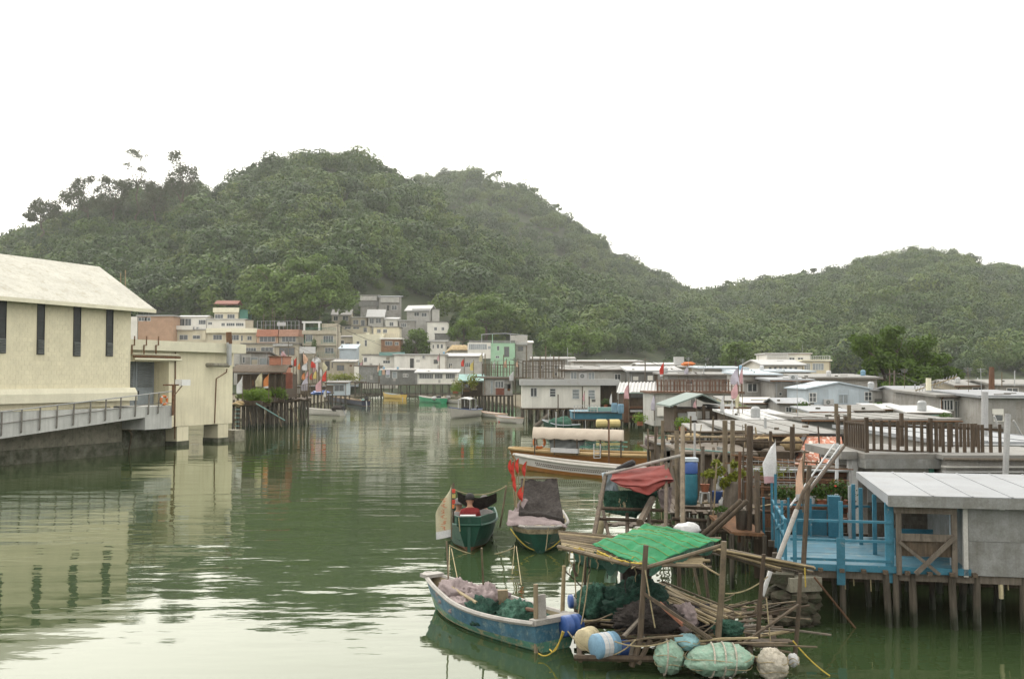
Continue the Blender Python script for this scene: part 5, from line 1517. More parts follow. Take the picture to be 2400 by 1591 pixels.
# right-hand grey houses
gh = house('satellite_house', 'grey house with white meter boxes and an arched pale roof', (2117, 922, 2200, 972), 88, 8, 'grey_tin', ('gx', 'alum_roof', .3, .15, .5), down=2, win=[(2122, 926, 2130, 938, 2), (2154, 927, 2164, 938, 2, 1, 'win_white', 'glass')], bands=[(2137, 926, 2146, 943, 'plastic_white', .35, 'meter_box'), (2165, 927, 2180, 944, 'plastic_white', .35, 'meter_box')], boards=.9)
house('louvre_house', 'weathered grey house with tall slatted panels at the right', (2200, 930, 2308, 992), 80, 9, 'grey_tin', ('shed', ZR, .4, .2, .3), down=1.5, win=[(2205, 938, 2232, 960, 4, 1, 'win_white', 'glass'), (2238, 940, 2255, 978, 3, 1, 'grey_tin_light', 'louvre'), (2262, 942, 2286, 980, 4, 1, 'grey_tin_light', 'louvre')], bands=[(2206, 962, 2228, 976, 'plastic_white', .3, 'cooler')], boards=.8)
house('blank_tin_house', 'streaked grey tin house with one small dark window, far right', (2300, 932, 2460, 992), 76, 9, 'grey_tin', ('shed', 'alum_roof', .4, .2, .3), down=1.5, win=[(2330, 972, 2349, 986, 1, 1, 'white_wall', 'glass')], bands=[(2326, 958, 2352, 970, 'white_wall', .06, 'patch_panel')], boards=.75)
ya = T('antenna', 'long slanted aerial with many short rods above the grey houses', 'antenna', P(2150, 918, 84))
a, b = P(2145, 915, 84), P(2243, 883, 84)
G().tube([a, b], .05).build('boom', 'bamboo', ya, w=True)
for i in range(13):
    p = a.lerp(b, (i + .5) / 13)
    G().tube([p - Vector((.1, 0, .28)), p + Vector((.1, 0, .28))], .03).build('rod', 'white_pipe', ya, w=True)
G().tube([P(2185, 920, 84), P(2185, 895, 84)], .04).build('mast', 'galv', ya, w=True)
tag(G().tube([P(2176, 915, 83), P(2176, 886, 83)], .22, n=10).build('vent_tube', 'cream_trim', loc=P(2176, 915, 83)), 'short cream vent tube in front of the slanted aerial', 'vent')
tag(G().tube([P(2324, 925, 95), P(2324, 860, 95)], .3, .24, 8).build('timber_pole', 'wood_red', loc=P(2324, 925, 95)), 'thick brown timber pole rising at the far right', 'pole')
tag(G().tube([P(2308, 1066, 40), P(2308, 918, 40)], .13, n=10).build('white_pipe', 'white_pipe', loc=P(2308, 1066, 40)), 'tall white pipe standing behind the dark picket fence', 'pipe')
tag(G().tube([P(2356, 1118, 30), P(2362, 970, 30)], .09, n=8).build('white_pipe', 'white_pipe', loc=P(2356, 1118, 30)), 'white post at the right end of the picket fence', 'pipe')
for i, (x0, y0, x1, y1, lb) in enumerate(((2330, 975, 2348, 1022, 'thin white stay leaning left of the white post'), (2375, 985, 2400, 1030, 'thin white stay leaning right of the white post'))):
    tag(G().tube([P(x0, y0, 45), P(x1, y1, 45)], .05, n=5).build('stay_pole', 'white_pipe', loc=P(x1, y1, 45)), lb, 'pole')
for i, (x, yt, d, lb) in enumerate(((1485, 868, 150, 'thin pole above the dark grey house'), (1330, 815, 220, 'far lamp-like pole before the hillside trees'), (2085, 865, 110, 'thin pale pole before the olive tree'), (1290, 830, 230, 'thin pole in the far rooftops left of the lamp pole'), (2348, 872, 110, 'thin mast at the far right skyline'), (2378, 868, 110, 'bent wire mast at the right edge'))):
    b = P(x, 905, d)
    tag(G().tube([b, P(x, yt, d)], .06, n=5).build('thin_pole', 'galv' if i % 2 else 'bamboo_old', loc=b), lb, 'pole')
# ------------------------------------------------------------------ near right: roofs stepping down to the water
house('wide_roof_house', 'low house under the broad pale flat roof before the grey houses', (1885, 986, 2238, 1014), 58, 9, 'dark_tin', ('flat', 'zinc_roof', .3, .14, 0, 1.5), down=2.5, stilt=(8, 2, .14))
house('red_fascia_house', 'low house with a bright white roof and red fascia', (1752, 986, 1880, 1014), 61, 9, 'wood_dark', ('shed', 'white_roof', .3, .12, .30, .8), down=2, bands=[(1756, 988, 1872, 995, 'red_brown', .25, 'fascia')], stilt=(5, 2, .14))
house('grey_slope_house', 'low house with a broad dull grey sloping roof left of the fence', (1739, 1019, 1966, 1050), 47, 10, 'wood_dark', ('shed', 'zinc_roof', .25, .1, .16, 1.1), down=2, stilt=(7, 2, .13))
house('right_roof_house', 'low house with long pale roof sheets at the right edge', (2216, 1042, 2500, 1070), 36, 12, 'grey_tin', ('flat', 'alum_roof', .2, .12, 0, 1.3), down=2.5, stilt=(6, 2, .13))
house('ledge_house', 'weathered grey wall with ledges behind the near flat roof', (2214, 1076, 2520, 1124), 31, 3.6, 'grey_tin', ('flat', 'zinc_roof', .15, .14), down=2.5, bands=[(2214, 1092, 2500, 1096, 'grey_tin_light', .25, 'ledge'), (2214, 1104, 2500, 1107, 'white_paint', .2, 'ledge')], boards=.9, stilt=(6, 2, .12))
tb = house('terrace_block', 'grey slab-sided terrace house carrying the dark picket fence', (2046, 1096, 2182, 1126), 31.6, 4.4, 'grey_tin', None, down=2.2, boards=1.0, doors=[(2176, 1097, 2187, 1124, 'teal_rail')], stilt=(5, 2, .12))
F, W, H, dp = root_F[tb.name]
p, q = F.uv(2029, 1098, -.25), F.uv(2217, 1076, -.25)
G().bb(p[0], q[0], -.25, dp, p[1], q[1]).build('upper_slab', 'grey_conc', tb)
p2, q2 = F.uv(2029, 1075, -.3), F.uv(2212, 1064, -.3)
G().bb(p2[0], q2[0], -.22, dp + .2, q[1] + .004, q2[1]).build('roof', 'zinc_roof', tb)
p3, q3 = F.uv(1972, 1076, .4), F.uv(2027, 1058, .4)
G().bb(p3[0], p2[0] - .01, .4, dp, p3[1], q3[1]).build('side_slab', 'zinc_roof', tb)
G().bb(p3[0] + .3, p3[0] + .5, .6, .8, -3, p3[1]).build('post', 'white_paint', tb)
G().bb(p2[0] - .16, p2[0] + .02, .5, .7, -3, p3[1]).build('post', 'white_paint', tb)
# dark picket fence: every picket its own board
fz = q2[1] + F.zb
fc = T('picket_fence', 'dark brown picket fence with taller posts on the terrace roof', 'fence', P(2031, 1062, 32))


def vboard(x, yt, yb, d, wpx, mat, name, th=.03):
    a, b = P(x, yb, d), P(x, yt, d)
    hw = wpx / 2 / FPX * d
    z0, z1 = a.z, b.z
    c = (a + b) / 2
    G().bb(c.x - hw, c.x + hw, c.y - th, c.y + th, z0, z1).build(name, mat, fc, w=True)


rng = random.Random(31)
for X in (380, 480, 590, 695, 805, 910, 1010, 1095, 1200, 1290, 1370, 1470, 1570, 1675, 1755, 1805, 1915, 2035):
    x = 1980 + X / 5.6
    far = X > 1150
    vboard(x, 985 + (x - 2048) * .035 + rng.uniform(-2, 2), 1054 + (x - 2048) * .03 if not far else 1072 + rng.uniform(-2, 2), 32, rng.uniform(5.5, 7.5) if X not in (1370, 1675) else 8.5, 'wood_dark', 'picket')
for X in (1250, 1400, 1520, 1620, 1720):
    x = 1980 + X / 5.6
    vboard(x, 992, 1066, 34.5, 5.5, 'wood_dark', 'picket')
for i in range(9):
    t = i / 8
    vboard(1986 + 42 * t, 988 + 2 * t, 1048 + 9 * t, 35 - 2.6 * t, 3.6, 'wood_dark', 'picket')
for x, yt, yb, d in ((1964, 974, 1046, 36), (1982, 976, 1056, 35), (2031, 978, 1063, 32), (2113, 968, 1050, 35.5), (2181, 980, 1068, 32), (1960, 946, 990, 44), (1990, 949, 985, 44)):
    vboard(x, yt, yb, d, 7.5, 'wood_dark' if yt > 950 else 'bamboo_old', 'post', .06)
for (x0, y0, x1, y1, da, db, h) in ((2031, 996, 2352, 1007, 32, 32.2, .07), (2031, 1054, 2352, 1066, 32, 32.2, .06), (1982, 988, 2031, 992, 35, 32, .06), (1982, 1046, 2031, 1056, 35, 32, .06), (1964, 987, 2113, 990, 36, 35.5, .06), (2113, 990, 2352, 1010, 35.5, 36, .06)):
    G().beam(P(x0, y0, da) + Vector((0, .05, 0)), P(x1, y1, db) + Vector((0, .05, 0)), .05, h).build('rail', 'wood_dark', fc, w=True)
# mottled lean-to roof of old tiles
ml = T('tile_lean_to', 'lean-to roof of mottled orange and white tiles below the fence', 'roof', P(1862, 1110, 37))
a, b, c, d_ = P(1893, 1024, 41), P(1972, 1026, 41), P(1985, 1104, 37), P(1852, 1104, 37)
qf = quadpatch(a, b, c, d_)
rng = random.Random(5)
for i in range(9):
    for j in range(6):
        u, v = (i + .5) / 9, (j + .5) / 6
        k = .5 / 9 * .96
        p = [qf(u + s * k, v + t * .5 / 6 * 1.1) + Vector((0, 0, .03 - .05 * t + rng.uniform(0, .02))) for s, t in ((-1, 1), (1, 1), (1, -1), (-1, -1))]
        G().hexa([x - Vector((0, 0, .05)) for x in p] + p).build('roof_tile', 'tile_mottle', ml, w=True)
G().beam(a + Vector((-.1, 0, .05)), d_ + Vector((-.1, 0, .05)), .15, .15).build('edge_board', 'black_rubber', ml, w=True)
G().beam(a + Vector((-.1, 0, .08)), b + Vector((0, 0, .08)), .15, .15).build('ridge_board', 'black_rubber', ml, w=True)
for q in (c, d_):
    G().tube([q, Vector((q.x, q.y, -1))], .09).build('post', 'wood_dark', ml, w=True)
# open canopy house with the green gabled roof
cg = house('green_gable_canopy', 'open dark shelter under a shallow pale green gable roof', (1585, 958, 1690, 1012), 82, 7, 'wood_dark', None, cat='shelter', stilt=(6, 3, .14), bands=[(1590, 968, 1612, 1000, 'dark_tin', .3, 'cupboard'), (1612, 965, 1634, 985, 'plastic_white', .4, 'cooler'), (1640, 990, 1685, 1004, 'wood_mid', .5, 'bench')])  # solid dark box, its colour stands for the shaded interior under the roof
F, W, H, dp = root_F[cg.name]
l, r, m = F.uv(1570, 954, -.8), F.uv(1693, 948, -.8), F.uv(1647, 926, -.8)
g = G()
g.prism([(l[0], l[1]), (m[0], m[1]), (r[0], r[1]), (r[0], r[1] + .13), (m[0], m[1] + .13), (l[0], l[1] + .13)], 'y', -.8, dp)
g.build('roof', 'canopy_grey', cg)
for x in (1583, 1650, 1692):
    p = F.uv(x, 1010, -.5)
    G().bb(p[0] - .12, p[0] + .12, -.55, -.3, -.2, F.uv(x, 950, -.5)[1]).build('post', 'wood_dark', cg)
house('dark_store', 'dark open store with a hanging globe right of the green gable shelter', (1690, 955, 1752, 1010), 80, 6, 'wood_dark', ('flat', 'dark_tin', .3, .12), cat='shed', bands=[(1692, 960, 1700, 1010, 'wood_red', .4, 'door_post'), (1736, 962, 1748, 1008, 'wood_mid', .4, 'door_post')], stilt=(4, 2, .13))  # dark front carries on the painted interior shade of the shelter
tag(G().lathe([(.02, -.3), (.2, -.22), (.3, 0), (.2, .22), (.02, .3)], (0, 0, 0), 12).build('globe_lamp', 'lamp_white'), 'white globe lamp hanging at the dark store', 'lamp').location = P(1712, 972, 79)
# sky-blue back deck and yellow floats behind the long boat
bd = house('blue_back_deck', 'sky-blue boat deck with rails left of the dark porch', (1342, 966, 1458, 982), 104, 5, 'blue_panel', ('flat', 'blue_floor', .1, .1), cat='deck', rails=[(1346, 950, 1400, 966, 'white_paint', 7, .1)], bands=[(1378, 954, 1450, 962, 'turq', -1.0, 'cabin_side')], stilt=(8, 2, .1))
for i, (x0, x1, lb) in enumerate(((1397, 1425, 'pale yellow float tank, left under the sky-blue deck'), (1427, 1455, 'pale yellow float tank, right under the sky-blue deck'))):
    tag(G().lathe([(.3, 0), (.42, .1), (.42, 1.0), (.3, 1.15)], (0, 0, 0), 12, 'x').build('float_tank', 'tank_yellow'), lb, 'tank', 'yellow float tanks').location = P(x0, 992, 101)
for i, (x, y, lb) in enumerate(((1455, 960, 'light blue drum on the sky-blue deck'), (1440, 958, 'second light blue drum beside the rail of the sky-blue deck'))):
    tag(G().lathe([(.28, 0), (.32, .2), (.32, .8), (.28, .95)], (0, 0, 0), 12).build('drum', 'drum_ltblue'), lb, 'drum', 'drums on the sky-blue deck').location = P(x, y + 8, 103 - i)
# ------------------------------------------------------------------ blue deck house
DZ = 1.31
BF = Fr(1835, 22.7, -.2, DZ)
bh = BF.root('blue_deck_house', 'grey stilt house with bright blue deck, railings and pale flat roof', 'house')


def bx(px, py=1330, off=0.0):
    return BF.uv(px, py, off)[0]


xw, xr, XE = bx(2269), bx(2092, 1250, -.1), bx(2750, 1340)
DP = 4.3
rng = random.Random(2)
xl_ = -.05
for i in range(11):
    y0 = .02 + DP * i / 11
    G().bb(xl_ + .02 * i, xw, y0, y0 + DP / 11 - .012, -.05, -.0 + rng.uniform(-.004, .004)).build('floor_board', 'blue_floor', bh)
G().bb(xl_, xw + .05, -.06, .01, -.12, .02).build('floor_edge', 'blue_paint', bh)
for y in (.12, 2.2, 4.1):
    G().bb(xl_ - .1, XE, y - .07, y + .07, -.30, -.14).build('bearer', 'wood_grey', bh)
for i in range(9):
    x = .3 + i * (xw - .2) / 8
    G().bb(x - .05, x + .05, -.2, DP, -.13, -.055).build('joist', 'wood_mid', bh)
# roof
zf = BF.uv(2093, 1160, -.35)[1]
g = G()
g.prism([(-.35, zf - .24), (DP + .4, zf - .13), (DP + .4, zf + .05), (-.35, zf)], 'x', xr - .12, XE)
bro = g.build('roof', 'alum_roof', bh)
G().bb(xr - .13, XE, -.365, -.352, zf - .25, zf - .015).build('fascia', 'grey_conc', bro)
n = 7
for i in range(1, n):
    x = xr + (XE - xr) * i / n
    G().prism([(-.36, zf + .001), (DP + .4, zf + .051), (DP + .4, zf + .065), (-.36, zf + .015)], 'x', x - .02, x + .02).build('roof_seam', 'alum_roof', bro)
# grey sheet wall, two courses of sheets
zt = zf - .26
hw = 1.15
k = 0
while xw + k * hw < XE:
    a, b = xw + k * hw, xw + (k + 1) * hw
    for lo, hi, pr in ((-.12, .62, .02), (.63, zt, .03)):
        G().bb(a + .006, b - .006, -pr, .0, lo, hi).build('wall_sheet', 'grey_conc', bh)
    k += 1
G().bb(xw, XE, .001, DP, -.1, zt).build('wall', 'grey_conc', bh)
G().bb(xw - .10, xw - .005, -.06, .06, -.15, zt).build('corner_post', 'grey_tin_light', bh)
G().bb(bx(2240), xw - .11, .5, .56, 0, zt).build('side_panel', 'blue_tin', bh)
G().bb(bx(2340, 1190), bx(2352, 1190), -.12, -.03, BF.uv(2345, 1193)[1], BF.uv(2345, 1186)[1]).build('wall_lamp', 'lamp_white', bh)
# back wall under the roof with lapped boards
G().bb(xr + .1, xw, DP - .06, DP, .9, zt).build('back_wall', 'grey_tin', bh)
for i in range(8):
    z = .04 + i * .11
    G().box(((xr + .1 + xw) / 2, DP - .08, z + .05), (xw - xr - .1, .03, .118), 0, -.12).build('lap_board', 'wood_grey', bh)
# blue roof posts
for px, off in ((2079, .05), (2089, .05), (2050, 1.6), (2018, 3.0), (2001, 3.9)):
    x = bx(px, 1250, off)
    G().bb(x - .045, x + .045, off - .045, off + .045, -.05 if off > .2 else -.35, zt + .05).build('roof_post', 'blue_paint', bh)
x = bx(1993, 1250, 4.0)
G().tube([(x, 4.0, -.2), (x, 4.0, zt)], .05).build('drain_pipe', 'white_pipe', bh)
# railings, every bar its own board
def bar(p, q, w, mat='blue_paint', name='rail'):
    G().beam(p, q, w, w).build(name, mat, bh)


xm = bx(1970)
for z in (.98, .55, .12):
    bar((.12, .0, z), (xr, .0, z), .055)
for px in (1863, 1972):
    x = bx(px)
    bar((x, .0, -.1), (x, .0, 1.02 if px == 1863 else 1.42), .085, name='rail_post')
G().bb(xm - .09, xm + .09, -.09, -.045, -.42, .62).build('post_plate', 'blue_paint', bh)
for z in (.95, .6):
    bar((.02, .0, z), (-.05, 3.9, z), .055)
bar((.05, .02, .95), (-.05, 2.2, .45), .05)
for y, h in ((.05, 1.0), (.9, 1.3), (1.9, 1.0), (2.7, 1.75), (3.9, 1.85)):
    bar((.02 - .02 * y, y, -.1), (.02 - .02 * y, y, h), .065, name='rail_post')
for z in (.82,):
    bar((-.05, 4.1, z), (bx(2040, 1200, 4.1), 4.1, z), .055)
for px in (1790, 1848, 1900):
    x = bx(px, 1230, 4.1)
    bar((x, 4.1, 0), (x, 4.1, 1.0), .06, name='rail_post')
x0, x1 = bx(1868, 1230, 4.2), bx(1938, 1230, 4.2)
G().bb(x0, x1, 4.2, 4.26, .02, .68).build('deck_panel', 'blue_panel', bh)
x2 = bx(1968, 1230, 4.1)
G().bb(x1 + .02, x2, 3.9, 4.25, .02, 1.08).build('deck_cabinet', 'blue_panel', bh)
# weathered timber frame with cross brace
fx0, fx1 = bx(2106), bx(2236)
zb_, zm, zh = -.12, BF.uv(2110, 1256)[1], BF.uv(2110, 1192)[1]
for x in (fx0, fx1):
    G().bb(x - .055, x + .055, -.1, .0, -.15, zh + .1).build('frame_post', 'wood_grey', bh)
G().bb(fx0 - .1, fx1 + .05, -.13, -.1, zh - .08, zh + .1).build('frame_head', 'wood_grey', bh)
G().bb(fx0, fx1, -.125, -.1, zm - .08, zm + .08).build('frame_rail', 'wood_grey', bh)
G().beam((fx0, -.14, zm - .1), (fx0 + (fx1 - fx0) * .72, -.14, -.1), .05, .07).build('brace', 'wood_grey', bh)
G().beam((fx1, -.17, zm + .05), (fx0 + (fx1 - fx0) * .28, -.17, -.1), .05, .10).build('brace', 'wood_grey', bh)
G().bb(fx0 + .06, fx1 - .06, -.06, -.03, zm - .42, zm - .09).build('brace_panel', 'wood_mid', bh)
G().bb(fx0 + .2, fx1 - .1, 1.6, 1.66, .0, .62).build('inner_bench', 'blue_panel', bh)
# stilts under deck and house
sp = [(bx(1976), .15), (bx(2077), .05), (bx(2099), .0), (bx(2139), .1), (bx(2231), .05), (bx(2291), .1), (bx(2400), .1), (bx(2480), .2), (.1, .4)]
for i in range(9):
    sp.append((.5 + i * .75, 2.0))
    sp.append((.3 + i * .75, 3.9))
stilts(bh, sp, -.14, .075, zbot=-DZ - 1.2, seed=4)
for i, (px, y0, y1) in enumerate(((1980, 1350, 1380), (2040, 1350, 1385), (2345, 1362, 1402), (2362, 1368, 1382), (2000, 1350, 1372))):
    p, q = BF.uv(px, y0, .1), BF.uv(px, y1, .1)
    G().tube([(p[0], .1, p[1]), (p[0] + .01, .1, q[1])], .012 if i != 2 else .05).build('hanging_line' if i != 2 else 'hanging_float', 'rope' if i != 2 else 'drum_cream', bh)
# added dark sheet behind the stilts, stands in for the shade under the deck
G().bb(-.5, XE, DP + .6, DP + .7, -DZ - 1, -.02).build('shade_screen', 'wood_dark', bh)
# potted plants on the back edge
for i, (px, py, lb, red) in enumerate(((1830, 1160, 'potted shrub behind the left blue rail', 0), (1866, 1165, 'leafy pot behind the slanted white pole', 0), (1898, 1150, 'pot with red flowers left of the blue cabinet', 1), (1925, 1160, 'pale pot with a sprawling plant behind the blue rail', 0), (1960, 1148, 'pot with red flowers above the blue cabinet', 1), (1985, 1160, 'small leafy pot beside the white drain pipe', 0))):
    d = 27.2
    p = P(px, py + 22, d)
    pt = T('potted_plant', lb, 'plant', p, 0, 'pots along the blue deck')
    G().lathe([(.10, -.2), (.15, .1), (.16, .12), (.13, .12)], (0, 0, 0), 10).build('pot', ('plastic_white', 'terracotta')[i % 2], pt)
    G().leaves((0, 0, .32), (.30, .25, .28), 260, .055, random.Random(i), None, .4, .2, .5).build('foliage', 'leaf_pot', pt)
    if red:
        G().leaves((0, 0, .42), (.28, .22, .2), 14, .04, random.Random(i + 9), None, .4, .8, .8).build('flowers', 'red_plastic', pt)
ps = T('pot_shelf', 'brown shelf carrying the flower pots behind the blue deck', 'shelf', P(1820, 1190, 27.2))
a, b = P(1812, 1189, 27.2), P(2000, 1186, 27.2)
G().beam(a, b, .5, .06).build('board', 'wood_red', ps, w=True)
G().beam(a - Vector((0, 0, .35)), b - Vector((0, 0, .35)), .3, .05).build('board', 'wood_red', ps, w=True)
for t in (.02, .5, .98):
    p = a.lerp(b, t)
    G().tube([p, Vector((p.x, p.y, -1))], .06).build('leg', 'wood_dark', ps, w=True)
# stone footing under the deck corner
st = T('stone_footing', 'mossy stone footing with a concrete cap under the blue deck corner', 'footing', Wz(1872, 1475))
rng = random.Random(9)
cz = Wz(1872, 1470)
for lay in range(4):
    for i in range(7):
        w = 2 * pi * i / 7 + lay * .4
        G().blob((cz.x + .42 * cos(w), cz.y + .5 + .4 * sin(w), -.1 + lay * .24), (.24, .22, .16), rng.random() * 50, .2, 8, 6).build('stone', 'rock', st, w=True)
G().box((cz.x + .12, cz.y + .45, .92), (.75, .8, .3), .2).build('cap_block', 'mud_conc', st, w=True)
G().box((cz.x - .25, cz.y + .5, 1.02), (.6, .7, .22), -.3).build('cap_block', 'rock', st, w=True)


def pole(name, label, p, q, r, mat, r1=None, cat='pole', bend=0.0, n=7, group=None):
    p, q = Vector(p), Vector(q)
    pts = [p.lerp(q, i / 5) + Vector((bend * sin(pi * i / 5), 0, 0)) for i in range(6)]
    return tag(G().tube(pts, r, r1, n).build(name, mat, loc=p), label, cat, group)


pole('wooden_pole', 'upright brown pole in front of the blue deck corner', Wz(1884, 1470) + Vector((0, .4, -1)), P(1897, 1090, 22.6), .062, 'wood_mid', .055, bend=-.02)
lw = T('leaning_mast', 'slanting mast sleeved in white pipe at the blue deck corner', 'pole', Wz(1775, 1440))
G().tube([P(1768, 1435, 20.8), P(1786, 1396, 20.9)], .028).build('tip', 'bamboo_old', lw, w=True)
G().tube([P(1786, 1396, 20.9), P(1806, 1338, 21.1)], .048, n=8).build('lower_sleeve', 'white_paint', lw, w=True)
G().tube([P(1806, 1338, 21.1), P(1823, 1311, 21.2)], .04).build('shaft', 'wood_mid', lw, w=True)
G().tube([P(1823, 1311, 21.2), P(1867, 1195, 21.8)], .052, n=8).build('upper_sleeve', 'gunwale', lw, w=True)
G().tube([P(1867, 1195, 21.8), P(1884, 1150, 22), P(1905, 1120, 22.4)], .045).build('shaft', 'wood_mid', lw, w=True)
la = T('ladder', 'long aluminium ladder sloping up to the fenced terrace', 'ladder', P(1850, 1200, 24))
for dx in (0, 14):
    G().tube([P(1852 + dx, 1186 + dx * .2, 24), P(1955 + dx, 1040 + dx * .3, 31)], .028, n=6).build('stile', 'galv', la, w=True)
G().tube([P(1880, 1170, 24.2), P(1978, 1046, 31)], .05, n=6).build('stile', 'wood_dark', la, w=True)
for k in range(9):
    t = (k + .5) / 9
    a = P(1852, 1186, 24).lerp(P(1955, 1040, 31), t)
    b = P(1880, 1171, 24.1).lerp(P(1972, 1046, 31), t)
    G().tube([a, b], .014, n=5).build('rung', 'galv', la, w=True)
pole('thin_strut', 'thin brown strut slanting into the water under the blue deck', P(1908, 1352, 22), Wz(2010, 1470) + Vector((.1, 0, -.2)), .022, 'wood_red')

# dim timber huts behind the landing stage
for lb, rc, d, dep, mt in (('dim plank hut behind the landing posts', (1606, 1062, 1758, 1182), 35.5, 3.5, 'wood_dark'), ('red-brown slatted wall behind the blue deck pots', (1772, 1100, 1990, 1262), 32.5, .6, 'wood_red'), ('dim plank hut left of the landing, behind the net shed', (1545, 1040, 1606, 1110), 45, 3, 'wood_mid')):
    hh = house('plank_hut', lb, rc, d, dep, 'wood_dark', ('flat', 'wood_grey', .2, .08), cat='hut', stilt=(5, 2, .08), group='timber huts behind the landing')
    F, W, H, dp = root_F[hh.name]
    rng = random.Random(int(d * 10))
    if mt == 'wood_red':
        for k in range(int(H / .22)):
            G().bb(0, W, -.05, -.01, k * .22 + .02, k * .22 + rng.uniform(.12, .19)).build('slat', rng.choice(('wood_red', 'wood_red', 'wood_mid')), hh)
    else:
        n = int(W / .2)
        for k in range(n):
            if rng.random() < .85:
                G().bb(k * W / n + .006, (k + 1) * W / n - .006, -rng.uniform(.01, .03), .0, rng.uniform(0, .08), H - rng.uniform(0, .15)).build('wall_board', rng.choice(('wood_dark', 'wood_mid', 'wood_grey', 'rust')), hh)

# small huts packed between the larger roofs
for lb, rc, d, dep, wm, rf2, wn2, bd2 in (
    ('little white hut with a shaded window behind the broad pale roof', (1905, 966, 1985, 990), 70, 4, 'white_wall', ('shed', 'alum_roof', .4, .1, .2), [(1925, 970, 1940, 980)], []),
    ('little grey hut with a rusty awning, middle of the packed roofs', (1990, 963, 2062, 988), 72, 4, 'grey_tin_light', ('gx', 'zinc_roof', .3, .1, .3), [(2030, 968, 2044, 979)], [(1996, 968, 2020, 971, 'rust', .7, 'awning')]),
    ('little tan hut left of the satellite house', (2066, 960, 2128, 986), 74, 4, 'tan_wall', ('shed', 'white_roof', .4, .1, .25), [(2080, 966, 2092, 977), (2104, 966, 2114, 977)], []),
    ('narrow white-roofed hut before the louvred house', (2132, 968, 2212, 990), 68, 3, 'grey_tin', ('shed', 'white_roof', .4, .1, .3), [(2150, 974, 2164, 983)], [(2170, 972, 2200, 975, 'turq', .5, 'awning')]),
    ('pale hut with a lean-to roof under the window house', (1752, 945, 1822, 975), 84, 4, 'white_wall', ('shed', 'grey_tin_light', .5, .1, .3), [(1764, 952, 1776, 964), (1796, 952, 1808, 964)], []),
    ('grey hut with an orange door left of the blue gable', (1826, 946, 1888, 978), 80, 4, 'grey_tin', ('gx', 'alum_roof', .3, .1, .35), [(1842, 954, 1854, 965)], [(1866, 954, 1876, 976, 'orange_tile', .05, 'door')]),
    ('small cream hut right of the green gable shelter', (1700, 940, 1745, 958), 92, 4, 'cream_trim', ('shed', 'zinc_roof', .3, .1, .3), [(1714, 945, 1724, 953)], []),
    ('small weathered hut on the walkway behind the landing', (1640, 1012, 1700, 1042), 52, 3, 'grey_tin', ('shed', 'zinc_roof', .4, .08, .2), [(1655, 1020, 1668, 1032)], []),
):
    house('small_hut', lb, rc, d, dep, wm, rf2, win=[w + (2, 1) for w in wn2], bands=bd2, cat='hut', down=1.5, stilt=(4, 2, .1), group='small huts packed on the right bank', boards=.8)
# greenery and washing between the huts
for i, (x, y, d, rx, lb) in enumerate(((1880, 962, 76, .8, 'leafy bush beside the hut with the orange door'), (1740, 968, 80, .7, 'bush left of the pale lean-to hut'), (2058, 958, 78, .6, 'small bush between the grey and tan huts'), (1600, 996, 74, .7, 'bush in front of the green gable shelter'), (2215, 985, 60, .5, 'pot bush at the right end of the broad roof'), (1500, 985, 98, .8, 'bush under the dark porch house'), (1420, 945, 118, .6, 'small bush on the white stilt house porch'), (1068, 915, 168, 1.2, 'low shrub left of the canopy shack'))):
    pl = T('bush', lb, 'plant', P(x, y, d), 0, 'bushes between the huts')
    G().lathe([(rx * .35, -.5), (rx * .45, -.1), (rx * .4, -.1)], (0, 0, 0), 10).build('pot', 'terracotta', pl)
    G().leaves((0, 0, .25 * rx), (rx, rx * .7, rx * .75), 420, .09, random.Random(200 + i), None, .4, .3, .6).build('foliage', 'leaf_bush' if i % 2 else 'leaf_pot', pl)
# ------------------------------------------------------------------ boats
HSEC = [(0, 0), (.42, .05), (.72, .2), (.86, .45), (.94, .75), (1, 1)]


def hullfn(L, B, fb, draft, bow_rise, stern_rise, bs, bw, rake):
    def st(t):
        if t < .45:
            b = bs + (1 - bs) * sin(pi / 2 * t / .45)
        else:
            q = (t - .45) / .55
            b = bw + (1 - bw) * (1 - q ** 2.1)
        zg = fb + bow_rise * t ** 2.6 + stern_rise * (1 - t) ** 2.6
        zk = -draft * (1 - .75 * t ** 4)
        return B / 2 * b, zg, zk

    def pt(t, j, side, inset=0.0, zfloor=None):
        b, zg, zk = st(t)
        w, h = HSEC[j]
        tap = 1 - .55 * max(0, t - .8) / .2 * (1 - h)
        z = zk + (zg - zk) * h
        y = b * w * tap
        if inset:
            y = max(0, y - inset)
            z = max(z, zfloor) if zfloor is not None else z
        x = L * t + rake * h * max(0, (t - .75) / .25) - inset * (1.2 if t > .97 else -1.2 if t < .03 else 0)
        return Vector((x, side * y, z))
    return st, pt


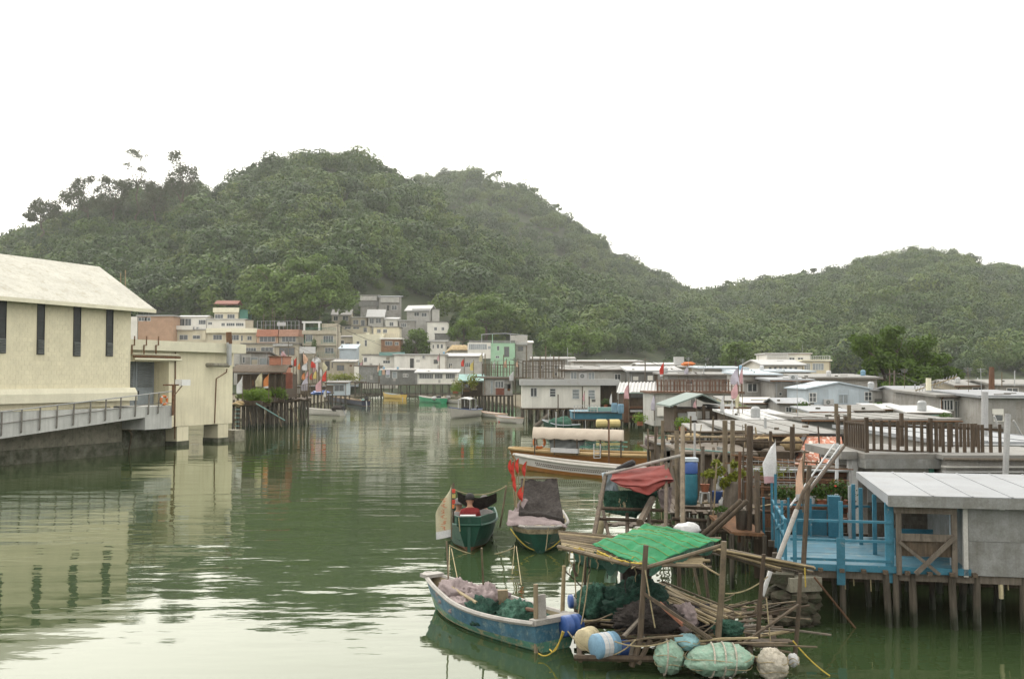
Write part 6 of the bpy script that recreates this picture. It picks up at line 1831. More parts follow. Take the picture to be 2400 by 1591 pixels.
def boat(name, label, stern, bow, B, fb=.45, draft=.15, bow_rise=.35, stern_rise=.1, bs=.75, bw=.12, rake=.25, top='hull_white', low='hull_rust', rim='gunwale', inner='boat_wood', split=3, floor=.12, thwarts=(.3, .6), group=None, deck=None, rimr=.05):
    """open boat from stern point to bow point on the water; hull, painted bottom, lining, rim and thwarts are its parts"""
    s, b = Vector((stern[0], stern[1], 0)), Vector((bow[0], bow[1], 0))
    L = (b - s).length - rake * .5
    root = T(name, label, 'boat', s, atan2(b.y - s.y, b.x - s.x), group)
    st, pt = hullfn(L, B, fb, draft, bow_rise, stern_rise, bs, bw, rake)
    N = 18

    def strip(j0, j1, inset=0, zf=None):
        g = G()
        for side in (-1, 1):
            for i in range(N):
                for j in range(j0, j1):
                    q = [pt(i / N, j, side, inset, zf), pt((i + 1) / N, j, side, inset, zf), pt((i + 1) / N, j + 1, side, inset, zf), pt(i / N, j + 1, side, inset, zf)]
                    g.add(q, [(0, 1, 2, 3) if side < 0 else (3, 2, 1, 0)])
        for t in (0, 1):
            for j in range(j0, j1):
                q = [pt(t, j, -1, inset, zf), pt(t, j, 1, inset, zf), pt(t, j + 1, 1, inset, zf), pt(t, j + 1, -1, inset, zf)]
                g.add(q, [(0, 1, 2, 3)])
        return g
    strip(split, 5).build('hull', top, root, smooth=False)
    strip(0, split).build('bottom', low, root, smooth=False)
    strip(2, 5, .06, floor).build('lining', inner, root)
    g = G()
    g.grid(lambda u, v: Vector((L * (.01 + .97 * u), (2 * v - 1) * max(.02, st(.01 + .97 * u)[0] * .86 - .05), floor - .01)), 14, 2)
    g.build('floor_boards', inner, root)
    g = G()
    for side in (-1, 1):
        g.tube([pt(i / N, 5, side) for i in range(N + 1)], rimr, n=6)
    for t in (0, 1):
        g.tube([pt(t, 5, -1), pt(t, 5, 1)], rimr, n=6)
    g.build('gunwale', rim, root)
    for t in thwarts:
        b_, zg, zk = st(t)
        G().bb(L * t - .12, L * t + .12, -b_ + .05, b_ - .05, zg - .16, zg - .11).build('thwart', inner, root)
    if deck:
        t0 = deck
        g = G()
        g.grid(lambda u, v: Vector((L * (t0 + (1 - t0) * u) + rake * u, (2 * v - 1) * (st(t0 + (1 - t0) * u)[0] - .02), st(t0 + (1 - t0) * u)[1] - .03)), 6, 3, .04)
        g.build('fore_deck', rim, root)
    root['L'] = L
    BL[root.name] = (L, st)
    del root['L']
    return root


BL = {}


def outboard(root, x, z, s=1.0, y=0.0, tilt=.4):
    m = rmat(0, 0, tilt)
    g = G()
    for c, sz in (((0, 0, .15), (.42, .28, .3)), ((.02, 0, .33), (.36, .24, .12))):
        g.box(Vector((x, y, z)) + m @ Vector(c) * s, [k * s for k in sz], 0, 0, tilt)
    o = g.build('outboard_motor', 'black_rubber', root)
    g = G()
    g.tube([Vector((x, y, z)), Vector((x, y, z)) + m @ Vector((-.05, 0, -.75)) * s], .06 * s)
    g.tube([Vector((x, y, z)) + m @ Vector((-.05, 0, -.65)) * s, Vector((x, y, z)) + m @ Vector((-.25, 0, -.68)) * s], .06 * s, .02 * s)
    g.build('motor_leg', 'galv', o)


# blue sampan in front
sm = boat('sampan', 'blue-green wooden sampan loaded with nets, moored at the raft', Wz(1302, 1522).xy, Wz(1012, 1423).xy, 1.5, .44, .12, .34, .16, .74, .10, .42, 'hull_blue', 'hull_base', 'gunwale', 'boat_wood', 3, .06, (.30, .52), rimr=.055)
L, st = BL[sm.name]
G().box((.04, 0, st(0)[1] + .02), (.22, st(0)[0] * 2.02, .1)).build('stern_cap', 'gunwale', sm)
G().box((L + .2, 0, st(1)[1]), (.3, .5, .08)).build('bow_cap', 'gunwale', sm)
G().box((.10, .30, .70), (.06, .24, .85), 0, 0, .06).build('rudder_board', 'gunwale', sm)
for nm, c, r, mt, sd, lb in (('cloth_heap', (L * .74, .10, .52), (.66, .36, .32), 'cloth_mauve', 1, 'mauve cloth heap in the bow of the blue sampan'), ('cloth_heap', (L * .55, -.10, .50), (.55, .40, .36), 'cloth_mauve', 2, 'crumpled mauve cloth amidships in the blue sampan'), ('cloth_heap', (L * .60, .36, .40), (.55, .25, .28), 'cloth_mauve', 7, 'mauve cloth against the far side of the blue sampan'), ('net_heap', (L * .25, .05, .36), (.58, .50, .36), 'net_green', 3, 'green net heap in the stern of the blue sampan'), ('net_heap', (L * .44, .35, .38), (.5, .3, .34), 'net_dkgreen', 4, 'dark green net behind the plank in the blue sampan')):
    h = T(nm, lb, 'heap', sm.matrix_basis @ Vector(c) - Vector((0, 0, .3)), sm.rotation_euler.z)
    G().blob((0, 0, .3), r, sd, .16, 48, 30, 1.9, -.3, .34).build('heap', mt, h, smooth=True)
SR = sm.matrix_basis


def inboat(m, pts):
    return [m @ Vector(p) for p in pts]


for nm, lb, pts, r, mt, ct in (
    ('bamboo_pole', 'pale bamboo pole lying along the far side of the blue sampan', [(L * .86, .25, .78), (L * .45, .55, .66)], .035, 'bamboo', 'pole'),
    ('steering_oar', 'reddish oar resting over the stern of the blue sampan', [(L * .40, -.25, .52), (L * .06, .3, .78)], .045, 'wood_red', 'oar'),
    ('thin_stake', 'thin stake standing in the bow of the blue sampan', [(L * .84, .1, .2), (L * .87, .1, 1.7)], .02, 'bamboo_old', 'stake'),
    ('thin_stake', 'slanting thin stake amidships in the blue sampan', [(L * .62, -.2, .2), (L * .52, .2, 1.75)], .022, 'bamboo_old', 'stake'),
    ('mooring_stake', 'pale mooring stake at the stern of the blue sampan', [(.05, .45, -1.0), (.12, .42, 1.35)], .05, 'wood_pale', 'stake'),
):
    w = inboat(SR, pts)
    pole(nm, lb, w[0], w[1], r, mt, cat=ct)
w = inboat(SR, [(L * .40, -.05, .1), (L * .36, .15, .95)])
tag(G().beam(w[0], w[1], .22, .05).build('plank', 'wood_pale', loc=w[0]), 'broad plank standing upright in the blue sampan', 'plank')
tag(G().blob((0, 0, 0), (.13, .13, .12), 1, .04, 12, 8).build('buoy', 'orange_plastic', smooth=True), 'orange ball buoy in the blue sampan', 'buoy').location = SR @ Vector((L * .70, -.42, .45))
tag(G().lathe([(.09, -.14), (.13, .08), (.11, .16), (.04, .2)], (0, 0, 0), 10).build('jug', 'drum_cream'), 'cream plastic jug beside the orange buoy', 'jug').location = SR @ Vector((L * .655, -.45, .42))

# green boat with three people, bow towards the viewer
gb = boat('fishing_boat', 'dark green fishing boat with three seated people', (P(1108, HOR, 37.2).x, 37.2), (P(1100, HOR, 31.9).x, 31.9), 1.8, .62, .2, .20, .05, .9, .40, .12, 'hull_green', 'hull_rust', 'hull_green', 'hull_green', 2, .3, (.3,), rimr=.045)
L, st = BL[gb.name]
GR = gb.matrix_basis
for sgn in (-1, 1):
    G().add([(L * .55, sgn * .88, .62), (L + .05, sgn * .36, .82), (L + .05, sgn * .34, 1.08), (L * .55, sgn * .86, .9), (L * .55, sgn * .82, .62), (L, sgn * .30, .82), (L, sgn * .28, 1.08), (L * .55, sgn * .80, .9)], G.BF).build('bulwark', 'hull_green', gb)
G().bb(L - .02, L + .08, -.38, .38, .78, 1.08).build('bow_board', 'hull_green', gb)
G().bb(L * .93, L * .97, -.30, .2, 1.05, 1.09).build('bow_cover', 'white_paint', gb)
G().box((L + .12, 0, .45), (.10, .10, 1.2), 0, 0, -.12).build('stem_post', 'hull_green', gb)


def skinmesh(name, chains, mat, parent, sub=2):
    vs, es, rs = [], [], []
    for ch in chains:
        prev = None
        for p, r in ch:
            key = next((i for i, q in enumerate(vs) if (q - Vector(p)).length < 1e-4), None)
            if key is None:
                vs.append(Vector(p))
                rs.append(r)
                key = len(vs) - 1
            if prev is not None and prev != key:
                es.append((prev, key))
            prev = key
    me = bpy.data.meshes.new(name)
    me.from_pydata([tuple(v) for v in vs], es, [])
    me.materials.append(MT(mat))
    o = bpy.data.objects.new(name, me)
    COL.objects.link(o)
    o.parent = parent
    o.modifiers.new('skin', 'SKIN')
    sv = me.skin_vertices[0].data
    for i, r in enumerate(rs):
        sv[i].radius = (r, r) if not isinstance(r, tuple) else r
    sv[0].use_root = True
    sd = o.modifiers.new('smooth', 'SUBSURF')
    sd.levels = sd.render_levels = sub
    return o


def person(label, loc, face, shirt, hat, lean=0.0, hatkind=0):
    """seated figure; local +y is where it faces"""
    r = T('person', label, 'person', loc, face)
    r.scale = (1.3, 1.3, 1.3)
    hp, ch, nk = (0, 0, 0), (0, .02 + lean * .5, .44), (0, .05 + lean, .56)
    hd = (0, .09 + lean, .70)
    body = [[(hp, (.15, .12)), ((0, .0, .22), (.14, .11)), (ch, (.15, .11)), (nk, .058), ((0, .08 + lean, .63), .075), (hd, (.088, .10)), ((0, .08 + lean, .80), .07)]]
    arms, legs = [], []
    for s in (-1, 1):
        sh = (s * .19, .02 + lean * .5, .45)
        arms.append([(ch, (.15, .11)), (sh, .065), ((s * .25, .06, .20), .05), ((s * .17, .27, .12), .038), ((s * .15, .34, .12), (.045, .025))])
        kn = (s * .13, .42, .06)
        legs.append([(hp, (.15, .12)), ((s * .09, .06, -.01), .09), (kn, .065), ((s * .14, .40, -.34), .045), ((s * .14, .50, -.38), .04)])
    bo = skinmesh('body', body + arms + legs, 'skin', r)
    G().blob((0, .185 + lean, .69), (.016, .022, .022), 1, 0, 6, 5).build('nose', 'skin', r)
    for s in (-1, 1):
        G().blob((s * .035, .175 + lean, .715), (.012, .01, .008), 1, 0, 6, 5).build('eye', 'black_rubber', r)
        G().blob((s * .09, .08 + lean, .70), (.012, .022, .032), 1, 0, 6, 5).build('ear', 'skin', r)
    skinmesh('shirt', [[((0, 0, -.02), (.17, .14)), ((0, 0, .22), (.165, .135)), ((0, .02 + lean * .5, .44), (.17, .13)), ((0, .045 + lean, .53), .075)]] + [[((0, .02 + lean * .5, .44), (.17, .13)), ((s * .19, .02 + lean * .5, .45), .082), ((s * .25, .06, .20), .066), ((s * .20, .2, .14), .05)] for s in (-1, 1)], shirt, r)
    skinmesh('trousers', [[((0, 0, -.03), (.17, .14)), ((s * .09, .06, -.01), .105), ((s * .13, .42, .06), .08), ((s * .14, .40, -.3), .06)] for s in (-1, 1)], 'shirt_dark', r)
    c = Vector((0, .085 + lean, .775))
    if hatkind == 0:
        G().lathe([(.125, -.03), (.122, .03), (.105, .09), (.06, .125), (.01, .135)], c, 14).build('hat', hat, r, smooth=True)
        G().add([c + Vector(p) for p in ((-.09, .08, .0), (.09, .08, .0), (.06, .20, -.015), (-.06, .20, -.015), (-.09, .08, .015), (.09, .08, .015), (.06, .20, 0), (-.06, .20, 0))], G.BF).build('hat_peak', hat, r)
    else:
        G().lathe([(.19, -.02), (.19, .0), (.11, .02), (.105, .09), (.05, .13), (.01, .135)], c, 14).build('hat', hat, r, smooth=True)
    return r


person('person in a dark red top and black cap, back to the viewer', GR @ Vector((L * .72, .0, .46)), .15, 'shirt_red', 'hat_dark', .03)
person('person in a grey top and grey hat on the left of the green boat', GR @ Vector((L * .55, .46, .28)), 0, 'shirt_grey', 'hat_grey', .05, 1)
person('person in a pale grey hat on the right of the green boat', GR @ Vector((L * .60, -.50, .22)), -.5, 'shirt_grey', 'hat_grey', .06, 1)
mp_ = P(1062, 1145, 32.6)
mb = P(1062, 1210, 32.6)
ms = T('mast_pole', 'short mast with red and yellow ties on the left of the green boat', 'mast', mb - Vector((0, 0, .4)))
G().tube([mb - Vector((0, 0, .4)), P(1063, 1132, 32.6)], .03).build('shaft', 'wood_mid', ms, w=True)
for i, (y, mt) in enumerate(((1150, 'red_plastic'), (1162, 'fl_yellow'), (1175, 'red_plastic'), (1186, 'orange_plastic'))):
    p = P(1062, y, 32.58)
    G().box(p, (.14, .07, .12), i * .5).build('tie', mt, ms, w=True)
aw_ = T('net_awning', 'black net slung between poles over the green boat', 'net', P(1075, 1170, 34))
a, b = P(1072, 1150, 33), P(1185, 1140, 35)
g = G()
g.grid(lambda u, v: Vector(P(1072 + 92 * u, 1152 + 2 * u, 33.5)) + Vector((0, .4 * v, -.35 * v - .18 * sin(pi * u) - .1 * v * sin(pi * u) + .02 * mnoise.noise(Vector((u * 8, v * 4, 0))))), 20, 6, .012)
g.build('net', 'net_dark', aw_, w=True)
G().tube(catenary(P(1062, 1145, 33.4), P(1187, 1138, 34), .25, 10), .016).build('rope', 'rope', aw_, w=True)
G().tube([P(1187, 1138, 34), P(1172, 1235, 34)], .03).build('pole', 'bamboo_old', aw_, w=True)

# wooden boat with the dark canopy beside it
wb = boat('netting_boat', 'weathered wooden boat with a dark net canopy and pink sheet', (P(1262, HOR, 36.5).x, 36.5), (P(1266, HOR, 31.4).x, 31.4), 1.95, .60, .2, .24, .05, .9, .45, .15, 'boat_wood', 'hull_green', 'gunwale', 'boat_wood', 4, .3, (.3,), deck=.78, rimr=.05)
L, st = BL[wb.name]
WR = wb.matrix_basis
cn = T('net_canopy', 'dark net canopy draped on a frame over the wooden boat', 'canopy', P(1262, 1225, 33.2))
A, B_, C_, D_ = P(1222, 1122, 34.6), P(1305, 1120, 34.6), P(1322, 1222, 32.6), P(1216, 1205, 32.6)
for q in (A, B_, C_, D_):
    G().tube([q, Vector((q.x, q.y, .4))], .03).build('frame_pole', 'bamboo_old', cn, w=True)
G().tube([A, B_], .03).build('frame_pole', 'bamboo_old', cn, w=True)
g = G()
qf = quadpatch(A, B_, C_, D_, .18, .10, 3, 4)
g.grid(qf, 26, 22, .015)
g.build('net', 'net_dark', cn, w=True, smooth=True)
G().tube([D_ + Vector((0, -.05, .02)), D_.lerp(C_, .5) + Vector((0, -.1, .1)), C_ + Vector((0, -.05, .02))], .1, n=8).build('net_roll', 'net_dark', cn, w=True, smooth=True)
ck = T('pink_sheet', 'dusty pink sheet covering the fore part of the wooden boat', 'cloth', P(1265, 1240, 32.2))
g = G()
qf = quadpatch(P(1192, 1196, 32.8), P(1322, 1222, 32.8), P(1332, 1232, 32.0), P(1188, 1232, 32.0), -.12, .09, 5, 5)
g.grid(qf, 26, 12, .02)
g.build('sheet', 'cloth_mauve', ck, w=True, smooth=True)
g = G()
qf = quadpatch(P(1222, 1165, 33.4), P(1238, 1170, 33.4), P(1205, 1228, 32.4), P(1186, 1226, 32.4), 0, .05, 8, 4)
g.grid(qf, 8, 14, .02)
g.build('side_sheet', 'cloth_mauve', ck, w=True, smooth=True)
# red marker pennants on bamboo
rng = random.Random(6)
for i, (x, yt, fl_, w_, lb) in enumerate(((1198, 1072, 1088, 9, 'leftmost red pennant in the bunch on the wooden boat'), (1205, 1064, 1092, 8, 'tallest red pennant in the bunch on the wooden boat'), (1216, 1076, 1085, 9, 'red pennant leaning right in the bunch'), (1235, 1080, 1092, 10, 'rightmost red pennant in the bunch on the wooden boat'), (1206, 1100, 1112, 8, 'lower red pennant, front of the bunch'), (1228, 1120, 1150, 14, 'large red pennant low in the bunch'), (1209, 1112, 1128, 8, 'lower right pennant behind the bunch'))):
    d = 33.6 - .1 * i
    top, bot = P(x, yt, d), P(1212 + (x - 1212) * .3, 1205, d)
    pn = T('marker_pennant', lb, 'flag', bot, 0, 'red marker pennants')
    G().tube([bot, top], .018).build('staff', 'bamboo', pn, w=True)
    f0, f1 = P(x, fl_ - 12, d - .03), P(x - (x - 1212) * .2, fl_ + 22, d - .03)
    wv = w_ / FPX * d
    g = G()
    g.grid(lambda u, v: f0.lerp(f1, v) + Vector((-wv * u * sin(pi * (.15 + .8 * v)), .05 * sin(u * 3 + v * 5), -.05 * u)), 4, 8, .008, (0, 1, 0))
    g.build('pennant', 'fl_red', pn, w=True)
# ropes between boats
def rope(label, p, q, sag, r=.012, mat='rope', n=14):
    pts = catenary(p, q, sag, n)
    return tag(G().tube(pts, r, n=5).build('rope', mat, loc=pts[0]), label, 'rope')


rope('slack rope drooping between the two moored boats', P(1052, 1276, 31.6), P(1206, 1282, 31.3), .28, .016)
rope('yellow rope looped round the wooden boat bow', P(1196, 1238, 31.6), P(1326, 1250, 31.6), .62, .018, 'rope_yellow')
rope('pale rope hanging down the wooden boat bow', P(1285, 1236, 31.25), P(1279, 1290, 31.2), .02, .016)
rope('pale rope hanging from the green boat bow', P(1075, 1212, 31.7), P(1078, 1245, 31.6), .02, .016)
for i, (x0, y0, x1, y1, lb) in enumerate(((1054, 1280, 1050, 1400, 'stake line left of the green boat bow'), (1206, 1278, 1200, 1345, 'pale stake between the two boats'), (1210, 1280, 1222, 1370, 'slanting line from the stake between the boats'), (1058, 1285, 1080, 1395, 'slanting line left below the green boat'))):
    pole('mooring_line', lb, P(x0, y0, 29), P(x1, y1, 24.5 if i != 1 else 28), .012, 'rope', cat='line')

# long orange-brown tour boat with canvas roof
tbo = boat('tour_boat', 'long orange-brown boat with a cream canvas roof and life ring', P(1560, HOR, 58).xy, P(1205, HOR, 62.5).xy, 2.5, .95, .3, .15, .1, .9, .25, .4, 'hull_orange', 'hull_orange', 'boat_deck', 'boat_deck', 2, .5, (.2,), deck=.80, rimr=.1)
L, st = BL[tbo.name]
TR = tbo.matrix_basis
G().grid(lambda u, v: (L * (.05 + .75 * u), (2 * v - 1) * (st(.05 + .75 * u)[0] - .02), .94), 10, 2, .05).build('deck', 'boat_deck', tbo)
RF = T('canvas_roof', 'cream canvas roof on posts over the orange-brown boat', 'canopy', TR @ Vector((L * .5, 0, .95)))
a, b, c, d_ = P(1252, 1006, 61.8), P(1462, 1014, 59.5), P(1462, 1032, 57.8), P(1247, 1026, 60.2)
qf = quadpatch(a, b, c, d_)
g = G()
g.grid(lambda u, v: qf(u, v) + Vector((0, 0, .35 * sin(pi * v) ** .6 - .03 * sin(u * 40) * v)), 40, 8, .06)
g.build('canvas', 'canvas_cream', RF, w=True, smooth=True)
for t in (.03, .25, .5, .75, .97):
    for (p, q) in ((a, b), (d_, c)):
        k = p.lerp(q, t)
        G().tube([k, Vector((k.x, k.y, .9))], .04).build('post', 'wood_dark', RF, w=True)
cc = T('clear_curtain', 'crumpled clear plastic curtain under the canvas roof', 'curtain', P(1300, 1050, 60.6))
g = G()
qf = quadpatch(P(1285, 1022, 60.3), P(1380, 1024, 59.4), P(1350, 1058, 59.2), P(1290, 1058, 60.0), 0, .22, 4, 4)
g.grid(qf, 20, 12, .02)
g.build('sheet', 'louvre', cc, w=True, smooth=True)
for i, x in enumerate((1372, 1400, 1430, 1456)):
    G().beam(P(x - 12, 1035, 59.6), P(x + 14, 1036, 59.4), .3, .06).build('seat', 'teal_rail', tbo, w=True)
    G().beam(P(x - 12, 1046, 59.2), P(x + 14, 1047, 59.0), .3, .06).build('seat', 'teal_rail', tbo, w=True)
bx_ = TR.inverted()
G().beam(P(1293, 1054, 59.6), P(1356, 1057, 58.9), .3, .25).build('locker', 'plastic_white', tbo, w=True)
ring('life_ring', 'red life ring standing on the bow of the orange-brown boat', P(1264, 1036, 60.9), .33, .08, 'orange_plastic', (.05, 0))
for X in (1392, 1407):
    G().tube([P(X, 1040, 58.2), P(X, 1073, 58.2)], .03).build('ladder_rail', 'white_paint', tbo, w=True)
for y in (1058, 1066, 1073):
    G().tube([P(1392, y, 58.15), P(1407, y, 58.15)], .025).build('ladder_rung', 'white_paint', tbo, w=True)
pole('bamboo_mast', 'thin brown pole standing at the orange-brown boat', P(1427, 1085, 57.5) - Vector((0, 0, 1.2)), P(1427, 982, 57.5), .05, 'wood_red')
# white guard boat alongside with chequered edge
wgb = boat('guard_boat', 'long narrow white boat with a chequered rim beside the orange boat', P(1500, HOR, 53.3).xy, P(1214, HOR, 60.2).xy, 1.3, .62, .2, .25, .05, .7, .12, .6, 'check_white', 'hull_orange', 'hull_white', 'hull_white', 3, .25, (.2, .4, .6), rimr=.09)
L, st = BL[wgb.name]
rng = random.Random(1)
stf, ptf = hullfn(L, 1.3, .62, .2, .25, .05, .7, .12, .6)
g = G()
for i in range(46):
    for j in range(2):
        t = .04 + .78 * (i + .5 * j) / 46
        p, q = ptf(t, 3, -1), ptf(t, 5, -1)
        p2, q2 = ptf(t, 3, 1), ptf(t, 5, 1)
        for (lo, hi, sg) in ((p, q, -1), (p2, q2, 1)):
            c = lo.lerp(hi, .30 + .22 * j) + Vector((0, sg * .012, 0))
            g.box(c, (.07, .02, .07))
g.build('chequer_marks', 'wood_dark', wgb, kind='stuff')
# boats up the channel
def wl(x, y):
    return Wz(x, y).xy


b_ = boat('skiff', 'white skiff with a dark outboard beside the flag platform', wl(804, 974), wl(722, 971), 1.7, .75, .15, .25, .05, .85, .3, .3, 'hull_white', 'hull_white', 'hull_white', 'hull_white', 2, .2, (.3, .6))
outboard(b_, -.1, .9, 1.2)
hp_ = T('striped_bundle', 'dark striped bundle lying over the stern of the white skiff', 'bundle', b_.matrix_basis @ Vector((.8, .2, .6)))
G().blob((0, 0, .35), (1.0, .55, .5), 4, .2, 16, 10, 1.7, -.3, .2).build('heap', 'net_dark', hp_, smooth=True)
b_ = boat('motor_boat', 'long dark blue motor boat with a red-brown rim and big outboard', wl(858, 951), wl(764, 937), 2.2, 1.0, .2, .35, 0, .85, .2, .5, 'hull_navy', 'hull_rust', 'hull_rust', 'boat_wood', 2, .2, (.3, .6))
outboard(b_, -.2, 1.0, 2.0)
tag(G().lathe([(.4, 0), (.5, .3), (.5, .9), (.4, 1.0)], (0, 0, 0), 10).build('bucket', 'turq'), 'turquoise bucket in the dark blue motor boat', 'bucket').location = b_.matrix_basis @ Vector((2.6, 0, .25))
b_ = boat('motor_boat', 'yellow motor boat with a light blue inside at the head of the channel', wl(946, 935), wl(900, 932), 2.2, 1.0, .2, .5, .1, .8, .2, .6, 'hull_yellow', 'hull_yellow', 'hull_yellow', 'drum_ltblue', 2, .3, (.3, .6))
outboard(b_, .4, 1.2, 1.8, .3)
b_ = boat('motor_boat', 'green motor boat piled with white bundles', wl(1040, 945), wl(984, 941), 2.2, 1.0, .2, .4, .1, .8, .2, .5, 'hull_green_bright', 'hull_green_bright', 'hull_white', 'hull_white', 2, .3, (.3,))
bu = T('white_bundle', 'white bundles heaped in the green motor boat', 'bundle', b_.matrix_basis @ Vector((2.6, 0, .6)))
for k in range(4):
    G().blob((-1.2 + k * 1.0, .2 * (k % 2), .45 + .12 * (k % 2)), (.55, .5, .42), k, .2, 10, 8).build('bundle', ('plastic_white', 'shirt_dark', 'bag_white', 'shirt_grey')[k], bu, smooth=True)
b_ = boat('tied_skiff', 'grey skiff under a small pale frame behind the green motor boat', wl(1090, 946), wl(1040, 944), 1.8, .7, .15, .2, .05, .85, .3, .3, 'hull_white', 'boat_wood', 'gunwale', 'boat_wood', 2, .2, (.4,))
b_ = boat('cabin_boat', 'white motor boat with a white curved canopy and blue rim', wl(1118, 974), wl(1056, 981), 2.0, .95, .2, .55, .05, .85, .15, .5, 'hull_white', 'hull_white', 'drum_blue', 'hull_white', 2, .3, (.3,), rimr=.05)
L, st = BL[b_.name]
BR = b_.matrix_basis
cv = T('boat_canopy', 'white curved canopy on the white motor boat', 'canopy', BR @ Vector((L * .4, 0, .95)), b_.rotation_euler.z)
G().grid(lambda u, v: (-1.5 + 3.0 * u, -.95 + 1.9 * v, 1.45 + .22 * sin(pi * v) + .18 * sin(pi * u)), 12, 10, .05).build('canopy', 'white_roof', cv, smooth=True)
for sx in (-1.35, 1.3):
    for sy in (-.85, .85):
        G().tube([(sx, sy, -.1), (sx * .95, sy, 1.5)], .05).build('post', 'white_paint', cv)
G().bb(-.3, .5, -.5, .5, -.5, .45).build('console', 'shirt_dark', cv)
outboard(b_, -.15, 1.0, 1.2)
b_ = boat('dinghy', 'small pale dinghy behind the one with the red buoy', wl(1180, 980), wl(1133, 976), 1.6, .55, .12, .2, .05, .8, .3, .3, 'hull_white', 'hull_white', 'fl_peach', 'hull_white', 2, .15, (.4,))
b_ = boat('dinghy', 'small white dinghy with a red rim and red buoy', wl(1218, 992), wl(1166, 988), 1.5, .6, .12, .2, .05, .8, .3, .3, 'hull_white', 'hull_white', 'fl_peach', 'blue_tin', 2, .15, (.35, .65))
tag(G().blob((0, 0, 0), (.2, .2, .2), 1, 0, 10, 8).build('buoy', 'red_plastic', smooth=True), 'red ball buoy hung on the white dinghy', 'buoy').location = P(1172, 987, 124)
b_ = boat('work_boat', 'teal work boat piled with nets below the white stilt house', P(1350, HOR, 100).xy, P(1278, HOR, 102).xy, 1.9, .7, .2, .5, .1, .85, .2, .5, 'hull_green', 'hull_blue', 'blue_tin', 'boat_wood', 2, .2, (.4,))
nh = T('net_heap', 'grey-green net heap in the teal work boat', 'heap', b_.matrix_basis @ Vector((1.8, 0, .5)))
G().blob((0, 0, .4), (1.1, .6, .6), 6, .2, 18, 12, 1.7, -.3, .2).build('heap', 'net_green', nh, smooth=True)
for i, (x, yt, yb) in enumerate(((1303, 965, 1003), (1285, 960, 990), (1320, 962, 1000), (1372, 984, 1004))):
    pole('boat_stake', ('tallest white stake by the teal work boat', 'thin white stake at the bow of the teal work boat', 'thin stake right of the white stake', 'bent grey pipe right of the teal work boat')[i], P(x, yb, 99), P(x, yt, 99), .07 if i == 0 else .03, 'white_pipe')
G_ = pole('slanted_log', 'thick grey log slanting out from under the white stilt house', P(1255, 992, 108) - Vector((0, 0, .3)), P(1290, 970, 108), .25, 'wood_grey')
# ------------------------------------------------------------------ floating fishing raft with the green tarp roof
rf_ = T('fishing_raft', 'ramshackle bamboo raft frame of poles, planks and props', 'raft', Wz(1600, 1500))
rng = random.Random(17)
# deck: loose planks and bamboo, each a piece
for i in range(26):
    x0, y0 = 1345 + rng.uniform(0, 60) + i * 14, 1462 + rng.uniform(-30, 30)
    a = Wz(x0, y0 + 20, .34)
    w = rng.uniform(-.5, .4)
    Ln = rng.uniform(.8, 2.0)
    b = a + Vector((cos(w) * Ln, sin(w) * Ln, rng.uniform(-.06, .1)))
    if b.y < 18.9 or b.y > 24:
        continue
    if i % 2:
        G().beam(a, b, rng.uniform(.10, .18), .035).build('plank', rng.choice(('wood_mid', 'wood_grey', 'wood_mid')), rf_, w=True)
    else:
        G().tube([a, a.lerp(b, .5) + Vector((0, 0, .02)), b], rng.uniform(.025, .04)).build('bamboo', rng.choice(('bamboo', 'bamboo_old')), rf_, w=True)
for y in (1540, 1500, 1465, 1430):
    G().tube([Wz(1345, y, .26), Wz(1835, y + 8, .26)], .06).build('bearer', 'wood_dark', rf_, w=True)
for x in (1360, 1450, 1560, 1660, 1760, 1820):
    G().tube([Wz(x, 1545, .2), Wz(1200 + (x - 1200) * .97, 1420, .2)], .06).build('bearer', 'wood_mid', rf_, w=True)
# props: pixel top/bottom with depth
for (xt, yt, xb, yb, d, r, mt) in ((1514, 1277, 1500, 1500, 18.9, .055, 'wood_mid'), (1500, 1500, 1480, 1560, 18.9, .06, 'wood_mid'), (1697, 1268, 1682, 1502, 19.2, .06, 'bamboo_old'), (1790, 1298, 1775, 1512, 19.6, .045, 'wood_dark'),
                                   (1876, 1342, 1862, 1550, 19.4, .045, 'wood_mid'), (1322, 1325, 1318, 1440, 21.2, .045, 'bamboo'), (1372, 1300, 1366, 1450, 21.6, .03, 'wood_dark'), (1464, 1310, 1460, 1390, 22.5, .05, 'wood_dark'),
                                   (1590, 1310, 1592, 1380, 23.0, .05, 'wood_dark'), (1650, 1320, 1660, 1400, 23.2, .04, 'wood_mid'), (1620, 1300, 1640, 1392, 23.4, .035, 'bamboo_old'), (1345, 1320, 1352, 1350, 20.5, .03, 'wood_dark')):
    a, b = P(xb, yb, d), P(xt, yt, d)
    G().tube([a, a.lerp(b, .5) + Vector((rng.gauss(0, .015), 0, 0)), b], r * 1.05, r * .9, 8).build('prop', mt, rf_, w=True)
for (x0, y0, d0, x1, y1, d1, w, mt) in ((1506, 1388, 18.9, 1690, 1512, 18.8, .11, 'wood_mid'), (1545, 1412, 19.2, 1602, 1464, 19.0, .10, 'orange_tile'), (1322, 1335, 21.2, 1372, 1382, 21.4, .04, 'wood_dark'), (1740, 1508, 19.1, 1872, 1416, 19.3, .07, 'wood_mid'),
                                        (1640, 1320, 19.4, 1694, 1352, 19.3, .05, 'bamboo'), (1600, 1460, 18.9, 1660, 1500, 18.8, .05, 'bamboo_old'), (1462, 1490, 18.9, 1500, 1450, 19.1, .08, 'wood_grey'), (1745, 1500, 19.4, 1815, 1512, 19.2, .2, 'wood_grey'),
                                        (1495, 1555, 18.8, 1525, 1498, 18.9, .1, 'wood_mid'), (1475, 1550, 18.9, 1485, 1500, 18.9, .07, 'wood_grey')):
    G().beam(P(x0, y0, d0), P(x1, y1, d1), w, w * .5).build('brace', mt, rf_, w=True)
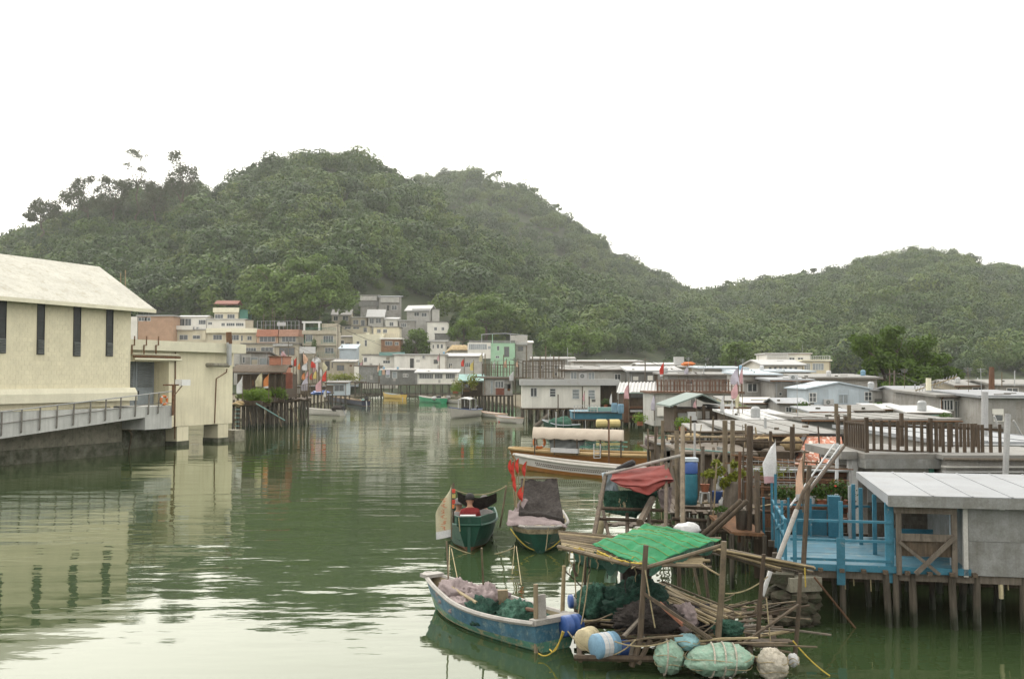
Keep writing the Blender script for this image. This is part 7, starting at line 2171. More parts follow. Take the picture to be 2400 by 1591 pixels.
# roof frame: fan of bamboo and the pole bundle to the right
for i in range(11):
    t = i / 10
    a, b = P(1308 + 12 * t, 1246 + 40 * t, 22 - 1.4 * t), P(1500 + 150 * (1 - t) * .4, 1262 + 62 * t, 21.6 - 2.6 * t)
    G().tube([a, a.lerp(b, .5) - Vector((0, 0, .03)), b], rng.uniform(.025, .04)).build('roof_bamboo', rng.choice(('bamboo', 'bamboo_old', 'bamboo_old')), rf_, w=True)
for i in range(16):
    o = rng.uniform(0, 1)
    a = P(1690 + rng.uniform(-30, 30), 1284 + 16 * o, 20.2 + .6 * o)
    b = P(1840 + rng.uniform(-40, 80), 1328 + 12 * o, 19.9 + .6 * o)
    G().tube([a, b], rng.uniform(.022, .038)).build('roof_bamboo', rng.choice(('bamboo', 'bamboo_old', 'wood_grey')), rf_, w=True)
for i in range(9):
    a = P(1500 + rng.uniform(0, 40), 1302 + 24 * i / 9, 19.2 + .15 * (9 - i))
    b = P(1648 + rng.uniform(-15, 20), 1298 + 34 * i / 9, 19.4 + .15 * (9 - i))
    G().tube([a, b], rng.uniform(.02, .035)).build('roof_bamboo', rng.choice(('bamboo', 'bamboo_old')), rf_, w=True)
for (x0, y0, d0, x1, y1, d1) in ((1308, 1280, 20.6, 1512, 1332, 18.95), (1310, 1246, 22.2, 1400, 1268, 22.0), (1512, 1330, 18.95, 1700, 1275, 19.3), (1400, 1268, 22, 1690, 1262, 21.5)):
    G().tube([P(x0, y0, d0), P(x1, y1, d1)], .04).build('roof_bearer', 'bamboo_old', rf_, w=True)
for i in range(70):                       # loose sticks, canes and offcuts thrown over the deck
    x, y = rng.uniform(1360, 1830), rng.uniform(1400, 1520)
    a = Wz(x, y, rng.uniform(.32, .62))
    if a.y < 18.9:
        a.y = 18.9
    w, e, Ln = rng.uniform(-1.2, 1.2), rng.uniform(-.15, .3), rng.uniform(.4, 1.6)
    b = a + Vector((cos(w) * cos(e) * Ln, sin(w) * .5 * Ln, sin(e) * Ln))
    G().tube([a, a.lerp(b, .5) + Vector((0, 0, rng.uniform(-.04, .04))), b], rng.uniform(.008, .024), n=5).build('stick', rng.choice(('bamboo', 'bamboo_old', 'wood_mid', 'wood_grey', 'wood_dark', 'bamboo_old')), rf_, w=True)
tp = T('green_tarp', 'bright green striped tarp roof over the raft', 'tarp', P(1540, 1300, 20))
A, B_, C_, D_ = P(1520, 1226, 21.9), P(1690, 1262, 20.9), P(1508, 1326, 18.98), P(1388, 1276, 20.4)


def tarp(u, v):
    p = A.lerp(B_, u).lerp(D_.lerp(C_, u), v)
    # hangs slack between the frame poles
    p.z += .10 * sin(pi * u) * sin(pi * v) + .06 * mnoise.noise(Vector((u * 3, v * 3, 1))) + .018 * sin(v * 26 + 3 * u + 2 * mnoise.noise(Vector((u * 4, v * 4, 2)))) + .03 * mnoise.noise(Vector((u * 9, v * 7, 7))) + .02 * mnoise.noise(Vector((u * 20, v * 12, 3)))
    return p


G().grid(tarp, 34, 28, .012).build('sheet', 'tarp_green', tp, w=True, smooth=True)
for k in range(8):
    v = .06 + k * .125
    G().tube([Vector(tarp(u / 20, v)) + Vector((0, 0, .006)) for u in range(21)], .007, n=4).build('stripe', 'tarp_stripe', tp, w=True)
g = G()
g.grid(lambda u, v: Vector(tarp(1 - .0 * u, .1 + .85 * u)) + Vector((.03 * sin(u * 20), -.02, -.16 * v * (1 + .5 * sin(u * 15)))), 24, 3, .008, (0, 1, 0)).build('torn_edge', 'net_green', tp, w=True)
ug = T('under_net', 'dark green net hung under the near edge of the green tarp', 'net', P(1420, 1320, 20))
g.__init__()
g.grid(lambda u, v: P(1388 + 90 * u, 1292 + 22 * u, 20.3 - 1.2 * u) + Vector((0, .05, -(.12 + .22 * sin(pi * u) * (1 + .3 * sin(u * 17))) * v)), 20, 5, .02, (0, 1, 0))
g.build('net', 'net_dkgreen', ug, w=True)
tag(G().grid(lambda u, v: P(1418 + 28 * u, 1318, 20.4) + Vector((.02 * sin(v * 5), .03 * sin(u * 9), -.40 * v)), 8, 6, .008, (0, 1, 0)).build('green_rag', 'bag_green', loc=None), 'pale green rag hanging under the raft roof', 'rag')
# tangled yellow rope along the roof edge
rtg = T('rope_tangle', 'tangle of yellow and pale rope lashed along the raft roof edge', 'rope', P(1325, 1284, 20.6))
for i in range(7):
    u = i / 6
    c = P(1325 + 170 * u, 1284 + 38 * u, 20.6 - 1.5 * u)
    rr = random.Random(i)
    pts = [c + Vector((.16 * cos(k * 1.3 + i) * rr.uniform(.5, 1), .08 * rr.uniform(-1, 1), .09 * sin(k * 1.7) * rr.uniform(.4, 1))) for k in range(12)]
    G().tube(pts, .011, n=5).build('rope_coil', 'rope_yellow' if i % 2 else 'rope', rtg, w=True)
# heaps on the raft
for nm, lb, x, y, d, r, mt, sd, rz in (('net_heap', 'large dark green net heap in the middle of the raft', 1492, 1412, 20.9, (.62, .5, .46), 'net_dkgreen', 21, .2), ('net_heap', 'smaller green net heap at the left of the raft', 1392, 1412, 21.2, (.34, .3, .36), 'net_green', 22, 0), ('cloth_heap', 'grey-brown cloth spread over the front of the raft', 1520, 1450, 19.6, (.62, .4, .28), 'net_dark', 23, .1), ('cloth_heap', 'pale grey cloth bundle right of the red plank', 1600, 1448, 20.0, (.30, .28, .26), 'cloth_mauve', 24, .4), ('net_heap', 'teal and red net scraps at the right of the raft', 1705, 1472, 19.6, (.26, .24, .16), 'net_green', 25, 0), ('net_heap', 'dark heap behind the right props of the raft', 1640, 1440, 20.6, (.4, .3, .22), 'shirt_dark', 26, 0)):
    h = T(nm, lb, 'heap', P(x, y, d) - Vector((0, 0, r[2])), rz)
    G().blob((0, 0, r[2]), r, sd, .16, 48, 30, 1.9, -r[2] * .9, .36).build('heap', mt, h, smooth=True)
dk_ = G()
ct = T('crate_stack', 'dark basket block under the green tarp', 'basket', P(1490, 1352, 21.6))
G().box((0, 0, .05), (.62, .5, .42)).build('basket', 'net_dark', ct)
G().box((0, 0, .27), (.68, .56, .05)).build('rim', 'wood_dark', ct)
# bundle of poles lying across
pb = T('pole_bundle', 'sheaf of bamboo poles lying across the raft', 'poles', P(1640, 1400, 21))
for i in range(16):
    a = P(1536 + rng.uniform(-6, 30), 1362 + i * 2.6, 21.6 - .05 * i)
    b = P(1700 + rng.uniform(-40, 50), 1428 + i * 2.4, 20.3 - .05 * i)
    G().tube([a, a.lerp(b, .5) + Vector((0, 0, rng.uniform(-.04, .02))), b], rng.uniform(.02, .034)).build('bamboo', rng.choice(('bamboo', 'bamboo_old', 'bamboo')), pb, w=True)
# float bags and drums along the near side
def bag(name, label, x0, y0, x1, y1, d, mat, sd, straps=0):
    s = d / FPX
    p = P((x0 + x1) / 2, (y0 + y1) / 2, d)
    rx, rz = (x1 - x0) / 2 * s, (y1 - y0) / 2 * s
    r = T(name, label, 'float bag', (p.x, p.y, p.z - rz))
    g = G()
    g.blob((0, 0, rz), (rx * .95, min(rx, .42), rz * .92), sd, .08, 56, 34, 1.7, None, .13)
    g.build('sack', mat, r, smooth=True)
    for k in range(straps):
        xx = rx * (-.25 + .32 * k)
        kz = sqrt(max(.05, 1 - (xx / rx) ** 2))
        G().tube([(xx + .03 * sin(w), -min(rx, .42) * 1.06 * kz * cos(w), rz + rz * 1.06 * kz * sin(w)) for w in [(-.5 + i / 12) * pi * 1.1 for i in range(13)]], .018, n=5).build('strap', 'bag_white', r)
    for k in range(2):
        zz = rz * (.7 + .55 * k)
        kz = sqrt(max(.05, 1 - ((zz - rz) / rz) ** 2))
        G().tube([(rx * 1.03 * kz * cos(w), min(rx, .42) * 1.05 * kz * sin(w), zz + .03 * sin(3 * w + k)) for w in [i * 2 * pi / 24 for i in range(25)]], .008, n=4).build('lashing', 'rope', r)
    return r


bag('float_bag', 'upright pale green float bag left of the big one', 1534, 1500, 1602, 1578, 18.7, 'bag_green', 31, 1)
bag('float_bag', 'big pale green float bag bound with white straps', 1606, 1508, 1762, 1582, 18.5, 'bag_green', 32, 3)
bag('float_bag', 'white foam-filled float bag at the right end of the raft', 1775, 1516, 1846, 1594, 18.4, 'bag_white', 33)
bag('blue_sack', 'crumpled blue-grey sack on top of the green float bags', 1580, 1484, 1640, 1522, 18.9, 'bag_blue', 34)
bag('small_float', 'small white float at the right tip of the raft', 1846, 1530, 1872, 1562, 18.9, 'plastic_white', 35)


def drum(label, x0, y0, x1, y1, d, mat, lie=.3, band=None):
    s = d / FPX
    p = P((x0 + x1) / 2, (y0 + y1) / 2, d)
    L_, r = (x1 - x0) * s, (y1 - y0) / 2 * s
    o = T('float_drum', label, 'drum', (p.x, p.y, p.z - r), lie, 'drums floating the raft')
    G().lathe([(.02, -L_ / 2), (r * .9, -L_ / 2), (r, -L_ * .44), (r, -L_ * .12), (r * 1.04, -L_ * .1), (r, -L_ * .08), (r, L_ * .22), (r * 1.04, L_ * .24), (r, L_ * .26), (r, L_ * .44), (r * .9, L_ / 2), (.02, L_ / 2)], (0, 0, r), 18, 'x').build('drum', mat, o, smooth=True)
    if band:
        G().lathe([(r * 1.02, -L_ * .3), (r * 1.02, L_ * .1)], (0, 0, r), 18, 'x').build('band', band, o)
    return o


drum('dark blue drum behind the sampan stern', 1316, 1440, 1362, 1488, 20.4, 'drum_blue', .5)
drum('cream rounded float left of the light blue drum', 1357, 1470, 1398, 1520, 19.3, 'drum_cream', .9)
drum('light blue drum lying at the near left of the raft', 1388, 1482, 1448, 1540, 19.0, 'drum_ltblue', .5, 'plastic_white')
drum('dark blue drum low behind the light blue one', 1425, 1500, 1475, 1545, 19.3, 'drum_blue', .2)
drum('blue drum far left behind the mooring stake', 1333, 1392, 1372, 1424, 21.6, 'drum_blue', .2, 'plastic_white')
# looping mooring ropes
for lb, p, q, sg, mt in (('long pale rope drooping along the near drums', P(1330, 1478, 19.2), P(1490, 1498, 18.7), .38, 'rope'), ('pale rope knotted across the front of the raft', P(1440, 1502, 18.75), P(1570, 1500, 18.6), .10, 'rope'), ('yellow rope under the sampan stern', P(1318, 1478, 19.3), P(1288, 1520, 19.6), .18, 'rope_yellow'), ('second yellow rope looping under the sampan stern', P(1322, 1480, 19.3), P(1262, 1530, 19.8), .20, 'rope_yellow'),
                         ('thin rope from the raft to the right float', P(1740, 1516, 18.6), P(1790, 1540, 18.4), .06, 'rope'), ('thin yellow line trailing right of the raft', P(1858, 1500, 19), P(1945, 1570, 18.6) - Vector((0, 0, .1)), .05, 'rope_yellow'), ('rope hanging from the raft roof to the deck', P(1512, 1335, 18.85), P(1535, 1470, 18.85), .02, 'rope'), ('rope hanging at the left raft post', P(1372, 1300, 20.9), P(1352, 1460, 20.5), .05, 'rope'), ('second rope hanging at the left raft post', P(1384, 1310, 20.7), P(1362, 1462, 20.2), .12, 'rope'), ('pale rope hanging over the right raft prop', P(1796, 1400, 19.5), P(1806, 1505, 19.3), .02, 'rope'),
                         ('washing line rope from the raft roof to the right', P(1700, 1390, 20), P(1800, 1350, 20), .1, 'rope'), ('yellow cord tied at the right roof pole', P(1886, 1330, 19.6), P(1888, 1375, 19.6), .0, 'rope_yellow'), ('thin yellow line along the raft roof', P(1400, 1290, 19.9), P(1508, 1320, 18.9), .06, 'rope_yellow'), ('frayed rope bundle under the raft roof at left', P(1345, 1300, 20.6), P(1350, 1400, 20.6), .05, 'rope')):
    rope(lb, p, q, sg, .014, mt)
# bits floating and hanging rags
hst = T('hanging_strands', 'weedy strands of old rope hanging from the raft roof edge', 'strands', P(1335, 1292, 20.4))
for i in range(8):
    x = 1335 + i * 22
    p = P(x, 1292 + i * 3, 20.4 - .12 * i)
    rr = random.Random(i + 40)
    hgt = rr.uniform(.25, .7)
    G().tube([p + Vector((rr.gauss(0, .02), 0, -hgt * k / 5)) for k in range(6)], .02, .008, 5).build('strand', rr.choice(('net_dark', 'rope', 'net_dkgreen')), hst, w=True)

# ------------------------------------------------------------------ red-tarped net shed on poles
ns = T('net_shed', 'pole-framed shed draped with nets under the red tarp', 'shed', Wz(1480, 1290))
D0 = 27.5
rng = random.Random(23)
for (x0, y0, x1, y1, r, mt) in ((1388, 1275, 1420, 1110, .06, 'wood_mid'), (1432, 1280, 1405, 1160, .045, 'wood_dark'), (1500, 1225, 1530, 1165, .10, 'wood_mid'), (1560, 1290, 1562, 1085, .05, 'wood_mid'), (1600, 1300, 1600, 1000, .06, 'bamboo_old'), (1578, 1090, 1612, 1255, .03, 'bamboo_old'), (1420, 1110, 1600, 1066, .045, 'gunwale'), (1400, 1190, 1560, 1196, .05, 'wood_dark'), (1405, 1215, 1570, 1222, .05, 'wood_dark'), (1470, 1290, 1470, 1200, .05, 'wood_dark'), (1525, 1290, 1520, 1200, .05, 'wood_dark'), (1500, 1240, 1560, 1238, .03, 'bamboo')):
    G().tube([P(x0, y0, D0 - .02 * (y0 - 1100)), P(x1, y1, D0)], r).build('pole', mt, ns, w=True)
for i in range(9):
    G().beam(P(1402 + i * 18, 1232 + rng.uniform(-4, 4), D0 - .3), P(1420 + i * 18, 1228 + rng.uniform(-6, 6), D0 + 1.6), .2, .04).build('floor_plank', rng.choice(('wood_dark', 'wood_mid')), ns, w=True)
for (a, b, c, d_, mt, nm, sd) in (((1412, 1150), (1500, 1148), (1492, 1215), (1418, 1200), 'net_green', 'net', 1), ((1470, 1150), (1545, 1150), (1530, 1185), (1490, 1210), 'net_dkgreen', 'net', 2), ((1410, 1108), (1440, 1102), (1450, 1150), (1416, 1150), 'blue_tin', 'net', 3), ((1540, 1150), (1575, 1140), (1572, 1200), (1548, 1190), 'cloth_mauve', 'rag', 4), ((1445, 1165), (1470, 1160), (1468, 1195), (1450, 1200), 'drum_cream', 'sack', 6)):
    q = quadpatch(P(*a, D0 - .1 - .1 * sd % .3), P(*b, D0 - .1), P(*c, D0 - .15), P(*d_, D0 - .15), 0, .10, sd, 4)
    G().grid(q, 16, 14, .02, (0, 1, 0)).build(nm, mt, ns, w=True, smooth=True)
rt_ = T('red_tarp', 'faded red tarp slung over the ridge pole of the net shed', 'tarp', P(1500, 1120, 27))
A, B_, C_, D_ = P(1435, 1108, 27.6), P(1560, 1086, 27.6), P(1576, 1122, 26.7), P(1430, 1122, 26.8)
M1, M2 = P(1520, 1158, 26.2), P(1455, 1142, 26.3)


def rtarp(u, v):
    top = A.lerp(B_, u)
    mid = D_.lerp(C_, u)
    low = (M2.lerp(M1, min(1, u / .6)) if u < .6 else M1.lerp(C_ + Vector((.02, 0, -.06)), (u - .6) / .4)) if u > .12 else D_.lerp(M2, u / .12)
    p = top.lerp(mid, v * 2) if v < .5 else mid.lerp(low, v * 2 - 1)
    p.y -= .18 * sin(pi * v)
    p.z += .03 * mnoise.noise(Vector((u * 5 + v * 2, v * 7, 3))) + .02 * sin(v * 14 + u * 6)
    p.y += .05 * sin(v * 22 + 5 * u + 3 * mnoise.noise(Vector((u * 3, v * 3, 5)))) + .04 * mnoise.noise(Vector((u * 8, v * 14, 9)))
    return p


G().grid(rtarp, 36, 26, .015, (0, 1, 0)).build('sheet', 'tarp_red', rt_, w=True, smooth=True)
tag(G().lathe([(.03, -.36), (.07, -.26), (.10, .07), (.09, .2), (.03, .24)], (0, 0, 0), 10, 'x').build('tube_roll', 'black_rubber'), 'black tapered roll lying on top of the red tarp', 'roll').location = P(1470, 1090, 27.4)
bpy.data.objects['tube_roll'].rotation_euler = (0, -.38, 0)
sk = boat('small_sampan', 'small green sampan tucked behind the net shed poles', P(1420, HOR, 29).xy, P(1345, HOR, 30.5).xy, 1.0, .42, .1, .3, .05, .8, .3, .3, 'hull_green', 'hull_green', 'gunwale', 'boat_wood', 2, .1, (.5,))
drum_ = T('jar', 'tall cream jar hanging in the net shed frame', 'jar', P(1404, 1235, 27))
G().lathe([(.08, -.22), (.13, -.1), (.14, .1), (.09, .22)], (0, 0, 0), 12).build('jar', 'drum_cream', drum_, smooth=True)

# ------------------------------------------------------------------ landing stage between the net shed and the blue deck
ls = T('landing_stage', 'rickety landing stage of posts, rails and planks left of the blue deck', 'landing', Wz(1680, 1330))
rng = random.Random(29)
for i in range(17):
    x = 1575 + i * 13.2
    a, b = P(x, 1202 + rng.uniform(-4, 4), 29.5), P(1200 + (x - 1200) * .93, 1172 + rng.uniform(-3, 3), 33.5)
    G().beam(a, b, .17, .045).build('plank', rng.choice(('wood_mid', 'wood_dark', 'wood_grey')), ls, w=True)
for (x0, y0, d0, x1, y1, d1, r, mt) in (
    (1755, 1262, 26.5, 1758, 998, 27, .085, 'wood_dark'), (1776, 1262, 26.3, 1774, 1104, 26.5, .075, 'wood_mid'), (1733, 1270, 27.5, 1734, 1058, 27.5, .045, 'wood_red'), (1716, 1250, 30, 1717, 985, 30, .07, 'bamboo_old'), (1700, 1240, 31, 1699, 985, 31, .08, 'bamboo_old'),
    (1645, 1250, 31, 1647, 1045, 31, .06, 'wood_grey'), (1628, 1250, 31.5, 1628, 990, 31.5, .035, 'white_pipe'), (1857, 1130, 36, 1857, 1000, 36, .09, 'wood_dark'), (1672, 1240, 30, 1672, 1050, 33, .05, 'wood_mid'), (1588, 1290, 29, 1586, 1010, 29.5, .07, 'bamboo_old'),
    (1640, 1160, 30, 1690, 1060, 31, .035, 'wood_mid'), (1636, 1262, 26.8, 1738, 1172, 26.4, .07, 'wood_mid'), (1655, 1262, 26.6, 1752, 1172, 26.2, .06, 'wood_mid'), (1805, 1085, 33, 1806, 1010, 33, .05, 'wood_dark'), (1552, 1130, 36, 1553, 985, 36, .06, 'bamboo_old'), (1960, 1190, 30, 1962, 1040, 31, .055, 'galv'),
    (1535, 1110, 44, 1537, 1000, 44, .06, 'wood_mid'), (1575, 1100, 44, 1577, 985, 44, .06, 'wood_grey')):
    G().tube([P(x0, y0, d0), P(x1, y1, d1)], r, n=8).build('post', mt, ls, w=True)
for (x0, y0, d0, x1, y1, d1, r, mt) in (
    (1715, 1066, 29, 1960, 1088, 31, .03, 'rust'), (1700, 1085, 29, 1870, 1092, 30, .022, 'rust'), (1660, 1112, 29.5, 1800, 1118, 29, .04, 'wood_red'), (1560, 1010, 40, 1760, 1014, 40, .05, 'wood_mid'), (1565, 1022, 39, 1770, 1024, 39, .05, 'wood_pale'), (1570, 1035, 38, 1800, 1030, 38, .05, 'wood_mid'),
    (1590, 1050, 32, 1715, 1060, 32, .025, 'turq'), (1745, 1020, 38, 1930, 1022, 38, .02, 'rust'), (1750, 1034, 37, 1880, 1036, 37, .05, 'wood_dark'), (1585, 1176, 29.5, 1700, 1176, 29.5, .035, 'bamboo'), (1580, 1188, 29.3, 1720, 1190, 29.3, .05, 'wood_dark'), (1575, 1215, 29, 1740, 1222, 29, .06, 'wood_dark'), (1575, 1240, 29, 1740, 1246, 29, .06, 'wood_dark'),
    (1770, 1075, 29, 1880, 1090, 29, .02, 'rust'), (1880, 1096, 30, 2000, 1100, 30, .02, 'rust'), (1880, 1120, 30, 1990, 1126, 30, .018, 'rust'), (1770, 1122, 28.5, 1880, 1126, 28.5, .035, 'wood_red'), (1765, 1140, 28.5, 1880, 1144, 28.5, .03, 'wood_red'), (1770, 1165, 28, 1870, 1170, 28, .03, 'wood_red'), (1770, 1195, 28, 1810, 1198, 28, .03, 'wood_red')):
    G().tube([P(x0, y0, d0), P(x0 * .5 + x1 * .5, (y0 + y1) / 2 + rng.uniform(0, 2), (d0 + d1) / 2), P(x1, y1, d1)], r).build('rail', mt, ls, w=True)
for i in range(22):
    x = 1570 + i * 10
    d = 28 + rng.uniform(0, 5)
    a = P(x, 1225, d)
    G().tube([Vector((a.x, a.y, 1.35)), Vector((a.x + rng.gauss(0, .08), a.y, -1.2))], rng.uniform(.04, .08), n=6).build('stilt', 'stilt_wood', ls, w=True)
for i in range(60):                       # thin irregular poles and canes all through the landing
    x, d = rng.uniform(1545, 1970), rng.uniform(27, 44)
    yb, h = 885 + 4.3 * FPX / d + rng.uniform(-10, 30), rng.uniform(.8, 2.6)
    a = P(x, yb, d)
    if i % 4 == 0:
        b = a + Vector((rng.uniform(.8, 2.0), rng.uniform(-.3, .3), rng.uniform(.1, .9)))
        a.z += .5
    else:
        b = a + Vector((rng.gauss(0, .15), 0, h))
    if a.x / a.y > .262 and a.y < 28.5:
        continue
    G().tube([a, a.lerp(b, .5) + Vector((rng.gauss(0, .03), 0, 0)), b], rng.uniform(.014, .035), n=5).build('cane', rng.choice(('bamboo_old', 'wood_mid', 'wood_grey', 'bamboo', 'wood_dark')), ls, w=True)
# cluttered far platforms
for i, (x0, x1, y, d, lb) in enumerate(((1520, 1620, 1052, 46, 'narrow plank platform behind the landing stage, left'), (1620, 1760, 1046, 42, 'plank platform with bundles behind the landing stage'), (1750, 1900, 1058, 38, 'dim plank platform under the grey sloping roof'))):
    pf = T('plank_platform', lb, 'platform', P(x0, y, d), 0, 'plank platforms behind the landing stage')
    s = d / FPX
    n = int((x1 - x0) * s / .3)
    for k in range(n):
        G().bb(k * .3, k * .3 + .28, 0, 3.2, -.05 + rng.uniform(-.02, .02), .0).build('plank', rng.choice(('wood_mid', 'wood_dark', 'wood_grey')), pf)
    for k in range(0, n, 3):
        G().tube([(k * .3, .1, 0), (k * .3 + rng.gauss(0, .05), .1, -pf.location.z - 1)], .07).build('stilt', 'stilt_wood', pf)
        G().tube([(k * .3, .1, 0), (k * .3 + rng.gauss(0, .05), .1, rng.uniform(.5, 1.3))], .04).build('post', 'bamboo_old', pf)
    G().tube([(0, .1, .6), (n * .3, .1, .65)], .03).build('rail', 'bamboo_old', pf)
    for k in range(5):
        G().blob((rng.uniform(.3, n * .3), rng.uniform(.6, 2.4), .22), (rng.uniform(.2, .45), .25, rng.uniform(.15, .3)), k + i * 7, .2, 10, 8).build('bundle', rng.choice(('net_dark', 'straw', 'net_green', 'cloth_mauve', 'wood_mid')), pf, smooth=True)
# things standing on the landing stage
wbn = T('water_barrel', 'tall blue and teal water barrel with a folded sheet on top', 'barrel', P(1617, 1182, 29))
G().lathe([(.20, 0), (.225, .25), (.225, .85), (.21, .9)], (0, 0, 0), 18).build('lower_barrel', 'drum_teal', wbn, smooth=True)
G().lathe([(.225, .9), (.23, .92), (.23, 1.2), (.2, 1.24)], (0, 0, 0), 18).build('upper_barrel', 'drum_blue', wbn, smooth=True)
G().box((0, 0, 1.3), (.44, .4, .1)).build('folded_sheet', 'blue_tin', wbn)
stl = T('stool', 'white plastic stool on the landing stage', 'stool', P(1652, 1178, 29))
G().box((0, 0, .3), (.26, .26, .03)).build('seat', 'plastic_white', stl)
for a in (-1, 1):
    for b in (-1, 1):
        G().beam((a * .1, b * .1, .29), (a * .14, b * .14, 0), .04, .04).build('leg', 'plastic_white', stl)
fp = T('flower_pot', 'terracotta pot with bare stems on the white stool', 'pot', P(1652, 1152, 29))
G().lathe([(.10, 0), (.14, .2), (.15, .22)], (0, 0, 0), 12).build('pot', 'terracotta', fp)
for k in range(4):
    G().tube([(.04 * cos(k * 1.6), .04 * sin(k * 1.6), .1), (.1 * cos(k * 1.6), .1 * sin(k * 1.6), .55)], .012, n=4).build('stem', 'bamboo', fp)
bk = T('bucket', 'dark blue bucket right of the white stool', 'bucket', P(1680, 1178, 29))
G().lathe([(.12, 0), (.17, .32), (.18, .34), (.16, .34), (.1, .04)], (0, 0, 0), 14).build('bucket', 'drum_blue', bk, smooth=True)
for i, (x, y) in enumerate(((1690, 1122), (1684, 1142), (1692, 1178))):
    jg = T('white_jug', ('upper white jug tied to the landing post', 'middle white jug tied to the landing post', 'lower white jug on the landing planks')[i], 'jug', P(x, y + 8, 28.8), 0, 'white jugs on the landing')
    G().lathe([(.07, 0), (.1, .05), (.1, .16), (.03, .22), (.03, .26)], (0, 0, 0), 10).build('jug', 'plastic_white', jg, smooth=True)
tag(G().grid(lambda u, v: (.46 * (u - .5) + .03 * sin(v * 6), .05 * sin(u * 6 + v * 3), -.95 * v), 10, 12, .02, (0, 1, 0)).build('hanging_mat', 'wood_grey', smooth=True), 'grey-brown mat hanging under the vine', 'mat').location = P(1715, 1128, 28.6)
vn = T('climbing_vine', 'bright yellow-green vine trailing over the landing rails', 'plant', P(1705, 1130, 28.7))
sub = [(Vector((_r.uniform(-.8, .8), _r.uniform(-.3, .3), _r.uniform(-.8, .6))), _r.uniform(.25, .5)) for _ in range(10)]
G().leaves((.02, 0, .28), (.42, .3, .40), 900, .055, random.Random(3), sub, .3, .4, .6).build('foliage', 'leaf_vine', vn)
G().leaves((-.45, 0, .25), (.35, .2, .16), 260, .05, random.Random(4), None, .3, .3, .6).build('side_spray', 'leaf_vine', vn)
G().tube([(0, 0, -1.0), (.05, 0, -.3), (0, 0, .3)], .025).build('stem', 'bark', vn)
rp = T('rusty_plate_deck', 'rusty plate platform on posts beside the blue deck', 'platform', P(1670, 1225, 27))
a, b, c, d_ = P(1662, 1206, 28.3), P(1740, 1208, 28.3), P(1792, 1250, 26.2), P(1715, 1246, 26.2)
G().hexa([q - Vector((0, 0, .08)) for q in (d_, c, b, a)] + [d_, c, b, a]).build('plate', 'rust', rp, w=True)
for q in (a, b, c, d_):
    G().tube([q - Vector((0, 0, .05)), Vector((q.x, q.y, -1))], .06).build('leg', 'stilt_wood', rp, w=True)
tag(G().lathe([(.14, 0), (.16, .5), (.17, .52), (.15, .52), (.12, .05)], (0, 0, 0), 14).build('tall_pot', 'wood_grey', smooth=True), 'tall grey pot on the rusty plate platform', 'pot').location = P(1738, 1240, 26.6)
tag(G().blob((0, 0, 0), (.3, .2, .16), 2, .2, 14, 10, 1.7, -.14, .2).build('white_sack', 'plastic_white', smooth=True), 'small white sack lying behind the green tarp', 'sack').location = P(1612, 1240, 24)
fp2 = T('flower_pot', 'hanging pot with a trailing plant left of the slanted planks', 'pot', P(1690, 1205, 27.2))
G().lathe([(.08, -.2), (.13, .05), (.14, .06)], (0, 0, 0), 12).build('pot', 'wood_grey', fp2)
G().leaves((0, 0, .12), (.2, .18, .14), 90, .05, random.Random(8)).build('foliage', 'leaf_pot', fp2)
net_ = T('trellis_net', 'wire mesh with climbing leaves behind the white flag', 'trellis', P(1800, 1140, 29.5))
for i in range(10):
    G().tube([P(1735 + i * 14, 1075, 29.6), P(1740 + i * 14, 1135, 29.6)], .008, n=4).build('wire', 'galv', net_, w=True)
for i in range(5):
    G().tube([P(1735, 1080 + i * 12, 29.6), P(1865, 1082 + i * 12, 29.6)], .008, n=4).build('wire', 'galv', net_, w=True)
c = P(1800, 1105, 29.7)
g = G()
g.leaves(c, (.8, .15, .35), 320, .05, random.Random(2), None, .2, .1)
g.build('foliage', 'leaf_vine', net_, w=True)
# ------------------------------------------------------------------ banner flags on poles
def flag(label, x, yt, yb, wpx, d, mat, pole_bot, side=-1, tail=None, group='banner flags', pmat='bamboo_old', r=None, lean=0):
    """feather banner: straight edge along its pole, free edge bowed by the breeze"""
    s = d / FPX
    wpx *= 1.15
    b, t = P(x + lean, pole_bot, d), P(x, yt - 2, d)
    f = T('banner_flag', label, 'flag', b, 0, group)
    G().tube([b, t], r or max(.02, .9 * s), n=5).build('pole', pmat, f, w=True)
    w, h = wpx * s, (yb - yt) * s
    top = P(x, yt, d)
    sd = (x * 7 + yt) % 10

    def fn(u, v):
        q = v + .10 * u * (1 - v)
        wd = w * (.12 + .88 * min(1, (v * 1.9) ** .7)) * (1 - .12 * v)
        return top + Vector((side * wd * u + lean * s * v * (yb - yt) / max(1, pole_bot - yt), -.03 + .18 * w * sin(u * 3.5 + v * 4 + sd), -h * q + .04 * h * u * sin(v * 7 + sd)))
    G().grid(fn, 7, 14, .006, (0, 1, 0)).build('cloth', mat, f, w=True, smooth=True)
    if tail:
        G().grid(lambda u, v: fn(u, .86 + .14 * v) + Vector((0, -.012 - .0 * v, 0)), 7, 3, .006, (0, 1, 0)).build('cloth_end', tail, f, w=True)
    return f


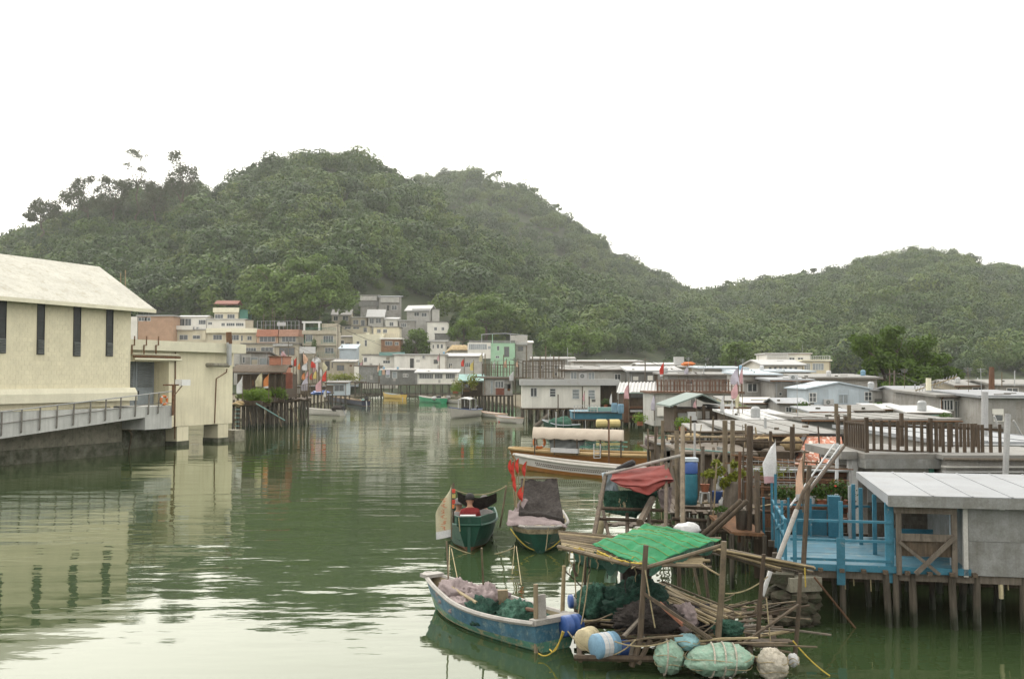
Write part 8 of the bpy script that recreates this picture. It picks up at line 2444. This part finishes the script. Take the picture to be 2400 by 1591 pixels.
# large ones near
wf = flag('large white banner flag at the corner of the blue deck', 1817, 1030, 1130, 28, 25.6, 'fl_white', 1262, -1, 'fl_pink', r=.02)
flag('orange banner flag in front of the tiled lean-to', 1882, 1062, 1168, 18, 24.5, 'fl_peach', 1200, -1, 'fl_white', r=.016)
yf = flag('cream banner flag with red writing on the green boat', 1058, 1138, 1256, 34, 31.2, 'fl_cream', 1262, -1, 'fl_white', r=.02)
s = 31.2 / FPX
rng = random.Random(2)
for k in range(6):
    for m in range(4):
        x, y = 1040 + rng.uniform(-5, 4), 1168 + k * 13 + m * 2.6
        p = P(x, y, 31.2 - .16)
        G().box(p, (rng.uniform(4, 8) * s, .006, 1.1 * s), 0).build('letter_stroke', 'ink_red', yf, w=True)
    p = P(1040 + rng.uniform(-3, 3), 1172 + k * 13, 31.2 - .16)
    G().box(p, (1.2 * s, .006, 8 * s)).build('letter_stroke', 'ink_red', yf, w=True)
# left bank
for a in (('white banner flag, leftmost before the dark shed', 569, 881, 922, 13, 103, 'fl_white', 940), ('cream banner flag in the middle before the dark shed', 615, 873, 907, 16, 106, 'fl_cream', 935), ('orange banner flag right of the cream one', 630, 875, 909, 11, 107, 'fl_orange', 935, -1, 'fl_white'),
          ('grey-white banner flag right of the rust-red curtain', 694, 872, 905, 9, 130, 'fl_white', 920), ('broad pale pink flag low over the plank deck', 722, 884, 916, 16, 128, 'fl_lilac', 935), ('pink flag standing beside the broad pale one', 723, 868, 895, 7, 131, 'fl_pink', 930), ('pink flag above the dark boat shelter', 754, 886, 917, 13, 140, 'fl_pink', 940), ('red flag rightmost of the left cluster', 765, 868, 893, 9, 150, 'fl_red', 930), ('small white flag low beside the moored skiff', 765, 910, 930, 6, 140, 'fl_white', 935)):
    flag(*a)
cl_ = [(660, 822, 840, 7, 'fl_pink'), (668, 820, 836, 6, 'fl_lilac'), (672, 840, 855, 6, 'fl_yellow'), (688, 843, 862, 8, 'fl_white'), (695, 838, 858, 6, 'fl_red'), (704, 850, 866, 4, 'fl_orange'), (711, 826, 855, 7, 'fl_peach'), (719, 836, 850, 4, 'fl_orange'), (721, 848, 868, 8, 'fl_white'), (729, 845, 862, 7, 'fl_red'), (732, 850, 872, 6, 'fl_pink'), (738, 834, 850, 9, 'fl_white'), (746, 834, 851, 9, 'fl_white'), (748, 842, 872, 7, 'fl_white'), (756, 847, 870, 7, 'fl_cream'), (734, 872, 890, 5, 'fl_red'), (742, 868, 888, 5, 'fl_yellow'), (715, 872, 890, 5, 'fl_orange'), (750, 862, 882, 4, 'fl_white')]
nm_ = {'fl_pink': 'pink', 'fl_lilac': 'pale lilac', 'fl_yellow': 'yellow', 'fl_white': 'white', 'fl_red': 'red', 'fl_orange': 'orange', 'fl_peach': 'peach', 'fl_cream': 'cream'}
cnt = {}
for x, yt, yb, w, m in cl_:
    n = nm_[m]
    tot = [q for q in cl_ if q[4] == m]
    if len(tot) == 1:
        lb = f'only {n} flag in the dense cluster left of the channel'
    else:
        k = sorted(tot, key=lambda q: (q[0], q[1])).index((x, yt, yb, w, m))
        o = ('leftmost', 'second from left', 'third from left', 'fourth from left', 'fifth from left', 'rightmost')
        lb = f'{"rightmost" if k == len(tot) - 1 else o[k]} {n} flag in the dense cluster left of the channel'
    flag(lb, x, yt, yb, w * 1.5, 185 + (x % 7) * 3, m, 920, -1 if (x % 3) else 1, None, 'flags clustered on the left bank')
# along the far waterfront and on the right bank
for a in (('pink flag before the pale lilac house', 850, 845, 862, 6, 290, 'fl_pink', 890), ('peach flag over the hanging laundry', 889, 853, 872, 4, 280, 'fl_peach', 895), ('pink flag on the long white house roof', 1030, 830, 846, 5, 288, 'fl_pink', 870), ('red flag by the grey annexe', 1088, 840, 859, 7, 185, 'fl_red', 905), ('yellow flag right of the red one over the canopy shack', 1110, 845, 868, 8, 180, 'fl_yellow', 905), ('cream flag on the grey annexe roof', 1130, 828, 848, 7, 230, 'fl_cream', 880), ('peach flag on the brown railed roof deck', 1187, 842, 862, 6, 165, 'fl_peach', 890), ('white flag left on the brown railed roof deck', 1160, 845, 865, 5, 166, 'fl_white', 885), ('pale orange flag right end of the brown roof deck', 1214, 842, 860, 4, 163, 'fl_peach', 890), ('white drooping flag at the right of the grey stilt house', 1205, 868, 892, 11, 155, 'fl_white', 915),
          ('red and white flag above the roof-deck railing', 1555, 848, 882, 9, 100, 'fl_red', 920, -1, 'fl_white'), ('pink flag before the white awning', 1474, 898, 935, 11, 96, 'fl_pink', 1010), ('lilac flag on the pole right of the awning', 1534, 924, 962, 8, 92, 'fl_lilac', 985), ('thin pink flag over the orange-brown boat', 1541, 1000, 1042, 7, 56, 'fl_pink', 1062), ('cream flag in front of the dark porch', 1524, 918, 952, 8, 108, 'fl_cream', 960), ('small pink flag on the white stilt house front', 1370, 918, 940, 4, 112, 'fl_pink', 960), ('white rag flag on the porch of the white stilt house', 1434, 920, 948, 5, 112, 'fl_white', 955), ('pink flag under the green gable roof', 1632, 936, 956, 7, 78, 'fl_pink', 975),
          ('tall lilac flag left in the group over the dark store', 1731, 860, 902, 18, 66, 'fl_lilac', 1010), ('tall red-pink flag right in the group over the dark store', 1740, 858, 900, 7, 66, 'fl_pink', 1010, -1), ('long pink flag lower in the group over the dark store', 1728, 896, 935, 14, 65, 'fl_pink', 1000), ('pale yellow flag low in the group over the dark store', 1732, 920, 955, 9, 64, 'fl_cream', 1000), ('white flag left of the group over the dark store', 1697, 922, 968, 9, 65, 'fl_white', 990), ('small white flag below the pink one in the group', 1718, 935, 958, 6, 64, 'fl_white', 990), ('small lilac flag on the far roof behind the railing', 1612, 858, 878, 8, 118, 'fl_lilac', 890)):
    flag(*a)
# laundry on the far waterfront
for i, (x, y, w, m, lb) in enumerate(((887, 868, 7, 'turq', 'turquoise cloth on the laundry line'), (896, 866, 6, 'fl_peach', 'peach cloth on the laundry line'), (905, 866, 9, 'fl_lilac', 'pale blue cloth on the laundry line'))):
    s = 278 / FPX
    tag(G().grid(lambda u, v: (w * s * u, .1 * sin(u * 5), -12 * s * v), 6, 6, .02, (0, 1, 0)).build('laundry', m), lb, 'laundry', 'laundry by the water').location = P(x, y, 278)
tag(G().tube(catenary(P(880, 865, 278), P(920, 865, 278), .2), .03, n=4).build('laundry_line', 'rope', loc=P(880, 865, 278)), 'line carrying coloured laundry at the head of the channel', 'line')

# ------------------------------------------------------------------ utility poles and sagging cables
def utility(label, x, yt, yb, d, ends, r=.09):
    b = P(x, yb, d)
    u = T('utility_pole', label, 'pole', b, 0, 'utility poles with cables')
    t = P(x, yt, d)
    G().tube([b, t], r, r * .8, 7).build('pole', 'wood_grey', u, w=True)
    G().beam(t + Vector((-.6, 0, -.3)), t + Vector((.6, 0, -.3)), .08, .08).build('crossarm', 'wood_grey', u, w=True)
    for i, (ex, ey, ed) in enumerate(ends):
        o = Vector((-.5 + .5 * (i % 3), 0, -.25))
        G().tube(catenary(t + o, P(ex, ey, ed), .5 + .25 * (i % 2), 12), max(.012, .35 * d / FPX), n=4).build('cable', 'black_rubber', u, w=True)


utility('utility pole above the grey stilt house, cables running right', 1205, 838, 900, 150, [(1330, 866, 146), (1330, 872, 146), (1480, 868, 140), (1045, 840, 280)])
utility('utility pole behind the white awning, cables both ways', 1512, 838, 900, 132, [(1330, 868, 146), (1660, 868, 140), (1742, 884, 106), (1900, 900, 92)])
utility('utility pole before the olive tree, cables to both sides', 2096, 868, 940, 98, [(1950, 900, 92), (1820, 890, 100), (2250, 915, 84), (2420, 925, 78)])
utility('utility pole by the green balconies with cables to the right', 792, 760, 850, 318, [(880, 800, 330), (950, 828, 300), (700, 772, 330)], .14)
utility('utility pole on the left bank beside the flag cluster', 676, 800, 905, 150, [(560, 815, 118), (760, 840, 200), (800, 850, 280)])
# ------------------------------------------------------------------ damp air over the whole place
def haze_mat(name):
    m, nt = newmat(name)
    v = nd(nt, 'ShaderNodeVolumePrincipled', {'Color': (.92, .95, .90, 1), 'Density': HAZE, 'Anisotropy': .35})
    o = nd(nt, 'ShaderNodeOutputMaterial')
    nt.links.new(v.outputs[0], o.inputs['Volume'])
    return m


HAZE = .00015
MDEF['haze'] = haze_mat
G().bb(-1300, 1300, -70, 1500, -3, 260).build('haze', 'haze', kind='stuff')
